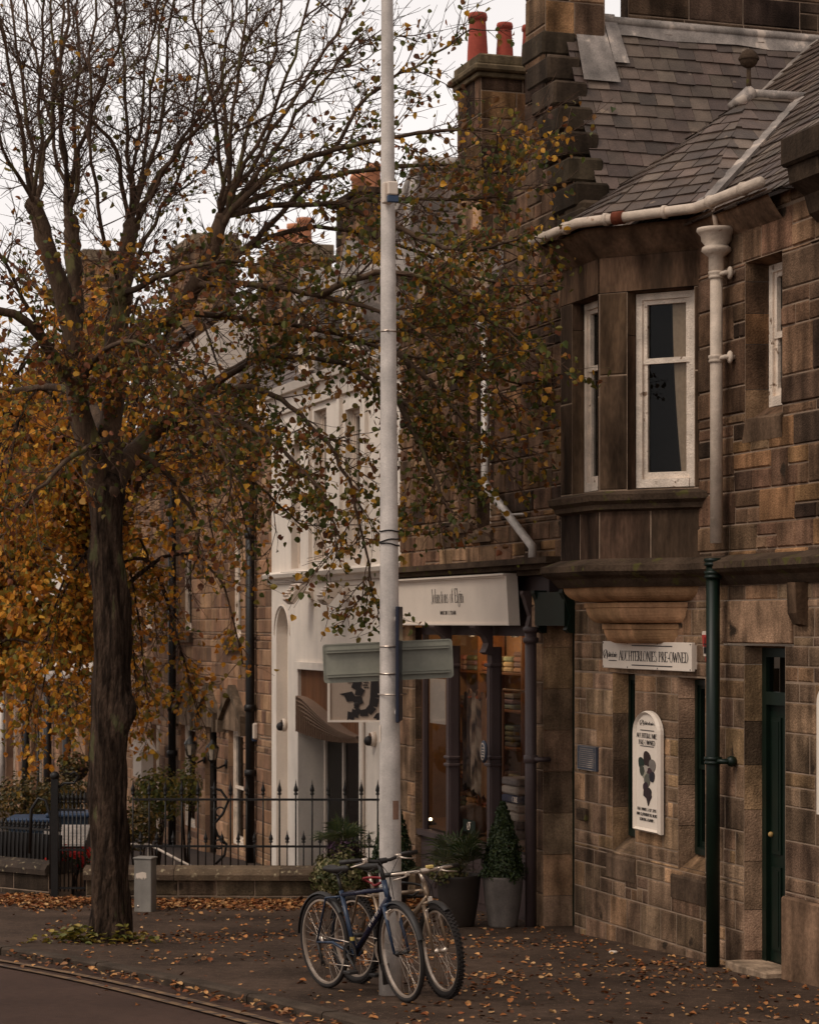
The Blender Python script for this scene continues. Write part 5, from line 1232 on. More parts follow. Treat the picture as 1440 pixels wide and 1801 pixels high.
stack(120, 165, 450, 2.4, 'dark chimney stack at the far left seen between the upright boughs', 0, 8.0)
mb = MB(); mb.add([(X5L,7,g5),(X5R,7,g5),(X5R,7,6.9),(X5L,7,6.9)], [(0,1,2,3)]); mb.build('rear_wall', 'mortar', B5)
# ------------------------------------------------------------------ low wall with railings
re_ = random.Random(41); YW = 25.2
def wall_run(a, b, hgt, thk, name, label, pal):
    a, b = Vector(a), Vector(b); d = (b-a); ln = d.length; d.normalize(); nn = Vector((-d.y, d.x))
    o = Vector((a.x, a.y, gz(a.y)))
    t = thing(name, label, 'wall', o, facade=False)
    tf = lambda p: Vector((a.x + d.x*p[0] + nn.x*p[1], a.y + d.y*p[0] + nn.y*p[1], p[2] + gz(a.y + d.y*p[0])))
    mb = MB(tf); ashlar(mb, 0, ln, -.3, hgt-.12, (), 0, re_, pal, (.16,.2), (.4,.8), 0, rough=.004)
    mb.mi = 1; mb.box(0, ln, .002, thk, -.3, hgt-.12); mb.mi = 0; mb.col = pal[0]; mb.box(-.002, 0, 0, thk, -.3, hgt-.12)
    mb.build('wall_stones', ['stone', 'mortar'], t)
    mb = MB(tf); x = -.03
    while x < ln:
        e = min(ln+.03, x + re_.uniform(.8, 1.2)); mb.col = pick(re_, [pal[0], pal[1]])
        mb.xprism([(-.05,hgt-.12),(-.06,hgt-.06),(-.02,hgt+.0),(thk*.5,hgt+.03),(thk+.02,hgt),(thk+.06,hgt-.06),(thk+.05,hgt-.12)][::-1], x+.003, e-.003); x = e
    mb.build('coping', 'lichen', t); return tf, ln, t
wxl, wxr = at(152, 0, YW).x, at(700, 0, YW).x
tfw, lnw, WT = wall_run((wxl, YW), (wxr, YW-.15), .36, .26, 'low_wall', 'low mossy stone wall with rounded coping carrying black railings', [(.12,.095,.068),(.1,.08,.058),(.14,.11,.08)])
def spear(mb, x, y, z, s=1.0):
    mb.lathe([(.011,-.05*s),(.022,-.045*s),(.022,-.03*s),(.012,-.02*s),(.026,.0),(.02,.03*s),(.008,.07*s),(0,.13*s)], (x,y,z), 8)
def railing(tf, x0, x1, zb, h, name, label, step=.17, short=.42, big=None):
    t = thing(name, label, 'railing', tf((x0, .13, zb)), facade=False)
    mb = MB(tf); 
    for z in (zb+h-.22, zb+h-.22-.52): mb.box(x0, x1, .115, .145, z-.012, z+.012)
    mb.build('rail', 'black', t)
    n = int((x1-x0)/step); first = None
    for i in range(n+1):
        x = x0 + (x1-x0)*i/n; mb = MB(tf); tall = i % 1 == 0
        mb.tube([(x,.13,zb-.02),(x,.13,zb+h-.12)], .010, 6); spear(mb, x, .13, zb+h-.12, 1.0); mb.build('railing_bar', 'black', t)
        if i < n:
            xx = x+step*.5; mb = MB(tf); mb.tube([(xx,.13,zb-.02),(xx,.13,zb+h-.66)], .008, 6); spear(mb, xx, .13, zb+h-.66, .8); mb.build('short_bar', 'black', t)
    return t
gap = .55
railing(tfw, .5, lnw-.05, .36, .98, 'iron_railing', 'black spear-topped iron railing on the low stone wall behind the bicycles', .172)
# scrolled stay behind the railing
mb = MB(tfw); 
for k, (x, hh) in enumerate(((1.42, 1.05), )):
    pts = [(x-.14+.0*i, .18, .36+i*.1) for i in range(10)]
    mb.tube([(x,.16,.4),(x+.1,.16,.5),(x+.12,.16,.62),(x+.02,.16,.72),(x-.02,.16,.84),(x+.08,.16,.96),(x+.14,.16,1.1),(x+.06,.16,1.22),(x-.06,.16,1.25)], .016, 6)
    for c in ((x+.04,.62),(x+.05,.98)): mb.ring((c[0],.16,c[1]), .05, .01, 'y', 14, 5, 0, 300)
o = mb.build('scrolled_stay', 'black', None, org=tfw((1.42,.16,.36)), loc=tfw((1.42,.16,.36)), rz=0); 
tag(o, 'wrought iron scrolled stay bracing the railing in front of the terrace door', 'railing stay')
# gate with posts and hoop
gx0, gx1 = at(97, 0, 25.6).x, at(150, 0, 25.6).x; gy = 25.6; g_ = gz(gy)
GT = thing('iron_gate', 'black wrought iron garden gate with scroll-topped post left of the tree trunk', 'gate', (gx0, gy, g_), facade=False)
mb = MB(); mb.box(gx0-.04, gx0+.04, gy-.04, gy+.04, g_-.1, g_+1.35); mb.ball((gx0, gy, g_+1.38), .055, 10, 8)
sp = [(gx0+.04+.02*i, gy, g_+1.3+.04*math.sin(i*.4)) for i in range(8)]; 
mb.tube([(gx0,gy,g_+1.22),(gx0+.1,gy,g_+1.3),(gx0+.22,gy,g_+1.3),(gx0+.27,gy,g_+1.38),(gx0+.22,gy,g_+1.43),(gx0+.17,gy,g_+1.39)], .016, 6); mb.build('gate_post', 'black', GT)
mb = MB()
for i in range(7): x = gx0+.06+(gx1-gx0-.06)*i/6; mb.tube([(x,gy,g_+.08),(x,gy,g_+1.12)], .009, 6); spear(mb, x, gy, g_+1.12, .9)
for z in (.12, .55, 1.0): mb.box(gx0+.04, gx1, gy-.012, gy+.012, g_+z-.012, g_+z+.012)
mb.build('gate_leaf', 'black', GT)
mb = MB(); mb.tube([(gx0-.06,gy+.1,g_+.1),(gx0-.06,gy+.1,g_+.9),(gx0-.02-.1,gy+.1,g_+1.1),(gx0-.2,gy+.1,g_+1.12),(gx0-.28,gy+.1,g_+1.0),(gx0-.3,gy+.1,g_+.5)], .02, 6); mb.build('hoop', 'black', GT)
# left garden wall with close-set railing
la, lb = ong(-160, 28.2), ong(86, 25.7)
tf2, ln2, LT = wall_run((la.x, la.y), (lb.x, lb.y), .38, .3, 'garden_wall', 'dark stone garden wall at the left edge under close-set black railings', [(.055,.043,.034),(.045,.036,.03),(.07,.055,.042)])
t = thing('iron_railing', 'close-set black railing with a dark panel on the left garden wall', 'railing', tf2((0, .15, .38)), facade=False)
n = int(ln2/.09)
for i in range(n+1):
    x = ln2*i/n; mb = MB(tf2); mb.tube([(x,.15,.36),(x,.15,.8)], .008, 5); spear(mb, x, .15, .8, .6); mb.build('railing_bar', 'black', t)
mb = MB(tf2); mb.box(0, ln2, .13, .17, .74, .765); mb.box(0, ln2, .16, .18, .37, .7); mb.build('rail_panel', 'black', t)

# ------------------------------------------------------------------ lamp column and its fittings
PX, PY = at(687, 0, 16.2).x, 16.2; pz = gz(PY)
zt = H + HY*PY/F; 
LP = thing('lamp_post', 'tall tapered galvanised steel lamp column with two bicycles leaning at its base', 'lamp post', (PX, PY, pz), facade=False)
lean = -.0035
def pr(z): return .084 + (.0425-.084)*(z-pz)/(zt-pz)
def pxx(z): return PX + lean*(z-pz)
mb = MB(); zz = [pz-.1+i*(11.0)/14 for i in range(15)]; mb.tube([(pxx(z), PY, z) for z in zz], [max(.03, pr(z)) for z in zz], 28); mb.build('column', 'galv', LP)
mb = MB(); x = pxx(11); mb.tube([(x,PY,10.9),(x-.05,PY,11.25),(x-.4,PY,11.4),(x-.9,PY,11.45)], .028, 8); mb.build('arm', 'galv', LP)
mb = MB(); mb.bbox(x-1.45, x-.85, PY-.13, PY+.13, 11.38, 11.5, .03); mb.build('lantern_head', 'galv', LP)
def zpy(py): return H + (HY-py)*PY/F
for py in (347, 583, 1137, 1185):
    mb = MB(); z = zpy(py); mb.lathe([(pr(z),-.006),(pr(z)+.003,-.006),(pr(z)+.003,.006),(pr(z),.006)], (pxx(z),PY,z), 28)
    if py != 347: mb.tube([(pxx(z)-.005,PY-pr(z)-.02,z),(pxx(z)-.005,PY-pr(z),z)], .009, 6)
    mb.build('strap_band', 'steel', LP)
mb = MB(); z = zpy(1221); mb.lathe([(pr(z)+.03,-.005),(pr(z)+.033,-.005),(pr(z)+.033,.005),(pr(z)+.03,.005)], (pxx(z)+.02,PY,z), 28); mb.build('strap_band', 'steel', LP)
mb = MB(); z = zpy(492); mb.lathe([(pr(z)+.0012,-.05),(pr(z)+.002,-.002),(pr(z)+.0005,.04)], (pxx(z),PY,z), 28); mb.build('joint_collar', 'galv', LP)
mb = MB(); 
for py, tl in ((934, .0), (950, .012), (957, -.01)):
    z = zpy(py); r_ = pr(z)+.006; mb.tube([(pxx(z)+r_*math.cos(t_), PY+r_*math.sin(t_), z+tl*math.cos(t_)+.004*math.sin(3*t_)) for t_ in [i*math.pi/12 for i in range(25)]], .005, 6)
mb.build('cable_tie', 'black', LP)
# hand-hole door
mb = MB(); z0, z1 = zpy(1560), zpy(1412); a0, a1 = R(238), R(285); vs = []
for i in range(9):
    t_ = a0+(a1-a0)*i/8; 
    for z in (z0, z1): vs.append((pxx(z)+(pr(z)+.003)*math.cos(t_), PY+(pr(z)+.003)*math.sin(t_), z - (.02 if (i in (0, 8) and z == z1) else 0)))
mb.add(vs, [(2*i, 2*i+2, 2*i+3, 2*i+1) for i in range(8)], True); mb.build('access_door', 'galv', LP)
mb = MB(); z = zpy(1432); t_ = R(300); vs = []
for i in range(5):
    t_ = R(285+i*9)
    for zz in (zpy(1440), zpy(1407)): vs.append((pxx(z)+(pr(z)+.002)*math.cos(t_), PY+(pr(z)+.002)*math.sin(t_), zz))
mb.add(vs, [(2*i, 2*i+2, 2*i+3, 2*i+1) for i in range(4)], True); mb.build('brown_sticker', mat('faded_brown_label', (.2,.13,.1), .7, var=.2), LP)
mb = MB(); vs = []
for i in range(5):
    t_ = R(180+i*8)
    for zz in (zpy(1305), zpy(1275)): vs.append((pxx(z)+(pr(z)+.002)*math.cos(t_), PY+(pr(z)+.002)*math.sin(t_), zz))
mb.add(vs, [(2*i, 2*i+2, 2*i+3, 2*i+1) for i in range(4)], True); mb.build('white_sticker', 'wplast', LP)
# white and blue socket box
z0, z1 = zpy(362), zpy(326); xb = pxx(z0)+.01; w_ = .075; yb_ = PY-pr(z0)-.06
mb = MB(lambda p: Vector((xb + p[0]*.94 - p[1]*.3, PY-pr(z0)-.055 + p[1]*.94 + p[0]*.3, p[2])))
mb.bbox(-.045, .03, -.02, .05, z0, z1, .006); mb.bbox(-.025, .05, -.06, -.02, z0+.05, z1-.0, .008)
SBX = tag(mb.build('socket_box', 'wplast', None, org=(xb, PY-.1, z0), loc=Vector((xb, PY-.1, z0))), 'small white and blue electrical box strapped high on the lamp column', 'socket box')
mb = MB(lambda p: Vector((xb + p[0]*.94 - p[1]*.3, PY-pr(z0)-.055 + p[1]*.94 + p[0]*.3, p[2]))); mb.bbox(-.025, .055, -.055, -.02, z0, z0+.048, .005); mb.build('blue_flap', 'bplast', SBX)
# sign plate seen from behind, navy edge-on panel
zc = zpy(1163); tilt = R(2.6)
org = Vector((PX, PY+.11, zc))
def tfp(p): 
    c, s_ = math.cos(tilt), math.sin(tilt); x, z = p[0], p[2]; return Vector((PX-.02 + x*c - z*s_, PY+.1+p[1], zc + x*s_ + z*c))
def rrect(x0, x1, z0, z1, r_, n=5):
    out = []
    for cx, cz, a in ((x1-r_,z0+r_,-90),(x1-r_,z1-r_,0),(x0+r_,z1-r_,90),(x0+r_,z0+r_,180)): out += [(cx+r_*math.cos(R(a+90*i/n)), cz+r_*math.sin(R(a+90*i/n))) for i in range(n+1)]
    return out
mb = MB(tfp); mb.prism(rrect(-.465,.465,-.14,.14,.025), 0, .004)
SP = tag(mb.build('direction_sign', 'teal', None, org=org, loc=org), 'blank grey-green back of a rounded sign plate strapped behind the lamp column', 'sign')
for zz in (-.1, .075):
    mb = MB(tfp); mb.box(-.44, .44, -.022, -.0005, zz, zz+.022); mb.box(-.44, .44, -.028, -.022, zz, zz+.004); mb.box(-.44, .44, -.028, -.022, zz+.018, zz+.022); mb.build('mounting_rail', 'teal', SP)
mb = MB(tfp); 
n = 24; o_ = rrect(-.465,.465,-.14,.14,.025); i_ = rrect(-.455,.455,-.13,.13,.02)
mb.add([(p[0],-.0006,p[1]) for p in o_]+[(p[0],-.0045,p[1]) for p in o_]+[(p[0],-.0045,p[1]) for p in i_]+[(p[0],-.0006,p[1]) for p in i_], [(q*n+k, q*n+(k+1)%n, (q+1)*n+(k+1)%n, (q+1)*n+k) for q in range(3) for k in range(n)], False); mb.build('edge_lip', 'teal', SP)
z0, z1 = zpy(1268), zpy(1067)
mb = MB(); xx = at(701, 0, PY-.2).x; 
mb.add([], [])
cx_, cy_ = xx, PY-.13; yaw = R(87)
tfn = lambda p: Vector((cx_ + p[0]*math.cos(yaw) - p[1]*math.sin(yaw), cy_ + p[0]*math.sin(yaw) + p[1]*math.cos(yaw), p[2]))
mb = MB(tfn); mb.bbox(-.17, .3, -.012, .012, z0, z1, .004); NV = tag(mb.build('navy_panel', 'navy', None, org=(cx_, cy_, z0), loc=Vector((cx_, cy_, z0))), 'dark navy sign panel seen edge-on, strapped to the lamp column', 'sign')
mb = MB(tfn); mb.bbox(-.16, .29, .012, .02, z0+.06, z0+.085, .002); mb.bbox(-.16, .29, .012, .02, z1-.1, z1-.075, .002); mb.build('clamp_rail', 'galv', NV)

# ------------------------------------------------------------------ grey cabinet pillar
q = ong(256, 23.8); g_ = gz(23.8); hC = .57
UC = thing('service_pillar', 'small grey metal service pillar with a torn white label on the pavement beside the tree', 'utility box', (q.x, q.y, g_), facade=False)
ang = R(-14); tfc = lambda p: Vector((q.x + p[0]*math.cos(ang) - p[1]*math.sin(ang), q.y + p[0]*math.sin(ang) + p[1]*math.cos(ang), g_ + p[2]))
mb = MB(tfc); mb.bbox(-.095, .095, -.08, .08, -.05, hC-.02, .006); mb.build('body', 'gbox', UC)
mb = MB(tfc); mb.bbox(-.105, .105, -.09, .09, hC-.02, hC, .006); mb.build('lid', 'gbox', UC)
mb = MB(tfc); rr = random.Random(3); pts = [(-.075+.012*i, (.36 if i % 2 else .345)+rr.uniform(-.01,.01)) for i in range(11)]; mb.prism(pts+[(.04,.41),(.0,.42),(-.075,.4)], -.083, -.0805)
mb.col = (1,1,1); mb.build('torn_label', 'wplast', UC)
mb = MB(tfc); mb.lathe([(.0,-.084),(.012,-.084),(.012,-.08)], (-.05,0,.06), 10, 'y'); mb.build('lock', 'steel', UC)

# ------------------------------------------------------------------ bicycles
def bicycle(label, loc, head, P):
    """x forward, z up, wheels on the ground; parts are separate meshes"""
    t = thing('bicycle', label, 'bicycle', (0, 0, 0), facade=False, loc=Vector(loc)); t.rotation_euler = (P.get('roll', 0), P.get('pitch', 0), head)
    wr = P['wr']; wb = P['wb']; tw = P['tyre']; r0 = wr - tw
    RA, FA = Vector((-wb/2, 0, wr)), Vector((wb/2, 0, wr)); BB = RA + Vector((.43, 0, -.055))
    steer = P.get('steer', 0); HT = FA + Vector((-.19, 0, P.get('ht', .47))); HTl = FA + Vector((-.135, 0, .345)) ; STt = BB + Vector((-.15, 0, P['st']))
    axis = (HT-HTl).normalized(); Rm = Matrix.Translation(HTl) @ Matrix.Rotation(steer, 4, axis) @ Matrix.Translation(-HTl)
    stf = lambda p: Rm @ Vector(p)
    fm, f2 = P['mat'], P['mat2']
    def wheel(nm, c, tf, disc=0):
        mb = MB(tf); mb.tf = (lambda p: tf(Vector(p)+c)) if tf else (lambda p: Vector(p)+c)
        mb.ring((0,0,0), r0+tw*.5, tw*.5, 'y', 48, 8)
        if P['knobs']:
            for i in range(64):
                a = 2*math.pi*i/64
                for j in (-1, 0, 1):
                    b = a + (.5*math.pi/64 if j else 0)*2; rr_ = wr+.004-abs(j)*.007; cx_, cz_ = rr_*math.cos(b), rr_*math.sin(b)
                    ct, st_ = math.cos(b), math.sin(b); y = j*tw*.36; e = .007
                    mb.add([(cx_+ct*u-st_*v, y+w_, cz_+st_*u+ct*v) for u in (-.006,.004) for v in (-e,e) for w_ in (-e,e)], [(4,5,7,6),(0,4,6,2),(1,3,7,5),(0,1,5,4),(2,6,7,3)], False)
        wo = mb.build(nm, 'rubber', t)
        m2 = MB(mb.tf); m2.ring((0,0,0), r0-.004, 0, 'y', 48, 4, sq=(.02,.014)); m2.build('rim', P['rim'], wo)
        m3 = MB(mb.tf)
        for i in range(32):
            a = 2*math.pi*i/32; b = a + (.32 if i % 4 < 2 else -.32); s_ = 1 if i % 2 else -1
            m3.tube([(.022*math.cos(b), s_*.028, .022*math.sin(b)), ((r0-.01)*math.cos(a), s_*.004, (r0-.01)*math.sin(a))], .0011, 4, False)
        m3.build('spokes', 'steel', wo)
        m4 = MB(mb.tf); m4.lathe([(.008,-.055),(.012,-.05),(.024,-.034),(.024,-.028),(.014,-.022),(.014,.022),(.024,.028),(.024,.034),(.012,.05),(.008,.055)], (0,0,0), 12, 'y'); m4.build('hub', P['hub'], wo)
        return wo
    wheel('rear_wheel', RA, None); wheel('front_wheel', FA, stf)
    mb = MB(); dn = .02
    mb.tube([HT+Vector((.005,0,-.06)), STt+Vector((.0,0,-.03))], .016*P['fat'], 12); mb.build('top_tube', f2, t)
    mb = MB(); mb.tube([HTl+Vector((-.0,0,.03)), BB], .021*P['fat'], 12); dt = mb.build('down_tube', f2, t)
    mb = MB(); mb.tube([HT+axis*.0, HTl], .021, 12); mb.build('head_tube', fm, t)
    mb = MB(); mb.tube([STt, BB], .016*P['fat'], 12); mb.lathe([(.024,-.036),(.024,.036)], BB, 14, 'y'); mb.build('seat_tube', fm, t)
    mb = MB()
    for s_ in (-1, 1): 
        mb.tube([BB+Vector((-.02,s_*.02,0)), RA+Vector((.2,s_*.045,.012)), RA+Vector((0,s_*.062,0))], [.012,.011,.009], 8)
    mb.build('chain_stay', fm, t)
    mb = MB()
    for s_ in (-1, 1): mb.tube([STt+Vector((0,s_*.014,-.04)), RA+Vector((.13,s_*.045,.33)), RA+Vector((0,s_*.062,0))], [.009,.009,.008], 8)
    mb.build('seat_stay', fm, t)
    mb = MB(); top = STt + (STt-BB).normalized()*P['post']; mb.tube([STt, top], .013, 10); mb.build('seat_post', P['hub'], t)
    # saddle
    mb = MB(); n, m = 14, 10; vs = []
    for i in range(n+1):
        u = i/n; x = .15-.27*u; wd = .018+.058*max(0,(u-.25)/.75)**1.3 if u > .25 else .018+.0*u; 
        if i in (0, n): wd *= .55
        for k in range(m): a = 2*math.pi*k/m; vs.append((top.x+x, wd*math.cos(a), top.z+.045+.012*math.cos(u*5)*.6+(.024 if math.sin(a) > 0 else .03)*math.sin(a)*(1 if 0 < i < n else .4)))
    mb.add(vs, [(i*m+k,(i+1)*m+k,(i+1)*m+(k+1)%m,i*m+(k+1)%m) for i in range(n) for k in range(m)]+[tuple(range(m)),tuple(n*m+k for k in range(m))[::-1]], True)
    for s_ in (-1, 1): mb.tube([(top.x+.1,s_*.02,top.z+.03),(top.x+.02,s_*.022,top.z+.0),(top.x-.08,s_*.03,top.z+.03)], .004, 6)
    mb.build('saddle', 'plast', t)
    # fork
    mb = MB(stf)
    cro = HTl - axis*.03
    for s_ in (-1, 1): mb.tube([cro+Vector((0,s_*.045,.0)), cro+Vector((.05,s_*.052,-.12)), FA+Vector((0,s_*.056,0))], [.015,.014,.009] , 10)
    mb.tube([cro+Vector((0,-.05,.005)), cro+Vector((0,0,.02)), cro+Vector((0,.05,.005))], .014, 8); mb.tube([cro, HTl], .014, 8); mb.build('fork', fm, t)
    mb = MB(stf)
    for s_ in (-1, 1): mb.bbox(cro.x+.005, cro.x+.05, s_*.045-.01, s_*.045+.01, cro.z-.11, cro.z-.03, .004)
    mb.tube([cro+Vector((.03,-.04,-.03)), cro+Vector((.04,.04,-.0))], .004, 6); mb.build('brake', 'alloy', t)
    # stem and bar
    sb = HT + axis*.05; hb_ = sb + axis*P['rise'] + Vector((.06, 0, .01))
    mb = MB(stf); mb.tube([HT, sb+axis*P['rise']*.8], .017, 10); mb.tube([sb+axis*P['rise']*.8, hb_], .017, 10); mb.lathe([(.02,-.03),(.02,.03)], hb_, 12, 'y'); mb.build('stem', 'plast' if P['knobs'] == 0 else 'alloy', t)
    mb = MB(stf); bw = P['bar']; rs = P['barup']
    mb.tube([hb_+Vector((-.06,-bw,rs)), hb_+Vector((-.03,-bw*.55,rs)), hb_+Vector((0,-.06,0)), hb_+Vector((0,.06,0)), hb_+Vector((-.03,bw*.55,rs)), hb_+Vector((-.06,bw,rs))], .0125, 10); hbo = mb.build('handlebar', P['barmat'], t)
    for s_ in (-1, 1):
        mb = MB(stf); mb.tube([hb_+Vector((-.062,s_*(bw+.008),rs)), hb_+Vector((-.042,s_*(bw-.13),rs))], .0175, 10); mb.build('grip', 'plast', hbo)
        mb = MB(stf); b0 = hb_+Vector((-.03,s_*(bw-.16),rs)); mb.bbox(b0.x-.005, b0.x+.035, b0.y-.018, b0.y+.018, b0.z-.02, b0.z+.012, .005)
        mb.tube([b0+Vector((.03,0,-.01)), b0+Vector((.055,s_*.03,-.02)), b0+Vector((.04,s_*.12,-.035))], [.007,.006,.005], 6); mb.build('brake_lever', 'alloy', hbo)
        mb = MB(stf); mb.tube([b0+Vector((.03,-s_*.02,.0)), hb_+Vector((.1,s_*.08,.02)), hb_+Vector((.1,0,-.1)), cro+Vector((.03,s_*.02,.05))], .0028, 5); mb.build('cable', 'plast', hbo)
    # drive train
    mb = MB(); rc_ = P['ring']
    y = -.045
    for r_ in (rc_, rc_*.8): mb.ring((BB.x,y,BB.z), r_, 0, 'y', 30, 4, sq=(.004,.012))
    for k in range(5): a = k*2*math.pi/5; mb.tube([(BB.x,y,BB.z),(BB.x+rc_*.8*math.cos(a),y,BB.z+rc_*.8*math.sin(a))], .006, 5)
    ca = P.get('crank', R(-30)); cd = Vector((math.cos(ca),0,math.sin(ca)))*.17
    mb.tube([BB+Vector((0,-.06,0)), BB+cd+Vector((0,-.075,0))], [.013,.009], 8); mb.tube([BB+Vector((0,.06,0)), BB-cd+Vector((0,.075,0))], [.013,.009], 8); mb.tube([BB+Vector((0,-.06,0)),BB+Vector((0,.06,0))], .012, 8); cr_ = mb.build('crankset', 'plast' if P['knobs'] == 0 else 'alloy', t)
    for s_ in (-1, 1):
        c = BB - cd*s_ + Vector((0, s_*.12, 0)); mb = MB(); mb.bbox(c.x-.045, c.x+.045, c.y-.04, c.y+.04, c.z-.012, c.z+.012, .005); mb.build('pedal', 'plast', cr_)
    mb = MB(); mb.lathe([(.02,-.046),(.055,-.044),(.055,-.04),(.045,-.036),(.045,-.032),(.035,-.028)], RA, 20, 'y'); mb.build('cassette', 'steel', t)
    mb = MB(); mb.tube([(BB.x,y,BB.z+rc_),(RA.x,y,RA.z+.05)], .004, 5); 
    dj_ = RA+Vector((.02,-.05,-.1)); mb.tube([(BB.x,y,BB.z-rc_),(dj_.x+.03,y,dj_.z-.05)], .004, 5); mb.tube([(dj_.x+.03,y,dj_.z-.05),(dj_.x,y,dj_.z),(RA.x,y,RA.z-.05)], .004, 5); mb.build('chain', 'steel', t)
    mb = MB(); mb.tube([RA+Vector((.01,-.06,-.01)), dj_, dj_+Vector((.03,0,-.05))], .010, 6); 
    for c in (dj_, dj_+Vector((.03,0,-.05))): mb.lathe([(.024,-.006),(.024,.006)], c, 12, 'y'); mb.lathe([(.006,-.009),(.006,.009)], c, 8, 'y')
    mb.build('derailleur', 'plast', t)
    # mudguards
    def guard(c, a0, a1, tf, nm):
        mb = MB(); mb.tf = (lambda p: tf(Vector(p)+c)) if tf else (lambda p: Vector(p)+c)
        n = 20; prof = [(-.026,-.012),(-.02,0),(0,.006),(.02,0),(.026,-.012)]; vs = []
        for i in range(n+1):
            a = R(a0+(a1-a0)*i/n)
            for y_, h_ in prof: vs.append(((wr+.018+h_)*math.cos(a), y_, (wr+.018+h_)*math.sin(a)))
        mb.add(vs, [(i*5+k, i*5+k+1, (i+1)*5+k+1, (i+1)*5+k) for i in range(n) for k in range(4)], True)
        mb.tube([((wr+.01)*math.cos(R(a0)), .028, (wr+.01)*math.sin(R(a0))), (0,.05,0)], .003, 5); mb.build(nm, 'plast', t)
    if P['guard']: guard(RA, 40, 175, None, 'rear_mudguard'); guard(FA, 30 if P['knobs'] else 20, 100 if P['knobs'] else 205, stf, 'front_mudguard')
    elif 1: guard(RA, 70, 160, None, 'rear_mudguard'); guard(FA, 60, 110, stf, 'front_mudguard')
    if P['knobs'] == 0:
        m = MB(stf); fl_ = FA+Vector((.0,0,0)); m.bbox(fl_.x-.3, fl_.x-.29, -.03, .03, fl_.z-.25, fl_.z-.1, .003); m.build('mud_flap', 'plast', t)
        a, b = Vector(HTl+Vector((0,0,.03))), Vector(BB); d_ = (b-a).normalized(); up_ = Vector((0,-1,0))
        m = MB(); m.tf = None
        sd_ = d_.cross(Vector((0,1,0))).normalized()
        for k in range(6):          # pale lettering blocks on the down tube
            c = a + d_*(.13+.035*k); 
            for q_ in (0, 1): p_ = c + d_*(.018*q_ if k % 2 else 0); m.tube([p_ + sd_*.012 + Vector((0,-.0225*P['fat'],0))*.9, p_ - sd_*.012 + Vector((0,-.0225*P['fat'],0))*.9], .0028, 4)
        m.build('tube_lettering', 'signw', dt)
        m = MB(); c = STt + (BB-STt)*.8; m.lathe([(.0172,-.03),(.0172,.03)], c, 12); m.build('yellow_sticker', mat('yellow_sticker', (.5,.42,.12), .5), t)
        m = MB(); c = HT + (STt-HT)*.12; pts = [c+Vector((-.07+.14*math.cos(u)*.8, .03*math.sin(2*u), .0+.028*math.sin(u))) for u in [i*.4 for i in range(17)]]; m.tube(pts, .009, 6)
        lk = m.build('cable_lock', 'red', t)
    else:
        m = MB(); c = HT + (STt-HT)*.3; pts = [c+Vector((.16*math.cos(u), .035*math.sin(3*u), -.03+.05*math.sin(u))) for u in [i*.35 for i in range(37)]]; m.tube(pts, .009, 6); m.build('cable_lock', 'plast', t)
        m = MB(stf); m.bbox(hb_.x-.02, hb_.x+.02, .02, .07, hb_.z+.012, hb_.z+.035, .004); m.build('bar_reflector', mat('yellow_reflector', (.5,.42,.15), .4), hbo)
        m = MB(stf); m.bbox(HTl.x+.02, HTl.x+.04, -.015, .015, HTl.z-.005, HTl.z+.03, .003); m.build('head_badge', 'wplast', t)
    return t
def place(rx, ry_, fx, fy, label, P):
    a, b = Vector((rx, ry_, gz(ry_))), Vector((fx, fy, gz(fy))); d = b-a; c = (a+b)/2
    P['wb'] = d.length; P['pitch'] = -math.atan2(d.z, math.hypot(d.x, d.y)); return bicycle(label, c, math.atan2(d.y, d.x), P)
place((575-CX)/F*16.62, 16.62, (711-CX)/F*15.72, 15.72, 'dark blue hybrid bicycle nearest the kerb, leaning in front of the lamp column',
      dict(wr=.342, tyre=.036, st=.44, post=.12, ht=.49, mat='bblue', mat2='bdark', rim='alloy', hub='plast', knobs=0, fat=1.1, bar=.29, barup=.02, rise=.09, ring=.085, guard=True, steer=R(-7), roll=R(2), crank=R(-40), barmat='plast'))
place((628-CX)/F*16.95, 16.95, (778-CX)/F*15.98, 15.98, 'champagne mountain bicycle with knobbly tyres, standing behind the lamp column',
      dict(wr=.333, tyre=.05, st=.42, post=.15, mat='bgold', mat2='bgold', rim='alloy', hub='alloy', knobs=1, fat=1.0, bar=.29, barup=.0, rise=.03, ring=.08, guard=False, steer=R(-9), roll=R(1), crank=R(-75), barmat='alloy'))
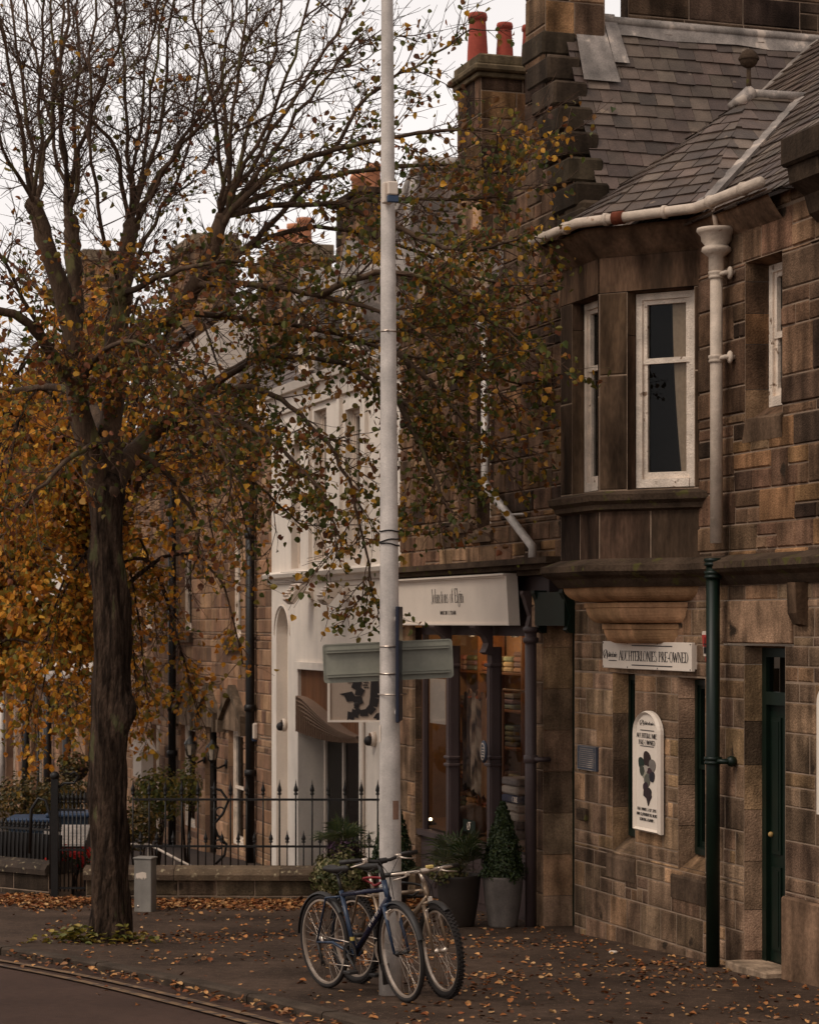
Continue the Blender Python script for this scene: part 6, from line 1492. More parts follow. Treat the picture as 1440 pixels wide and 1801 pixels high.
# ------------------------------------------------------------------ trees
LR = random.Random(77)
class Leaves:
    def __init__(s): s.v = []; s.f = []; s.c = []
    def add(s, p, size, col, nrm=None, rng=LR, curl=.25):
        if nrm is None:
            a = Vector((rng.gauss(0,1), rng.gauss(0,1), rng.gauss(0,1))).normalized()
        else: a = (Vector(nrm) + Vector((rng.gauss(0,.2), rng.gauss(0,.2), rng.gauss(0,.1)))).normalized()
        u = a.orthogonal().normalized(); th = rng.uniform(0, 6.283); w = a.cross(u); d = u*math.cos(th) + w*math.sin(th)
        if nrm is None: d = (d + Vector((0,0,-.8))).normalized(); 
        e = a.cross(d).normalized(); a = d.cross(e)
        L_ = size; W = size*rng.uniform(.36, .5); c = curl*size*rng.uniform(.2, 1.6)
        b = len(s.v); p = Vector(p)
        P = [p, p+d*L_*.12+e*W*.75+a*c*.5, p+d*L_*.5+e*W+a*c*.9, p+d*L_*.85+e*W*.5+a*c*.4, p+d*L_*1.05-a*c*.35, p+d*L_*.85-e*W*.5+a*c*.4, p+d*L_*.5-e*W+a*c*.9, p+d*L_*.12-e*W*.75+a*c*.5]
        s.v += [tuple(q) for q in P]; s.f += [(b,b+1,b+2,b+3,b+4), (b,b+4,b+5,b+6,b+7)]
        k = rng.uniform(.7, 1.3); s.c += [(col[0]*k, col[1]*k, col[2]*k, 1)]*8
    def build(s, name, m, parent):
        me = bpy.data.meshes.new(name); o0 = ORG[rootof(parent).name] if parent else Vector((0,0,0))
        me.from_pydata([(a-o0[0], b-o0[1], c-o0[2]) for a, b, c in s.v], [], s.f); me.materials.append(M[m])
        ca = me.color_attributes.new('col', 'FLOAT_COLOR', 'POINT'); ca.data.foreach_set('color', [x for c in s.c for x in c])
        o = bpy.data.objects.new(name, me); sc.collection.objects.link(o)
        if parent: o.parent = parent
        return o
def catmull(P, k=5):
    out = []
    for i in range(len(P)-1):
        p0, p1, p2, p3 = P[max(i-1,0)], P[i], P[i+1], P[min(i+2,len(P)-1)]
        for j in range(k):
            t = j/k; out.append(.5*((2*p1)+(p2-p0)*t+(2*p0-5*p1+4*p2-p3)*t*t+(3*p1-p0-3*p2+p3)*t**3))
    out.append(P[-1]); return out
def px_of(p): return CX + F*p.x/p.y, HY - F*(p.z-H)/p.y
class Tree:
    def __init__(s, rng, dens, cols, lsize, twigden=1.0, levels=3):
        s.rng = rng; s.wood = MB(); s.tw = MB(); s.lv = Leaves(); s.dens = dens; s.cols = cols; s.ls = lsize; s.n = 0; s.td = twigden; s.levels = levels
    def limb(s, pts, r0, r1, sides=9, wob=.02):
        P = catmull([Vector(p) for p in pts]); rg_ = s.rng
        P = [p + Vector((rg_.uniform(-wob,wob), rg_.uniform(-wob,wob), rg_.uniform(-wob,wob)*.5)) if 0 < i < len(P)-1 else p for i, p in enumerate(P)]
        n = len(P); rad = [r0+(r1-r0)*(i/(n-1))**.85 for i in range(n)]
        rad = [r*rg_.uniform(.93, 1.08) for r in rad]
        s.wood.tube(P, rad, sides); return P, rad
    def leafy(s, p, d, force=1.0):
        den = s.dens(p)*force; k = s.rng
        m = int(den) + (k.random() < den - int(den))
        for _ in range(m):
            q = p + Vector((k.gauss(0,.035), k.gauss(0,.035), k.gauss(-.02,.03))); s.lv.add(q, s.ls*k.uniform(.6, 1.2), s.cols(p, k), None, k)
    def twig(s, p, d, ln, r, lvl):
        k = s.rng; n = 4 if lvl else 3; pts = [p]; q = p.copy(); dd = d.copy()
        for i in range(n):
            dd = (dd + Vector((k.gauss(0,.16), k.gauss(0,.16), k.gauss(.03,.13)))).normalized(); q = q + dd*ln/n; pts.append(q.copy())
        s.tw.tube(pts, [max(.0022, r*(1-.7*i/n)) for i in range(n+1)], 4 if r > .006 else 3, False); s.n += 1
        for i in range(1, n+1):
            if lvl < 2: s.leafy(pts[i], dd, 1.0)
        if lvl > 0:
            m = int(ln/.13*s.td)+1
            for _ in range(m):
                t = k.uniform(.15, .98)*n; i = min(n-1, int(t)); b = pts[i].lerp(pts[i+1], t-i)
                ax = (pts[i+1]-pts[i]).normalized(); sd = ax.cross(Vector((k.gauss(0,1), k.gauss(0,1), k.gauss(0,1)))).normalized()
                nd = (ax*k.uniform(.7, 1.2) + sd*k.uniform(.5, 1.0)).normalized()
                s.twig(b, nd, ln*k.uniform(.35, .6), r*.55, lvl-1)
    def dress(s, P, rad, ln, step, lvl=1, start=.15, droop=0.0):
        k = s.rng; acc = 0; tot = sum((b-a).length for a, b in zip(P, P[1:])); run = 0
        for a, b in zip(P, P[1:]):
            l = (b-a).length; run += l; acc += l
            while acc > step and run/tot > start:
                acc -= step*k.uniform(.7, 1.3); ax = (b-a).normalized()
                sd = ax.cross(Vector((k.gauss(0,1), k.gauss(0,1)*.9, k.gauss(0,1)))).normalized()
                nd = (ax*k.uniform(.6, 1.3) + sd*k.uniform(.6, 1.1) + Vector((0,0,-droop))).normalized()
                s.twig(a.lerp(b, k.random()), nd, ln*k.uniform(.5, 1.2), .0075, lvl)
TY = 20.4
def T(px, py, dy=0.0): return at(px, py, TY+dy)
rt = random.Random(101)
def fld(pts, x, y):                                   # smooth height field over the crown, in metres about the trunk
    sw = sv_ = 0
    for a, b, v, r_ in pts:
        w_ = math.exp(-((x-a)**2+(y-b)**2)/(r_*r_)); sw += w_; sv_ += w_*v
    return sv_/(sw+.02)
# crown density by position relative to the trunk base: x (m right), z (m up)
DF = [(-1,7.5,.02,1.0),(1,8.6,.03,1.0),(2.3,7.9,.12,.8),(3.0,7.6,.9,.45),(2.7,6.9,.6,.5),(0,7.0,.07,.8),(-1,6.2,.1,.6),(.8,6.6,.25,.7),(2,6.2,.5,.6),(3.5,6.1,.9,.7),(1.6,7.6,.15,.6),
      (-1,5.2,.9,.9),(0,5.0,.9,.8),(1.2,5.3,.8,.8),(2.4,5.0,1.25,.9),(3.6,5.2,1.2,.7),(3.4,4.3,1.15,.6),(-1,4.2,.9,.8),(0.3,4.2,.9,.8),(1.2,4.3,.9,.6),(2,3.9,1.2,.6),(2.9,3.6,1.1,.5),(.6,3.4,.35,.6),(1.3,3.3,.5,.5),(2.2,3.2,1.1,.4),(4.0,5.6,1.0,.5),(-1,3.2,.3,.8)]
tb = ong(195, TY)
def dens1(p): return 1.08*(.42 if p.z-tb.z > 6.2 and p.x-tb.x < 1.9 else 1)*fld(DF, p.x-tb.x, p.z-tb.z)*(.4+1.2*max(0,math.sin(p.x*4.1+p.z*2.3)*math.sin(p.z*5.3-p.y*2.1+p.x)*.5+.5))
PAL1 = [(.13,.05,.02),(.16,.07,.025),(.09,.035,.018),(.2,.1,.025),(.07,.06,.015),(.05,.055,.015),(.1,.085,.02),(.22,.13,.03),(.12,.05,.03),(.3,.17,.02),(.06,.03,.02),(.045,.06,.02)]
PALG = [(.045,.06,.016),(.06,.07,.018),(.08,.075,.02),(.12,.1,.02),(.035,.05,.015),(.15,.08,.025),(.28,.17,.025),(.1,.05,.02)]
def cols1(p, k): return k.choice(PALG if (p.x-tb.x > 1.1 and k.random() < .7) or k.random() < .2 else PAL1)
TR = thing('lime_tree', 'dark-barked street tree with thinning brown leaves standing at the kerb left of the lamp post', 'tree', tb, facade=False)
t1 = Tree(rt, dens1, cols1, .058, 1.25)
# trunk with burrs
P = catmull([T(196,1668), T(194,1600), T(193,1480), T(192,1330), T(196,1240), T(196,1100), T(189,960), T(188,870)], 6)
R0 = [.23,.17,.163,.162,.174,.156,.14,.145]
def rr_(t): i = min(len(R0)-2, int(t*(len(R0)-1))); f = t*(len(R0)-1)-i; return R0[i]*(1-f)+R0[i+1]*f
tk = MB(); n = len(P); m = 22; vs = []
for i, p in enumerate(P):
    t = i/(n-1); r_ = rr_(t)
    for k in range(m):
        a = 2*math.pi*k/m; z = p.z
        bump_ = .012*math.sin(5*a+z*3) + .010*math.sin(9*a-z*7) + .008*math.sin(3*a+z*11) + (.05*max(0, math.sin(a*2.5+1))*max(0, 1-t*14))
        for (bz, ba, bh, bs) in ((2.05, -.5, .07, .16), (.75, -1.2, .05, .12), (3.0, .3, .05, .2), (1.3, 2.9, .05, .2), (3.35, 3.0, .06, .15)):
            da = math.atan2(math.sin(a-ba), math.cos(a-ba)); bump_ += (1.5 if bz == 2.05 else .8)*bh*math.exp(-((z-tb.z-bz)/bs)**2 - (da/.5)**2)
        vs.append((p.x+(r_+bump_)*math.cos(a), p.y+(r_+bump_)*math.sin(a), z))
tk.add(vs, [(i*m+k, i*m+(k+1)%m, (i+1)*m+(k+1)%m, (i+1)*m+k) for i in range(n-1) for k in range(m)], True)
tk.ball((P[-1].x, P[-1].y, P[-1].z), .17, 14, 10, (1,1,1.3)); tk.build('trunk', 'bark', TR)
limbs = [  # (points, r0, r1, twig length, twig step)
 ([T(186,900),T(160,800,-.1),T(134,680,-.2),T(122,560,-.2),T(85,440,-.3),T(60,360,-.35)], .115, .07),
 ([T(190,890),T(196,770,.1),T(201,640,.15),T(214,520,.1),T(226,430,.1),T(232,395,.1)], .12, .07),
 ([T(128,620,-.2),T(133,520,.1),T(128,430,.2),T(126,390,.25)], .085, .065),
 ([T(198,860),T(236,795,.3),T(290,745,.6),T(350,700,.9),T(400,655,1.1)], .10, .045),
 ([T(206,640,.15),T(250,590,-.1),T(310,550,-.3),T(345,500,-.4),T(375,430,-.5),T(390,380,-.5)], .085, .06),
 ([T(140,690,-.2),T(90,620,-.5),T(40,560,-.8),T(-30,540,-1.1)], .07, .03),
 ([T(185,760,0),T(150,700,.7),T(90,680,1.2),T(20,690,1.6)], .06, .025),
]
LP_ = []
for L_ in limbs:
    P, rad = t1.limb(L_[0], L_[1], L_[2], 10, .012); LP_.append((P, rad)); t1.dress(P, rad, .5, .16, 1, .3)
for (a, b, dy, r_) in ((60,362,-.35,.075),(232,398,.1,.075),(126,392,.25,.07),(390,384,-.5,.06),(214,520,.1,.11),(188,870,0,.16)):
    c = T(a,b,dy); t1.wood.ball(c, r_, 12, 8, (1,1,1.25))
    for q in range(5): e = Vector((rt.gauss(0,1),rt.gauss(0,1),rt.gauss(0,1))).normalized()*r_*.6; t1.wood.ball(c+e, r_*.55, 8, 6)
shoots = [  # upright shoots from the pollard heads
 ((60,362,-.35), [(20,150,-.6),(-10,-40,-.8)]), ((60,362,-.35), [(48,180,-.2),(12,-30,0)]), ((60,362,-.35), [(72,200,-.5),(75,-60,-.7)]), ((60,362,-.35), [(8,260,-.8),(-50,120,-1.2)]), ((60,362,-.35), [(88,230,.1),(120,40,.3),(130,-60,.4)]),
 ((126,392,.25), [(98,150,.5),(92,-50,.7)]), ((126,392,.25), [(110,180,.2),(116,-60,.2)]), ((126,392,.25), [(136,170,.5),(140,-60,.8)]), ((126,392,.25), [(100,260,.6),(60,90,1.0),(30,-60,1.3)]), ((126,392,.25), [(150,230,.0),(205,90,-.2),(230,-60,-.3)]),
 ((232,398,.1), [(245,220,.2),(282,-40,.3)]), ((232,398,.1), [(222,230,-.2),(205,-60,-.4)]), ((232,398,.1), [(262,210,.5),(297,-40,.8)]), ((232,398,.1), [(275,240,.1),(312,-40,.0)]), ((232,398,.1), [(200,260,-.4),(140,200,-.6),(60,170,-.8)]), ((232,398,.1), [(300,280,.3),(380,160,.6),(470,20,.8)]), ((232,398,.1), [(290,300,-.4),(350,220,-.7),(420,130,-.8)]),
 ((390,384,-.5), [(415,200,-.6),(445,-50,-.8)]), ((390,384,-.5), [(435,240,-.3),(482,90,0),(495,-50,.2)]), ((390,384,-.5), [(450,260,-.8),(520,100,-1.1),(545,-50,-1.3)]), ((390,384,-.5), [(470,280,-.4),(560,150,-.3),(640,60,-.2)]), ((390,384,-.5), [(380,200,-.9),(350,60,-1.2),(330,-60,-1.4)]), ((390,384,-.5), [(400,250,.1),(395,110,.4),(420,-50,.6)]), ((390,384,-.5), [(480,230,-.2),(590,60,.2),(640,-50,.4)]),
 ((214,520,.1), [(180,400,-.6),(160,200,-1.2),(170,-50,-1.5)]), ((214,520,.1), [(260,420,.7),(330,250,1.2),(360,-40,1.4)]),
]
for base, pts in shoots:
    P, rad = t1.limb([T(*base)]+[T(*q) for q in pts], rt.uniform(.021,.029), .009, 7, .03); t1.dress(P, rad, .75, .16, 2 if rt.random() < .5 else 1, .12)
    for _ in range(1 if base[0] > 300 or rt.random() < .6 else 0):
        i = rt.randrange(3, len(P)-2); b = P[i]; sx = rt.choice((-1, 1, 1)); ln = rt.uniform(.8, 1.7); d = Vector((sx*rt.uniform(.4,1.0), rt.uniform(-.7,.7), rt.uniform(.35,1.0))).normalized()
        e = b + d*ln; mdl = b.lerp(e, .5) + Vector((rt.uniform(-.08,.08), 0, rt.uniform(-.12,.02)))
        Q, qr = t1.limb([b, mdl, e], rad[i]*.6, .005, 5, .03); t1.dress(Q, qr, .5, .12, 1, .1)
arms = [  # long spreading branches towards the lamp post and the gable
 [T(390,384,-.5),T(480,362,-.6),T(600,356,-.7),T(690,350,-.5),T(840,352,-.2),T(925,325,.1)],
 [T(385,400,-.5),T(470,310,-.8),T(570,268,-1.0),T(690,242,-1.0),T(800,228,-.9),T(880,232,-.8),T(940,255,-.7)],
 [T(320,545,-.3),T(430,440,.0),T(560,400,.3),T(700,430,.6),T(820,480,.9),T(930,520,1.1)],
 [T(350,500,-.4),T(430,500,-.9),T(560,520,-1.3),T(700,560,-1.4),T(820,640,-1.3),T(910,720,-1.1)],
 [T(380,670,1.0),T(470,630,.9),T(600,640,.7),T(700,700,.5),T(780,770,.3),T(815,860,.2)],
 [T(350,700,.9),T(440,680,.4),T(530,730,0),T(600,820,-.3),T(640,940,-.5),T(655,1060,-.6)],
 [T(300,740,.6),T(370,790,.8),T(450,850,1.0),T(540,930,1.1)],
 [T(345,500,-.4),T(450,420,-.2),T(560,300,-.2),T(650,170,-.2),T(740,110,-.1),T(830,50,.0)],
 [T(310,550,-.3),T(420,560,.4),T(560,580,.9),T(700,620,1.2),T(830,650,1.4),T(925,680,1.5)],
 [T(290,745,.6),T(380,730,-.2),T(480,780,-.8),T(560,860,-1.1),T(600,960,-1.2)],
 [T(400,655,1.1),T(520,600,1.4),T(660,600,1.5),T(780,560,1.4),T(900,600,1.3)],
 [T(390,384,-.5),T(500,330,.2),T(640,300,.6),T(780,290,.9),T(880,300,1.1),T(955,245,1.2)],
 [T(600,356,-.7),T(700,400,-1.0),T(800,440,-1.2),T(880,430,-1.3),T(940,410,-1.2)],
 [T(560,520,-1.3),T(660,480,-1.5),T(780,500,-1.5),T(860,560,-1.4),T(930,600,-1.3)],
 [T(700,620,1.2),T(800,720,.9),T(880,800,.6)], [T(700,700,.5),T(760,830,.2),T(790,900,.0)],
 [T(134,680,-.2),T(80,600,-.6),T(20,480,-1.0),T(-30,420,-1.2)], [T(122,560,-.2),T(60,500,.6),T(-10,440,1.2)],
 [T(201,640,.15),T(260,640,-.8),T(330,700,-1.3),T(390,800,-1.5),T(410,880,-1.5)], [T(196,770,.1),T(130,800,-.7),T(70,860,-1.1),T(30,900,-1.2)],
 [T(134,680,-.2),T(180,620,-1.0),T(240,600,-1.5),T(300,640,-1.7)], [T(214,520,.1),T(300,480,-.9),T(400,460,-1.3),T(500,470,-1.4)],
 [T(236,795,.3),T(300,840,.2),T(350,930,.3),T(340,1000,.3)],
]
for pts in arms:
    P, rad = t1.limb(pts, .034, .007, 7, .02); t1.dress(P, rad, .6, .085, 1, .12, .05)
t1.wood.build('limbs', 'limb', TR); t1.tw.build('twigs', 'twig', TR); t1.lv.build('leaves', 'leaf', TR)
n1 = (len(t1.lv.f)//2, t1.n)
# suckers at the foot
sk = Leaves(); 
for k in range(190):
    a = rt.uniform(0, 6.28); r_ = abs(rt.gauss(0, .13)); p = (tb.x-.3+r_*math.cos(a)*1.5+(.45 if k % 4 == 0 else 0), tb.y-.12+r_*math.sin(a)*.8-(.12 if k % 4 == 0 else 0), tb.z+rt.uniform(.02,.17)*max(.1,1-r_*3)); sk.add(p, rt.uniform(.05,.08), rt.choice([(.2,.18,.03),(.1,.12,.03),(.14,.14,.03),(.25,.2,.04)]), (0,0,1), rt)
tag(sk.build('basal_shoots', 'plant', TR), kind='stuff')

# yellow tree behind ------------------------------------------------
YY = 27.0; yb_ = ong(192, YY)
def T2(px, py, dy=0.0): return at(px, py, YY+dy)
r2t = random.Random(202)
def dens2(p):
    x, y = px_of(p); x = p.x-yb_.x; z = p.z-yb_.z
    edge = 1.0 if z > 1.35 + .25*math.sin(x*3) else .0
    cl = .35+1.3*max(0, .5+.5*math.sin(x*3.1+p.y*1.3)*math.sin(z*3.7+p.y*2))
    return (1.2 if x < .1 else .5)*edge*cl*(1.0 if z < 5.6 else max(.0, 1-(z-5.6)/.9))
def cols2(p, k):
    return k.choice([(.3,.15,.02),(.36,.19,.025),(.24,.11,.02),(.17,.12,.02),(.11,.1,.02),(.32,.14,.02),(.4,.25,.04),(.17,.075,.02),(.12,.11,.02)])
T2R = thing('yellow_tree', 'golden-leaved tree in the garden behind the dark trunk, drooping over the railings', 'tree', yb_, facade=False)
t2 = Tree(r2t, dens2, cols2, .072, 1.15)
P, rad = t2.limb([T2(192,1560),T2(193,1300),T2(190,1100),T2(188,950)], .13, .1, 12); 
trk = t2.wood.build('trunk', 'bark', T2R); t2.wood = MB()
for k in range(30):
    a = 2*math.pi*k/30 + r2t.uniform(-.1,.1); h0 = r2t.uniform(930, 1080); ln = r2t.uniform(1.3, 1.75); up_ = r2t.uniform(.1, 2.4)
    b = T2(190, h0); hx = math.cos(a)*ln*(1.0 if math.cos(a) < 0 else .84); hy = math.sin(a)*ln*.9
    pts = [b, b+Vector((hx*.35, hy*.35, .45+up_*.6)), b+Vector((hx*.75, hy*.75, .55+up_)), b+Vector((hx*1.05, hy*1.05, .15+up_)), b+Vector((hx*1.22, hy*1.22, up_-.75))]
    P, rad = t2.limb(pts, .035, .008, 6, .02); t2.dress(P, rad, .6, .15, 1, .12, .45)
for k in range(14):
    px = r2t.uniform(20, 370); pz = r2t.uniform(900, 1000); b = T2(190, 1000)
    e = T2(px, r2t.uniform(1180, 1290), r2t.uniform(-1.2, 1.2)); mid = b.lerp(e, .5)+Vector((0,0,.9)); P, rad = t2.limb([b, mid, e], .025, .006, 5, .02); t2.dress(P, rad, .5, .12, 1, .25, .5)
t2.wood.build('limbs', 'bark', T2R); t2.tw.build('twigs', 'twig', T2R); t2.lv.build('leaves', 'leaf', T2R)
# second golden tree farther left
ty = 36.0; yb3 = ong(-60, ty)
def dens3(p): z = p.z-yb3.z; return 1.2*(1 if 1.8 < z < 9.2 else .1)*(.4+1.2*max(0,.5+.5*math.sin(p.x*2.3+p.z*1.7)*math.sin(p.z*2.9+p.y)))
T3R = thing('yellow_tree', 'more distant golden tree at the left picture edge, seen between the pollarded boughs', 'tree', yb3, facade=False)
t3 = Tree(random.Random(303), dens3, cols2, .15, .8); P, rad = t3.limb([yb3-Vector((0,0,.2)), yb3+Vector((.05,0,2)), yb3+Vector((0,0,3.6))], .2, .15, 12); t3.wood.build('trunk', 'bark', T3R); t3.wood = MB()
for k in range(64):
    a = 2*math.pi*k/64*2.6; b = yb3+Vector((0,0,t3.rng.uniform(2.4,4.4))); ln = t3.rng.uniform(.9,2.5); up_ = t3.rng.uniform(-.3,4.9)
    P, rad = t3.limb([b, b+Vector((math.cos(a)*ln*.5, math.sin(a)*ln*.5, up_*.6+.3)), b+Vector((math.cos(a)*ln, math.sin(a)*ln, up_))], .05, .012, 6, .03); t3.dress(P, rad, .8, .2, 1, .15, .2)
t3.wood.build('limbs', 'bark', T3R); t3.tw.build('twigs', 'twig', T3R); t3.lv.build('leaves', 'leaf', T3R)
print('LEAVES', n1, len(t2.lv.f)//2, t2.n, len(t3.lv.f)//2, t3.n)

# ------------------------------------------------------------------ fallen leaves
rf = random.Random(9); PF = [(.26,.115,.045),(.34,.17,.07),(.17,.065,.03),(.4,.24,.11),(.1,.05,.03),(.24,.14,.08),(.4,.27,.14),(.12,.06,.035)]
def litter(name, pts):
    l = Leaves()
    for x, y, z, s_ in pts: l.add((x, y, z), s_*rf.uniform(.5,.85), rf.choice(PF), (rf.gauss(0,.12), rf.gauss(0,.12), 1), rf, .22)
    tag(l.build(name, 'litter', None), kind='stuff')
pts = []
for k in range(5200):                                  # drift against the low wall
    x = rf.uniform(wxl-.1, wxr+.6); d = abs(rf.gauss(0, .5)); d = d if x > wxl+.4 else d*.5
    den = .25 + .75*min(1, max(0, (x-wxl-.6)/1.0)); 
    if rf.random() > den: continue
    y = YW-.08-d; pts.append((x, y, gz(y)+.008+rf.random()*.03*max(0,1-d*1.6), rf.uniform(.05,.09)))
for k in range(2600):                                  # between the gate and the left wall
    x = rf.uniform(at(-40,0,25).x, wxl+.05); y = 25.3-abs(rf.gauss(0,.55))+(.5 if x < gx0-.1 else 0); pts.append((x, y, gz(y)+.008+rf.random()*.03, rf.uniform(.05,.09)))
litter('leaf_drift', pts)
pts = []
for k in range(3200):                                  # gutter
    i = rf.randrange(0, len(KF)-2); 
    if KF[i][1] < 12.2 or KF[i][1] > 24: continue
    o = .02+abs(rf.gauss(0,.12)) if rf.random() < .85 else rf.uniform(.1,.9); p = off_pt(i, o); q = off_pt(i+1, o); t = rf.random(); x, y = p[0]+(q[0]-p[0])*t, p[1]+(q[1]-p[1])*t
    pts.append((x, y, gz(y)+ROADZ+.012+rf.random()*.03, rf.uniform(.045,.085)))
litter('gutter_leaves', pts)
pts = []; cl = [(rf.uniform(-2.6,3.6), rf.uniform(13,24)) for _ in range(60)]
n_ = 0
while n_ < 2900:
    if rf.random() < .55: c = rf.choice(cl); x, y = c[0]+rf.gauss(0,.3), c[1]+rf.gauss(0,.28)
    else: x, y = rf.uniform(-3.5, 4.2), rf.uniform(12.5, 24.8)
    if x < kx(y)+.15 or x > 8.557-.33*y-.1: n_ += .2; continue
    if y < 20 and x < -.6 and rf.random() < .55: continue
    pts.append((x, y, gz(y)+.008, rf.uniform(.04,.075))); n_ += 1
for k in range(260):
    x = rf.uniform(-.5, 1.6); y = 24.6-abs(rf.gauss(0,1.2)); 
    if x < 8.557-.33*y-.1: pts.append((x, y, gz(y)+.01, rf.uniform(.045,.08)))
litter('pavement_leaves', pts)
mb = MB(); p = ong(1085, 19.25)
for k in range(5): mb.ball((p.x+rf.uniform(-.05,.05), 19.25+rf.uniform(-.03,.03), gz(19.25)+.012), rf.uniform(.015,.03), 7, 5, (1.4,1,.5))
tag(mb.build('crumpled_paper', 'wplast', None, org=p, loc=p), 'small crumpled white paper scrap on the pavement below the slit windows', 'litter')
# ------------------------------------------------------------------ planters and garden plants
rq = random.Random(55)
GP = [(.03,.055,.02),(.04,.065,.022),(.055,.075,.025),(.025,.04,.018),(.075,.09,.03)]
def pot(px, Y, w_, h, m, name, label):
    p = ong(px, Y); t = thing(name, label, 'planter', p, facade=False); r_ = w_/2
    mb = MB(); mb.lathe([(0,0),(r_*.68,0),(r_*.72,.02),(r_*.9,h*.5),(r_*1.0,h*.93),(r_*1.02,h*.97),(r_*1.0,h),(r_*.93,h),(r_*.9,h-.04),(0,h-.05)], p, 36); mb.build('pot', m, t)
    mb = MB(); mb.lathe([(0,h-.045),(r_*.9,h-.05)], p, 16); mb.build('soil', 'soil', t); return p, t
def blade_plant(p, z, n, ln, label, name, par, spread=.9, col=GP, wd=.012):
    mb = MB()
    for k in range(n):
        a = rq.uniform(0, 6.283); el = rq.uniform(.1, 1.35); l = ln*rq.uniform(.6, 1.1); mb.col = pick(rq, col); q = Vector((p[0], p[1], z)); d = Vector((math.cos(a)*math.cos(el)*spread, math.sin(a)*math.cos(el)*spread, math.sin(el))); sd = Vector((-math.sin(a), math.cos(a), 0)); vs = []
        for i in range(6):
            w_ = wd*(1-(i/5)**1.5)+.0008; vs += [q-sd*w_, q+sd*w_]; q = q+d*l/5; d = (d+Vector((0,0,-.16))).normalized()
        mb.add(vs, [(2*i,2*i+1,2*i+3,2*i+2) for i in range(5)], True)
    return mb.build(name, 'plant', par)
def palm(p, z, fronds, ln, name, par):
    mb = MB()
    for k in range(fronds):
        a = rq.uniform(0, 6.283); el = rq.uniform(.0, 1.3); mb.col = (.07,.06,.03); st = Vector((math.cos(a)*math.cos(el), math.sin(a)*math.cos(el), math.sin(el))); q0 = Vector((p[0], p[1], z)); l0 = ln*rq.uniform(.35,.6); q1 = q0+st*l0
        mb.tube([q0, q1], .005, 4); sd = st.cross(Vector((0,0,1))).normalized(); up_ = sd.cross(st)
        for j in range(13):
            b = (j-6)/6*1.25; mb.col = pick(rq, GP); d = (st*math.cos(b)+sd*math.sin(b)+up_*.1).normalized(); l = ln*.55*rq.uniform(.8,1.1); e = d.cross(up_).normalized(); q2 = q1+d*l*.6; q3 = q1+d*l+Vector((0,0,-.05))
            mb.add([q1, q2-e*.009, q2+e*.009, q3], [(0,1,2),(1,3,2)], True)
    return mb.build(name, 'plant', par)
def leafmass(cen, rad, n, size, cols, name, par, shell=.55, m='plant', fn=None):
    l = Leaves()
    for k in range(n):
        d = Vector((rq.gauss(0,1), rq.gauss(0,1), rq.gauss(0,1))).normalized(); r_ = shell+(1-shell)*rq.random()**.5; wob = 1+.16*math.sin(d.x*5+cen[0]*3)*math.sin(d.z*6)+.1*math.sin(d.y*9+d.x*7)
        q = Vector(cen)+Vector((d.x*rad[0], d.y*rad[1], d.z*rad[2]))*r_*wob
        if fn and not fn(q): continue
        l.add(q, size*rq.uniform(.6,1.2), rq.choice(cols), d, rq)
    return l.build(name, m, par)
# grey pot with a clipped cone
p, t = pot(884, 21.9, .39, .49, 'potg', 'planter', 'round grey tapered pot holding a clipped cone conifer')
CN = thing('cone_shrub', 'dense dark green conical conifer in the grey pot by the drainpipe', 'shrub', (p.x, p.y, p.z+.45), facade=False)
l = Leaves(); z0 = p.z+.46; hC = .72
for k in range(5200):
    u = rq.random()**1.25; a = rq.uniform(0,6.283); r_ = (.21*(1-u)**.8+.012)*(1+.13*math.sin(a*5+u*17)+.1*math.sin(a*3-u*31))*(.68+.34*rq.random()**.5)*(1.15 if rq.random() < .03 else 1)*(1.0 if u > .05 else .8); d = Vector((math.cos(a), math.sin(a), .5)); l.add((p.x+r_*math.cos(a), p.y+r_*math.sin(a), z0+u*hC+rq.uniform(-.02,.02)), rq.uniform(.02,.034), rq.choice([(.02,.038,.014),(.03,.05,.016),(.04,.06,.02)]), d, rq)
l.build('foliage', 'plant', CN); mb = MB(); mb.tube([(p.x,p.y,z0-.05),(p.x,p.y,z0+.3)], .02, 6); mb.build('stem', 'bark', CN)
# dark pot with palm and trailing plants
p, t = pot(806, 21.95, .43, .5, 'potd', 'planter', 'large glossy near-black pot holding a fan palm left of the grey pot')
PM = thing('fan_palm', 'spiky green fan palm rising from the near-black pot', 'palm', (p.x, p.y, p.z+.46), facade=False); palm(p, p.z+.5, 26, .5, 'fronds', PM); mb = MB(); mb.tube([(p.x,p.y,p.z+.42),(p.x,p.y,p.z+.62)], [.03,.02], 8); mb.build('stem', 'bark', PM)
o = leafmass((p.x-.12,p.y-.1,p.z+.52), (.2,.14,.12), 420, .035, [(.16,.16,.07),(.08,.1,.035),(.12,.1,.05)], 'trailing_ivy', None, .3); o.location = (0,0,0); tag(o, 'pale trailing ivy spilling over the rim of the near-black pot', 'ivy')
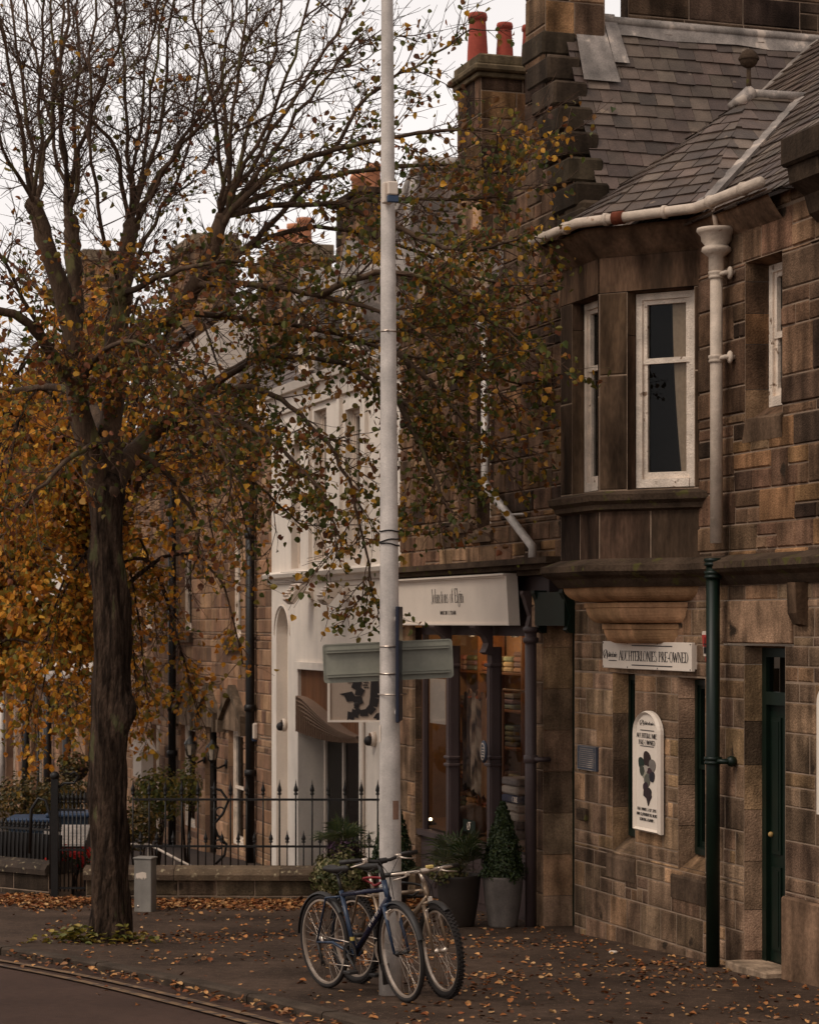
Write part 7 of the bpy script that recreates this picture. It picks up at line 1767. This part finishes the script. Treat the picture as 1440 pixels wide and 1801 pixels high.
# ivy-covered planter in front of the wall
p, t = pot(604, 24.5, .42, .44, 'potd', 'planter', 'dark pot almost hidden under variegated ivy in front of the low wall')
o = leafmass((p.x,p.y-.02,p.z+.34), (.33,.26,.3), 3000, .04, [(.2,.2,.1),(.09,.11,.04),(.05,.07,.025),(.28,.27,.16),(.13,.14,.06)], 'variegated_ivy', None, .7); tag(o, 'cream and green variegated ivy mound hanging over its pot by the low wall', 'ivy')
CP = thing('spiky_cordyline', 'spiky green cordyline standing up out of the ivy-covered planter', 'plant', (p.x+.05, p.y, p.z+.5), facade=False); palm((p.x+.02, p.y), p.z+.62, 20, .42, 'blades', CP); blade_plant((p.x+.05,p.y), p.z+.55, 46, .42, '', 'centre_blades', CP, .8)
o = leafmass((p.x+.03,p.y-.05,p.z+.62), (.25,.15,.12), 420, .028, [(.05,.02,.06),(.07,.03,.08),(.04,.03,.03),(.09,.05,.1)], 'purple_heather', None, .2); tag(o, 'small purple-flowered plants around the cordyline in the ivy planter', 'flowers', kind='stuff')
# cone shrub behind the lamp column
p, t = pot(690, 23.9, .36, .45, 'potd', 'planter', 'dark pot directly behind the lamp column, mostly hidden by the bicycles')
C2 = thing('cone_shrub', 'dark conical shrub peeping out on both sides of the lamp column', 'shrub', (p.x, p.y, p.z+.4), facade=False)
l = Leaves(); z0 = p.z+.42
for k in range(2600):
    u = rq.random()**1.2; a = rq.uniform(0,6.283); r_ = (.24*(1-u)**.7+.01)*(.65+.35*rq.random()**.4); l.add((p.x+r_*math.cos(a), p.y+r_*math.sin(a), z0+u*.8), rq.uniform(.025,.04), rq.choice([(.02,.038,.014),(.03,.05,.016)]), (math.cos(a), math.sin(a), .5), rq)
l.build('foliage', 'plant', C2)
# garden hedge, shrubs, flowers, basket
def shrub(px, py, Y, rad, n, size, cols, name, label, cat='shrub', stem=True):
    c = at(px, py, Y); g_ = gz(Y); t = thing(name, label, cat, (c.x, Y, g_), facade=False)
    leafmass(c, rad, n, size, cols, 'foliage', t, .25); mb = MB()
    for k in range(5): a = rq.uniform(0,6.28); mb.tube([(c.x,Y,g_-.05),(c.x+rad[0]*.5*math.cos(a),Y+rad[1]*.5*math.sin(a),c.z+rad[2]*.2)], [.02,.006], 5)
    if stem: mb.build('stems', 'bark', t)
    return t
YG = [(.14,.15,.03),(.1,.12,.03),(.19,.17,.035),(.07,.09,.025),(.24,.19,.04)]; DG = [(.05,.05,.018),(.08,.065,.02),(.12,.08,.02),(.06,.06,.02),(.15,.1,.025)]
shrub(275, 1400, 27.3, (.34,.3,.36), 900, .05, YG, 'garden_shrub', 'light yellow-green shrub behind the railing right of the trunk')
shrub(330, 1385, 28.2, (.2,.2,.33), 420, .045, YG, 'garden_shrub', 'thin upright green shrub before the gabled hoods')
shrub(40, 1415, 29.5, (.62,.4,.42), 1500, .05, DG, 'garden_hedge', 'brownish clipped hedge at the left edge behind the gate', 'hedge')
shrub(120, 1400, 30.5, (.4,.35,.35), 900, .05, DG, 'garden_hedge', 'olive hedge between the gate post and the tree trunk', 'hedge')
shrub(245, 1455, 26.4, (.3,.25,.28), 600, .05, DG, 'garden_shrub', 'low dark shrub behind the service pillar railing')
fl = shrub(125, 1515, 26.2, (.32,.2,.14), 420, .045, [(.04,.055,.02),(.03,.045,.018)], 'geranium_bed', 'bed of bright red geraniums inside the iron gate', 'flowers')
leafmass(at(125,1508,26.1), (.3,.18,.13), 120, .05, [(.45,.02,.02),(.35,.015,.02),(.5,.04,.03)], 'red_blooms', fl, .5)['kind'] = 'stuff'
t = thing('hanging_basket', 'leafy hanging basket seen between the gate and the trunk', 'basket', at(131,1350,31.5), facade=False)
c = at(131,1350,31.5); mb = MB(); mb.lathe([(0,-.2),(.1,-.18),(.18,-.1),(.2,0)], c, 16); mb.build('bowl', 'dark', t); leafmass(c+Vector((0,0,.05)), (.26,.26,.17), 380, .05, DG+[(.3,.16,.12)], 'foliage', t, .4)
mb = MB(); 
mb.tube([c+Vector((-.2,0,0)), c+Vector((0,0,.5)), c+Vector((.2,0,0))], .006, 4); 
mb.tube([c+Vector((0,0,.5)), c+Vector((0,0,.62)), c+Vector((-.5,0,.62))], .012, 5); mb.tube([c+Vector((-.5,0,.66)), Vector((c.x-.5,c.y,gz(31.5)))], .02, 6); mb.build('bracket_post', 'black', t)
# blue lidded bins and wooden box in the garden
def bin_(px, Y, w_, h, label, lid='bplast'):
    p = ong(px, Y); t = thing('wheelie_bin', label, 'bin', p, facade=False, group='bins behind the garden gate')
    z = p.z; mb = MB(); a, b = w_/2, w_/2*.82
    mb.add([(p.x-b,Y-b,z),(p.x+b,Y-b,z),(p.x+b,Y+b,z),(p.x-b,Y+b,z),(p.x-a,Y-a,z+h),(p.x+a,Y-a,z+h),(p.x+a,Y+a,z+h),(p.x-a,Y+a,z+h)], [(0,3,2,1),(4,5,6,7),(0,1,5,4),(1,2,6,5),(2,3,7,6),(3,0,4,7)]); mb.build('body', mat('bin_blue', (.02,.035,.06), .5), t)
    mb = MB(); mb.bbox(p.x-a-.03, p.x+a+.03, Y-a-.04, Y+a+.03, z+h, z+h+.06, .02); mb.tube([(p.x-a,Y+a+.05,z+h+.02),(p.x+a,Y+a+.05,z+h+.02)], .018, 8); mb.build('lid', lid, t)
    mb = MB(); 
    for s_ in (-1, 1): mb.lathe([(0,-.03),(.1,-.03),(.1,.03),(0,.03)], (p.x+s_*b,Y+b,z+.1), 14, 'x')
    mb.build('wheels', 'rubber', t)
bin_(60, 28.6, .55, .76, 'dark blue wheelie bin behind the left garden wall, the left of two'); bin_(125, 28.6, .5, .82, 'dark blue wheelie bin nearer the gate, the right of two')
p = ong(116, 26.9); t = thing('slatted_box', 'small brown wooden box with a sloping slatted lid inside the gate', 'box', p, facade=False)
mb = MB(); mb.box(p.x-.22,p.x+.22,26.7,27.1,p.z,p.z+.55); mb.build('body', mat('old_timber', (.14,.09,.06), .8, var=.3), t); mb = MB()
for k in range(7): y = 26.65+k*.07; mb.box(p.x-.26, p.x+.26, y, y+.055, p.z+.55+k*.03, p.z+.58+k*.03)
mb.build('slatted_lid', 'galv', t)
# white handrail down the garden steps
t0 = at(215,1484,26.3); t = thing('handrail', 'white handrail dropping behind the railing right of the trunk', 'handrail', (t0.x, 26.3, gz(26.3)), facade=False)
a, b, c = at(215,1485,26.3), at(262,1485,26.3), at(350,1531,25.8); mb = MB(); mb.tube([a,b,c], .016, 8); mb.build('rail', 'wplast', t); mb = MB()
for q in (a, b, b.lerp(c,.5), c): mb.tube([q, Vector((q.x,q.y,gz(q.y)-.1))], .012, 6)
mb.build('uprights', 'wplast', t)
# white porch hood and garden soil behind the shrubs
x = S(252,-.4); z = Z(1330,x,-.4); t = thing('porch_sign', 'small white pitched notice case beyond the shrubs right of the trunk', 'notice case', (x,-.4,z)); mb = MB(); mb.box(x-.35,x+.35,-.5,-.3,z-.35,z+.1); mb.build('case', 'wplast', t); mb = MB(); mb.prism([(x-.45,z+.1),(x+.45,z+.1),(x,z+.28)], -.55,-.25); mb.build('case_roof', 'wplast', t); mb = MB(); mb.box(x-.04,x+.04,-.42,-.36,gs(x)-.1,z-.35); mb.build('post', 'wplast', t)
mb = MB(); n = 12
xs = [-9+i*(9.3)/n for i in range(n+1)]
vs = []; fs = []
for i, x in enumerate(xs):
    y0 = YW+.05; y1 = min((8.557-x)/.33, 46); 
    for j in range(5): y = y0+(y1-y0)*j/4; vs.append((x, y, gz(y)+.006+(.0 if j in (0,4) else rq.uniform(.0,.05))))
for i in range(n):
    for j in range(4): fs.append((i*5+j,(i+1)*5+j,(i+1)*5+j+1,i*5+j+1))
mb.add(vs, fs, True); tag(mb.build('garden_ground', 'soil'), kind='structure')
# golden tuft of fallen leaves at the pipe foot is part of the pavement leaves
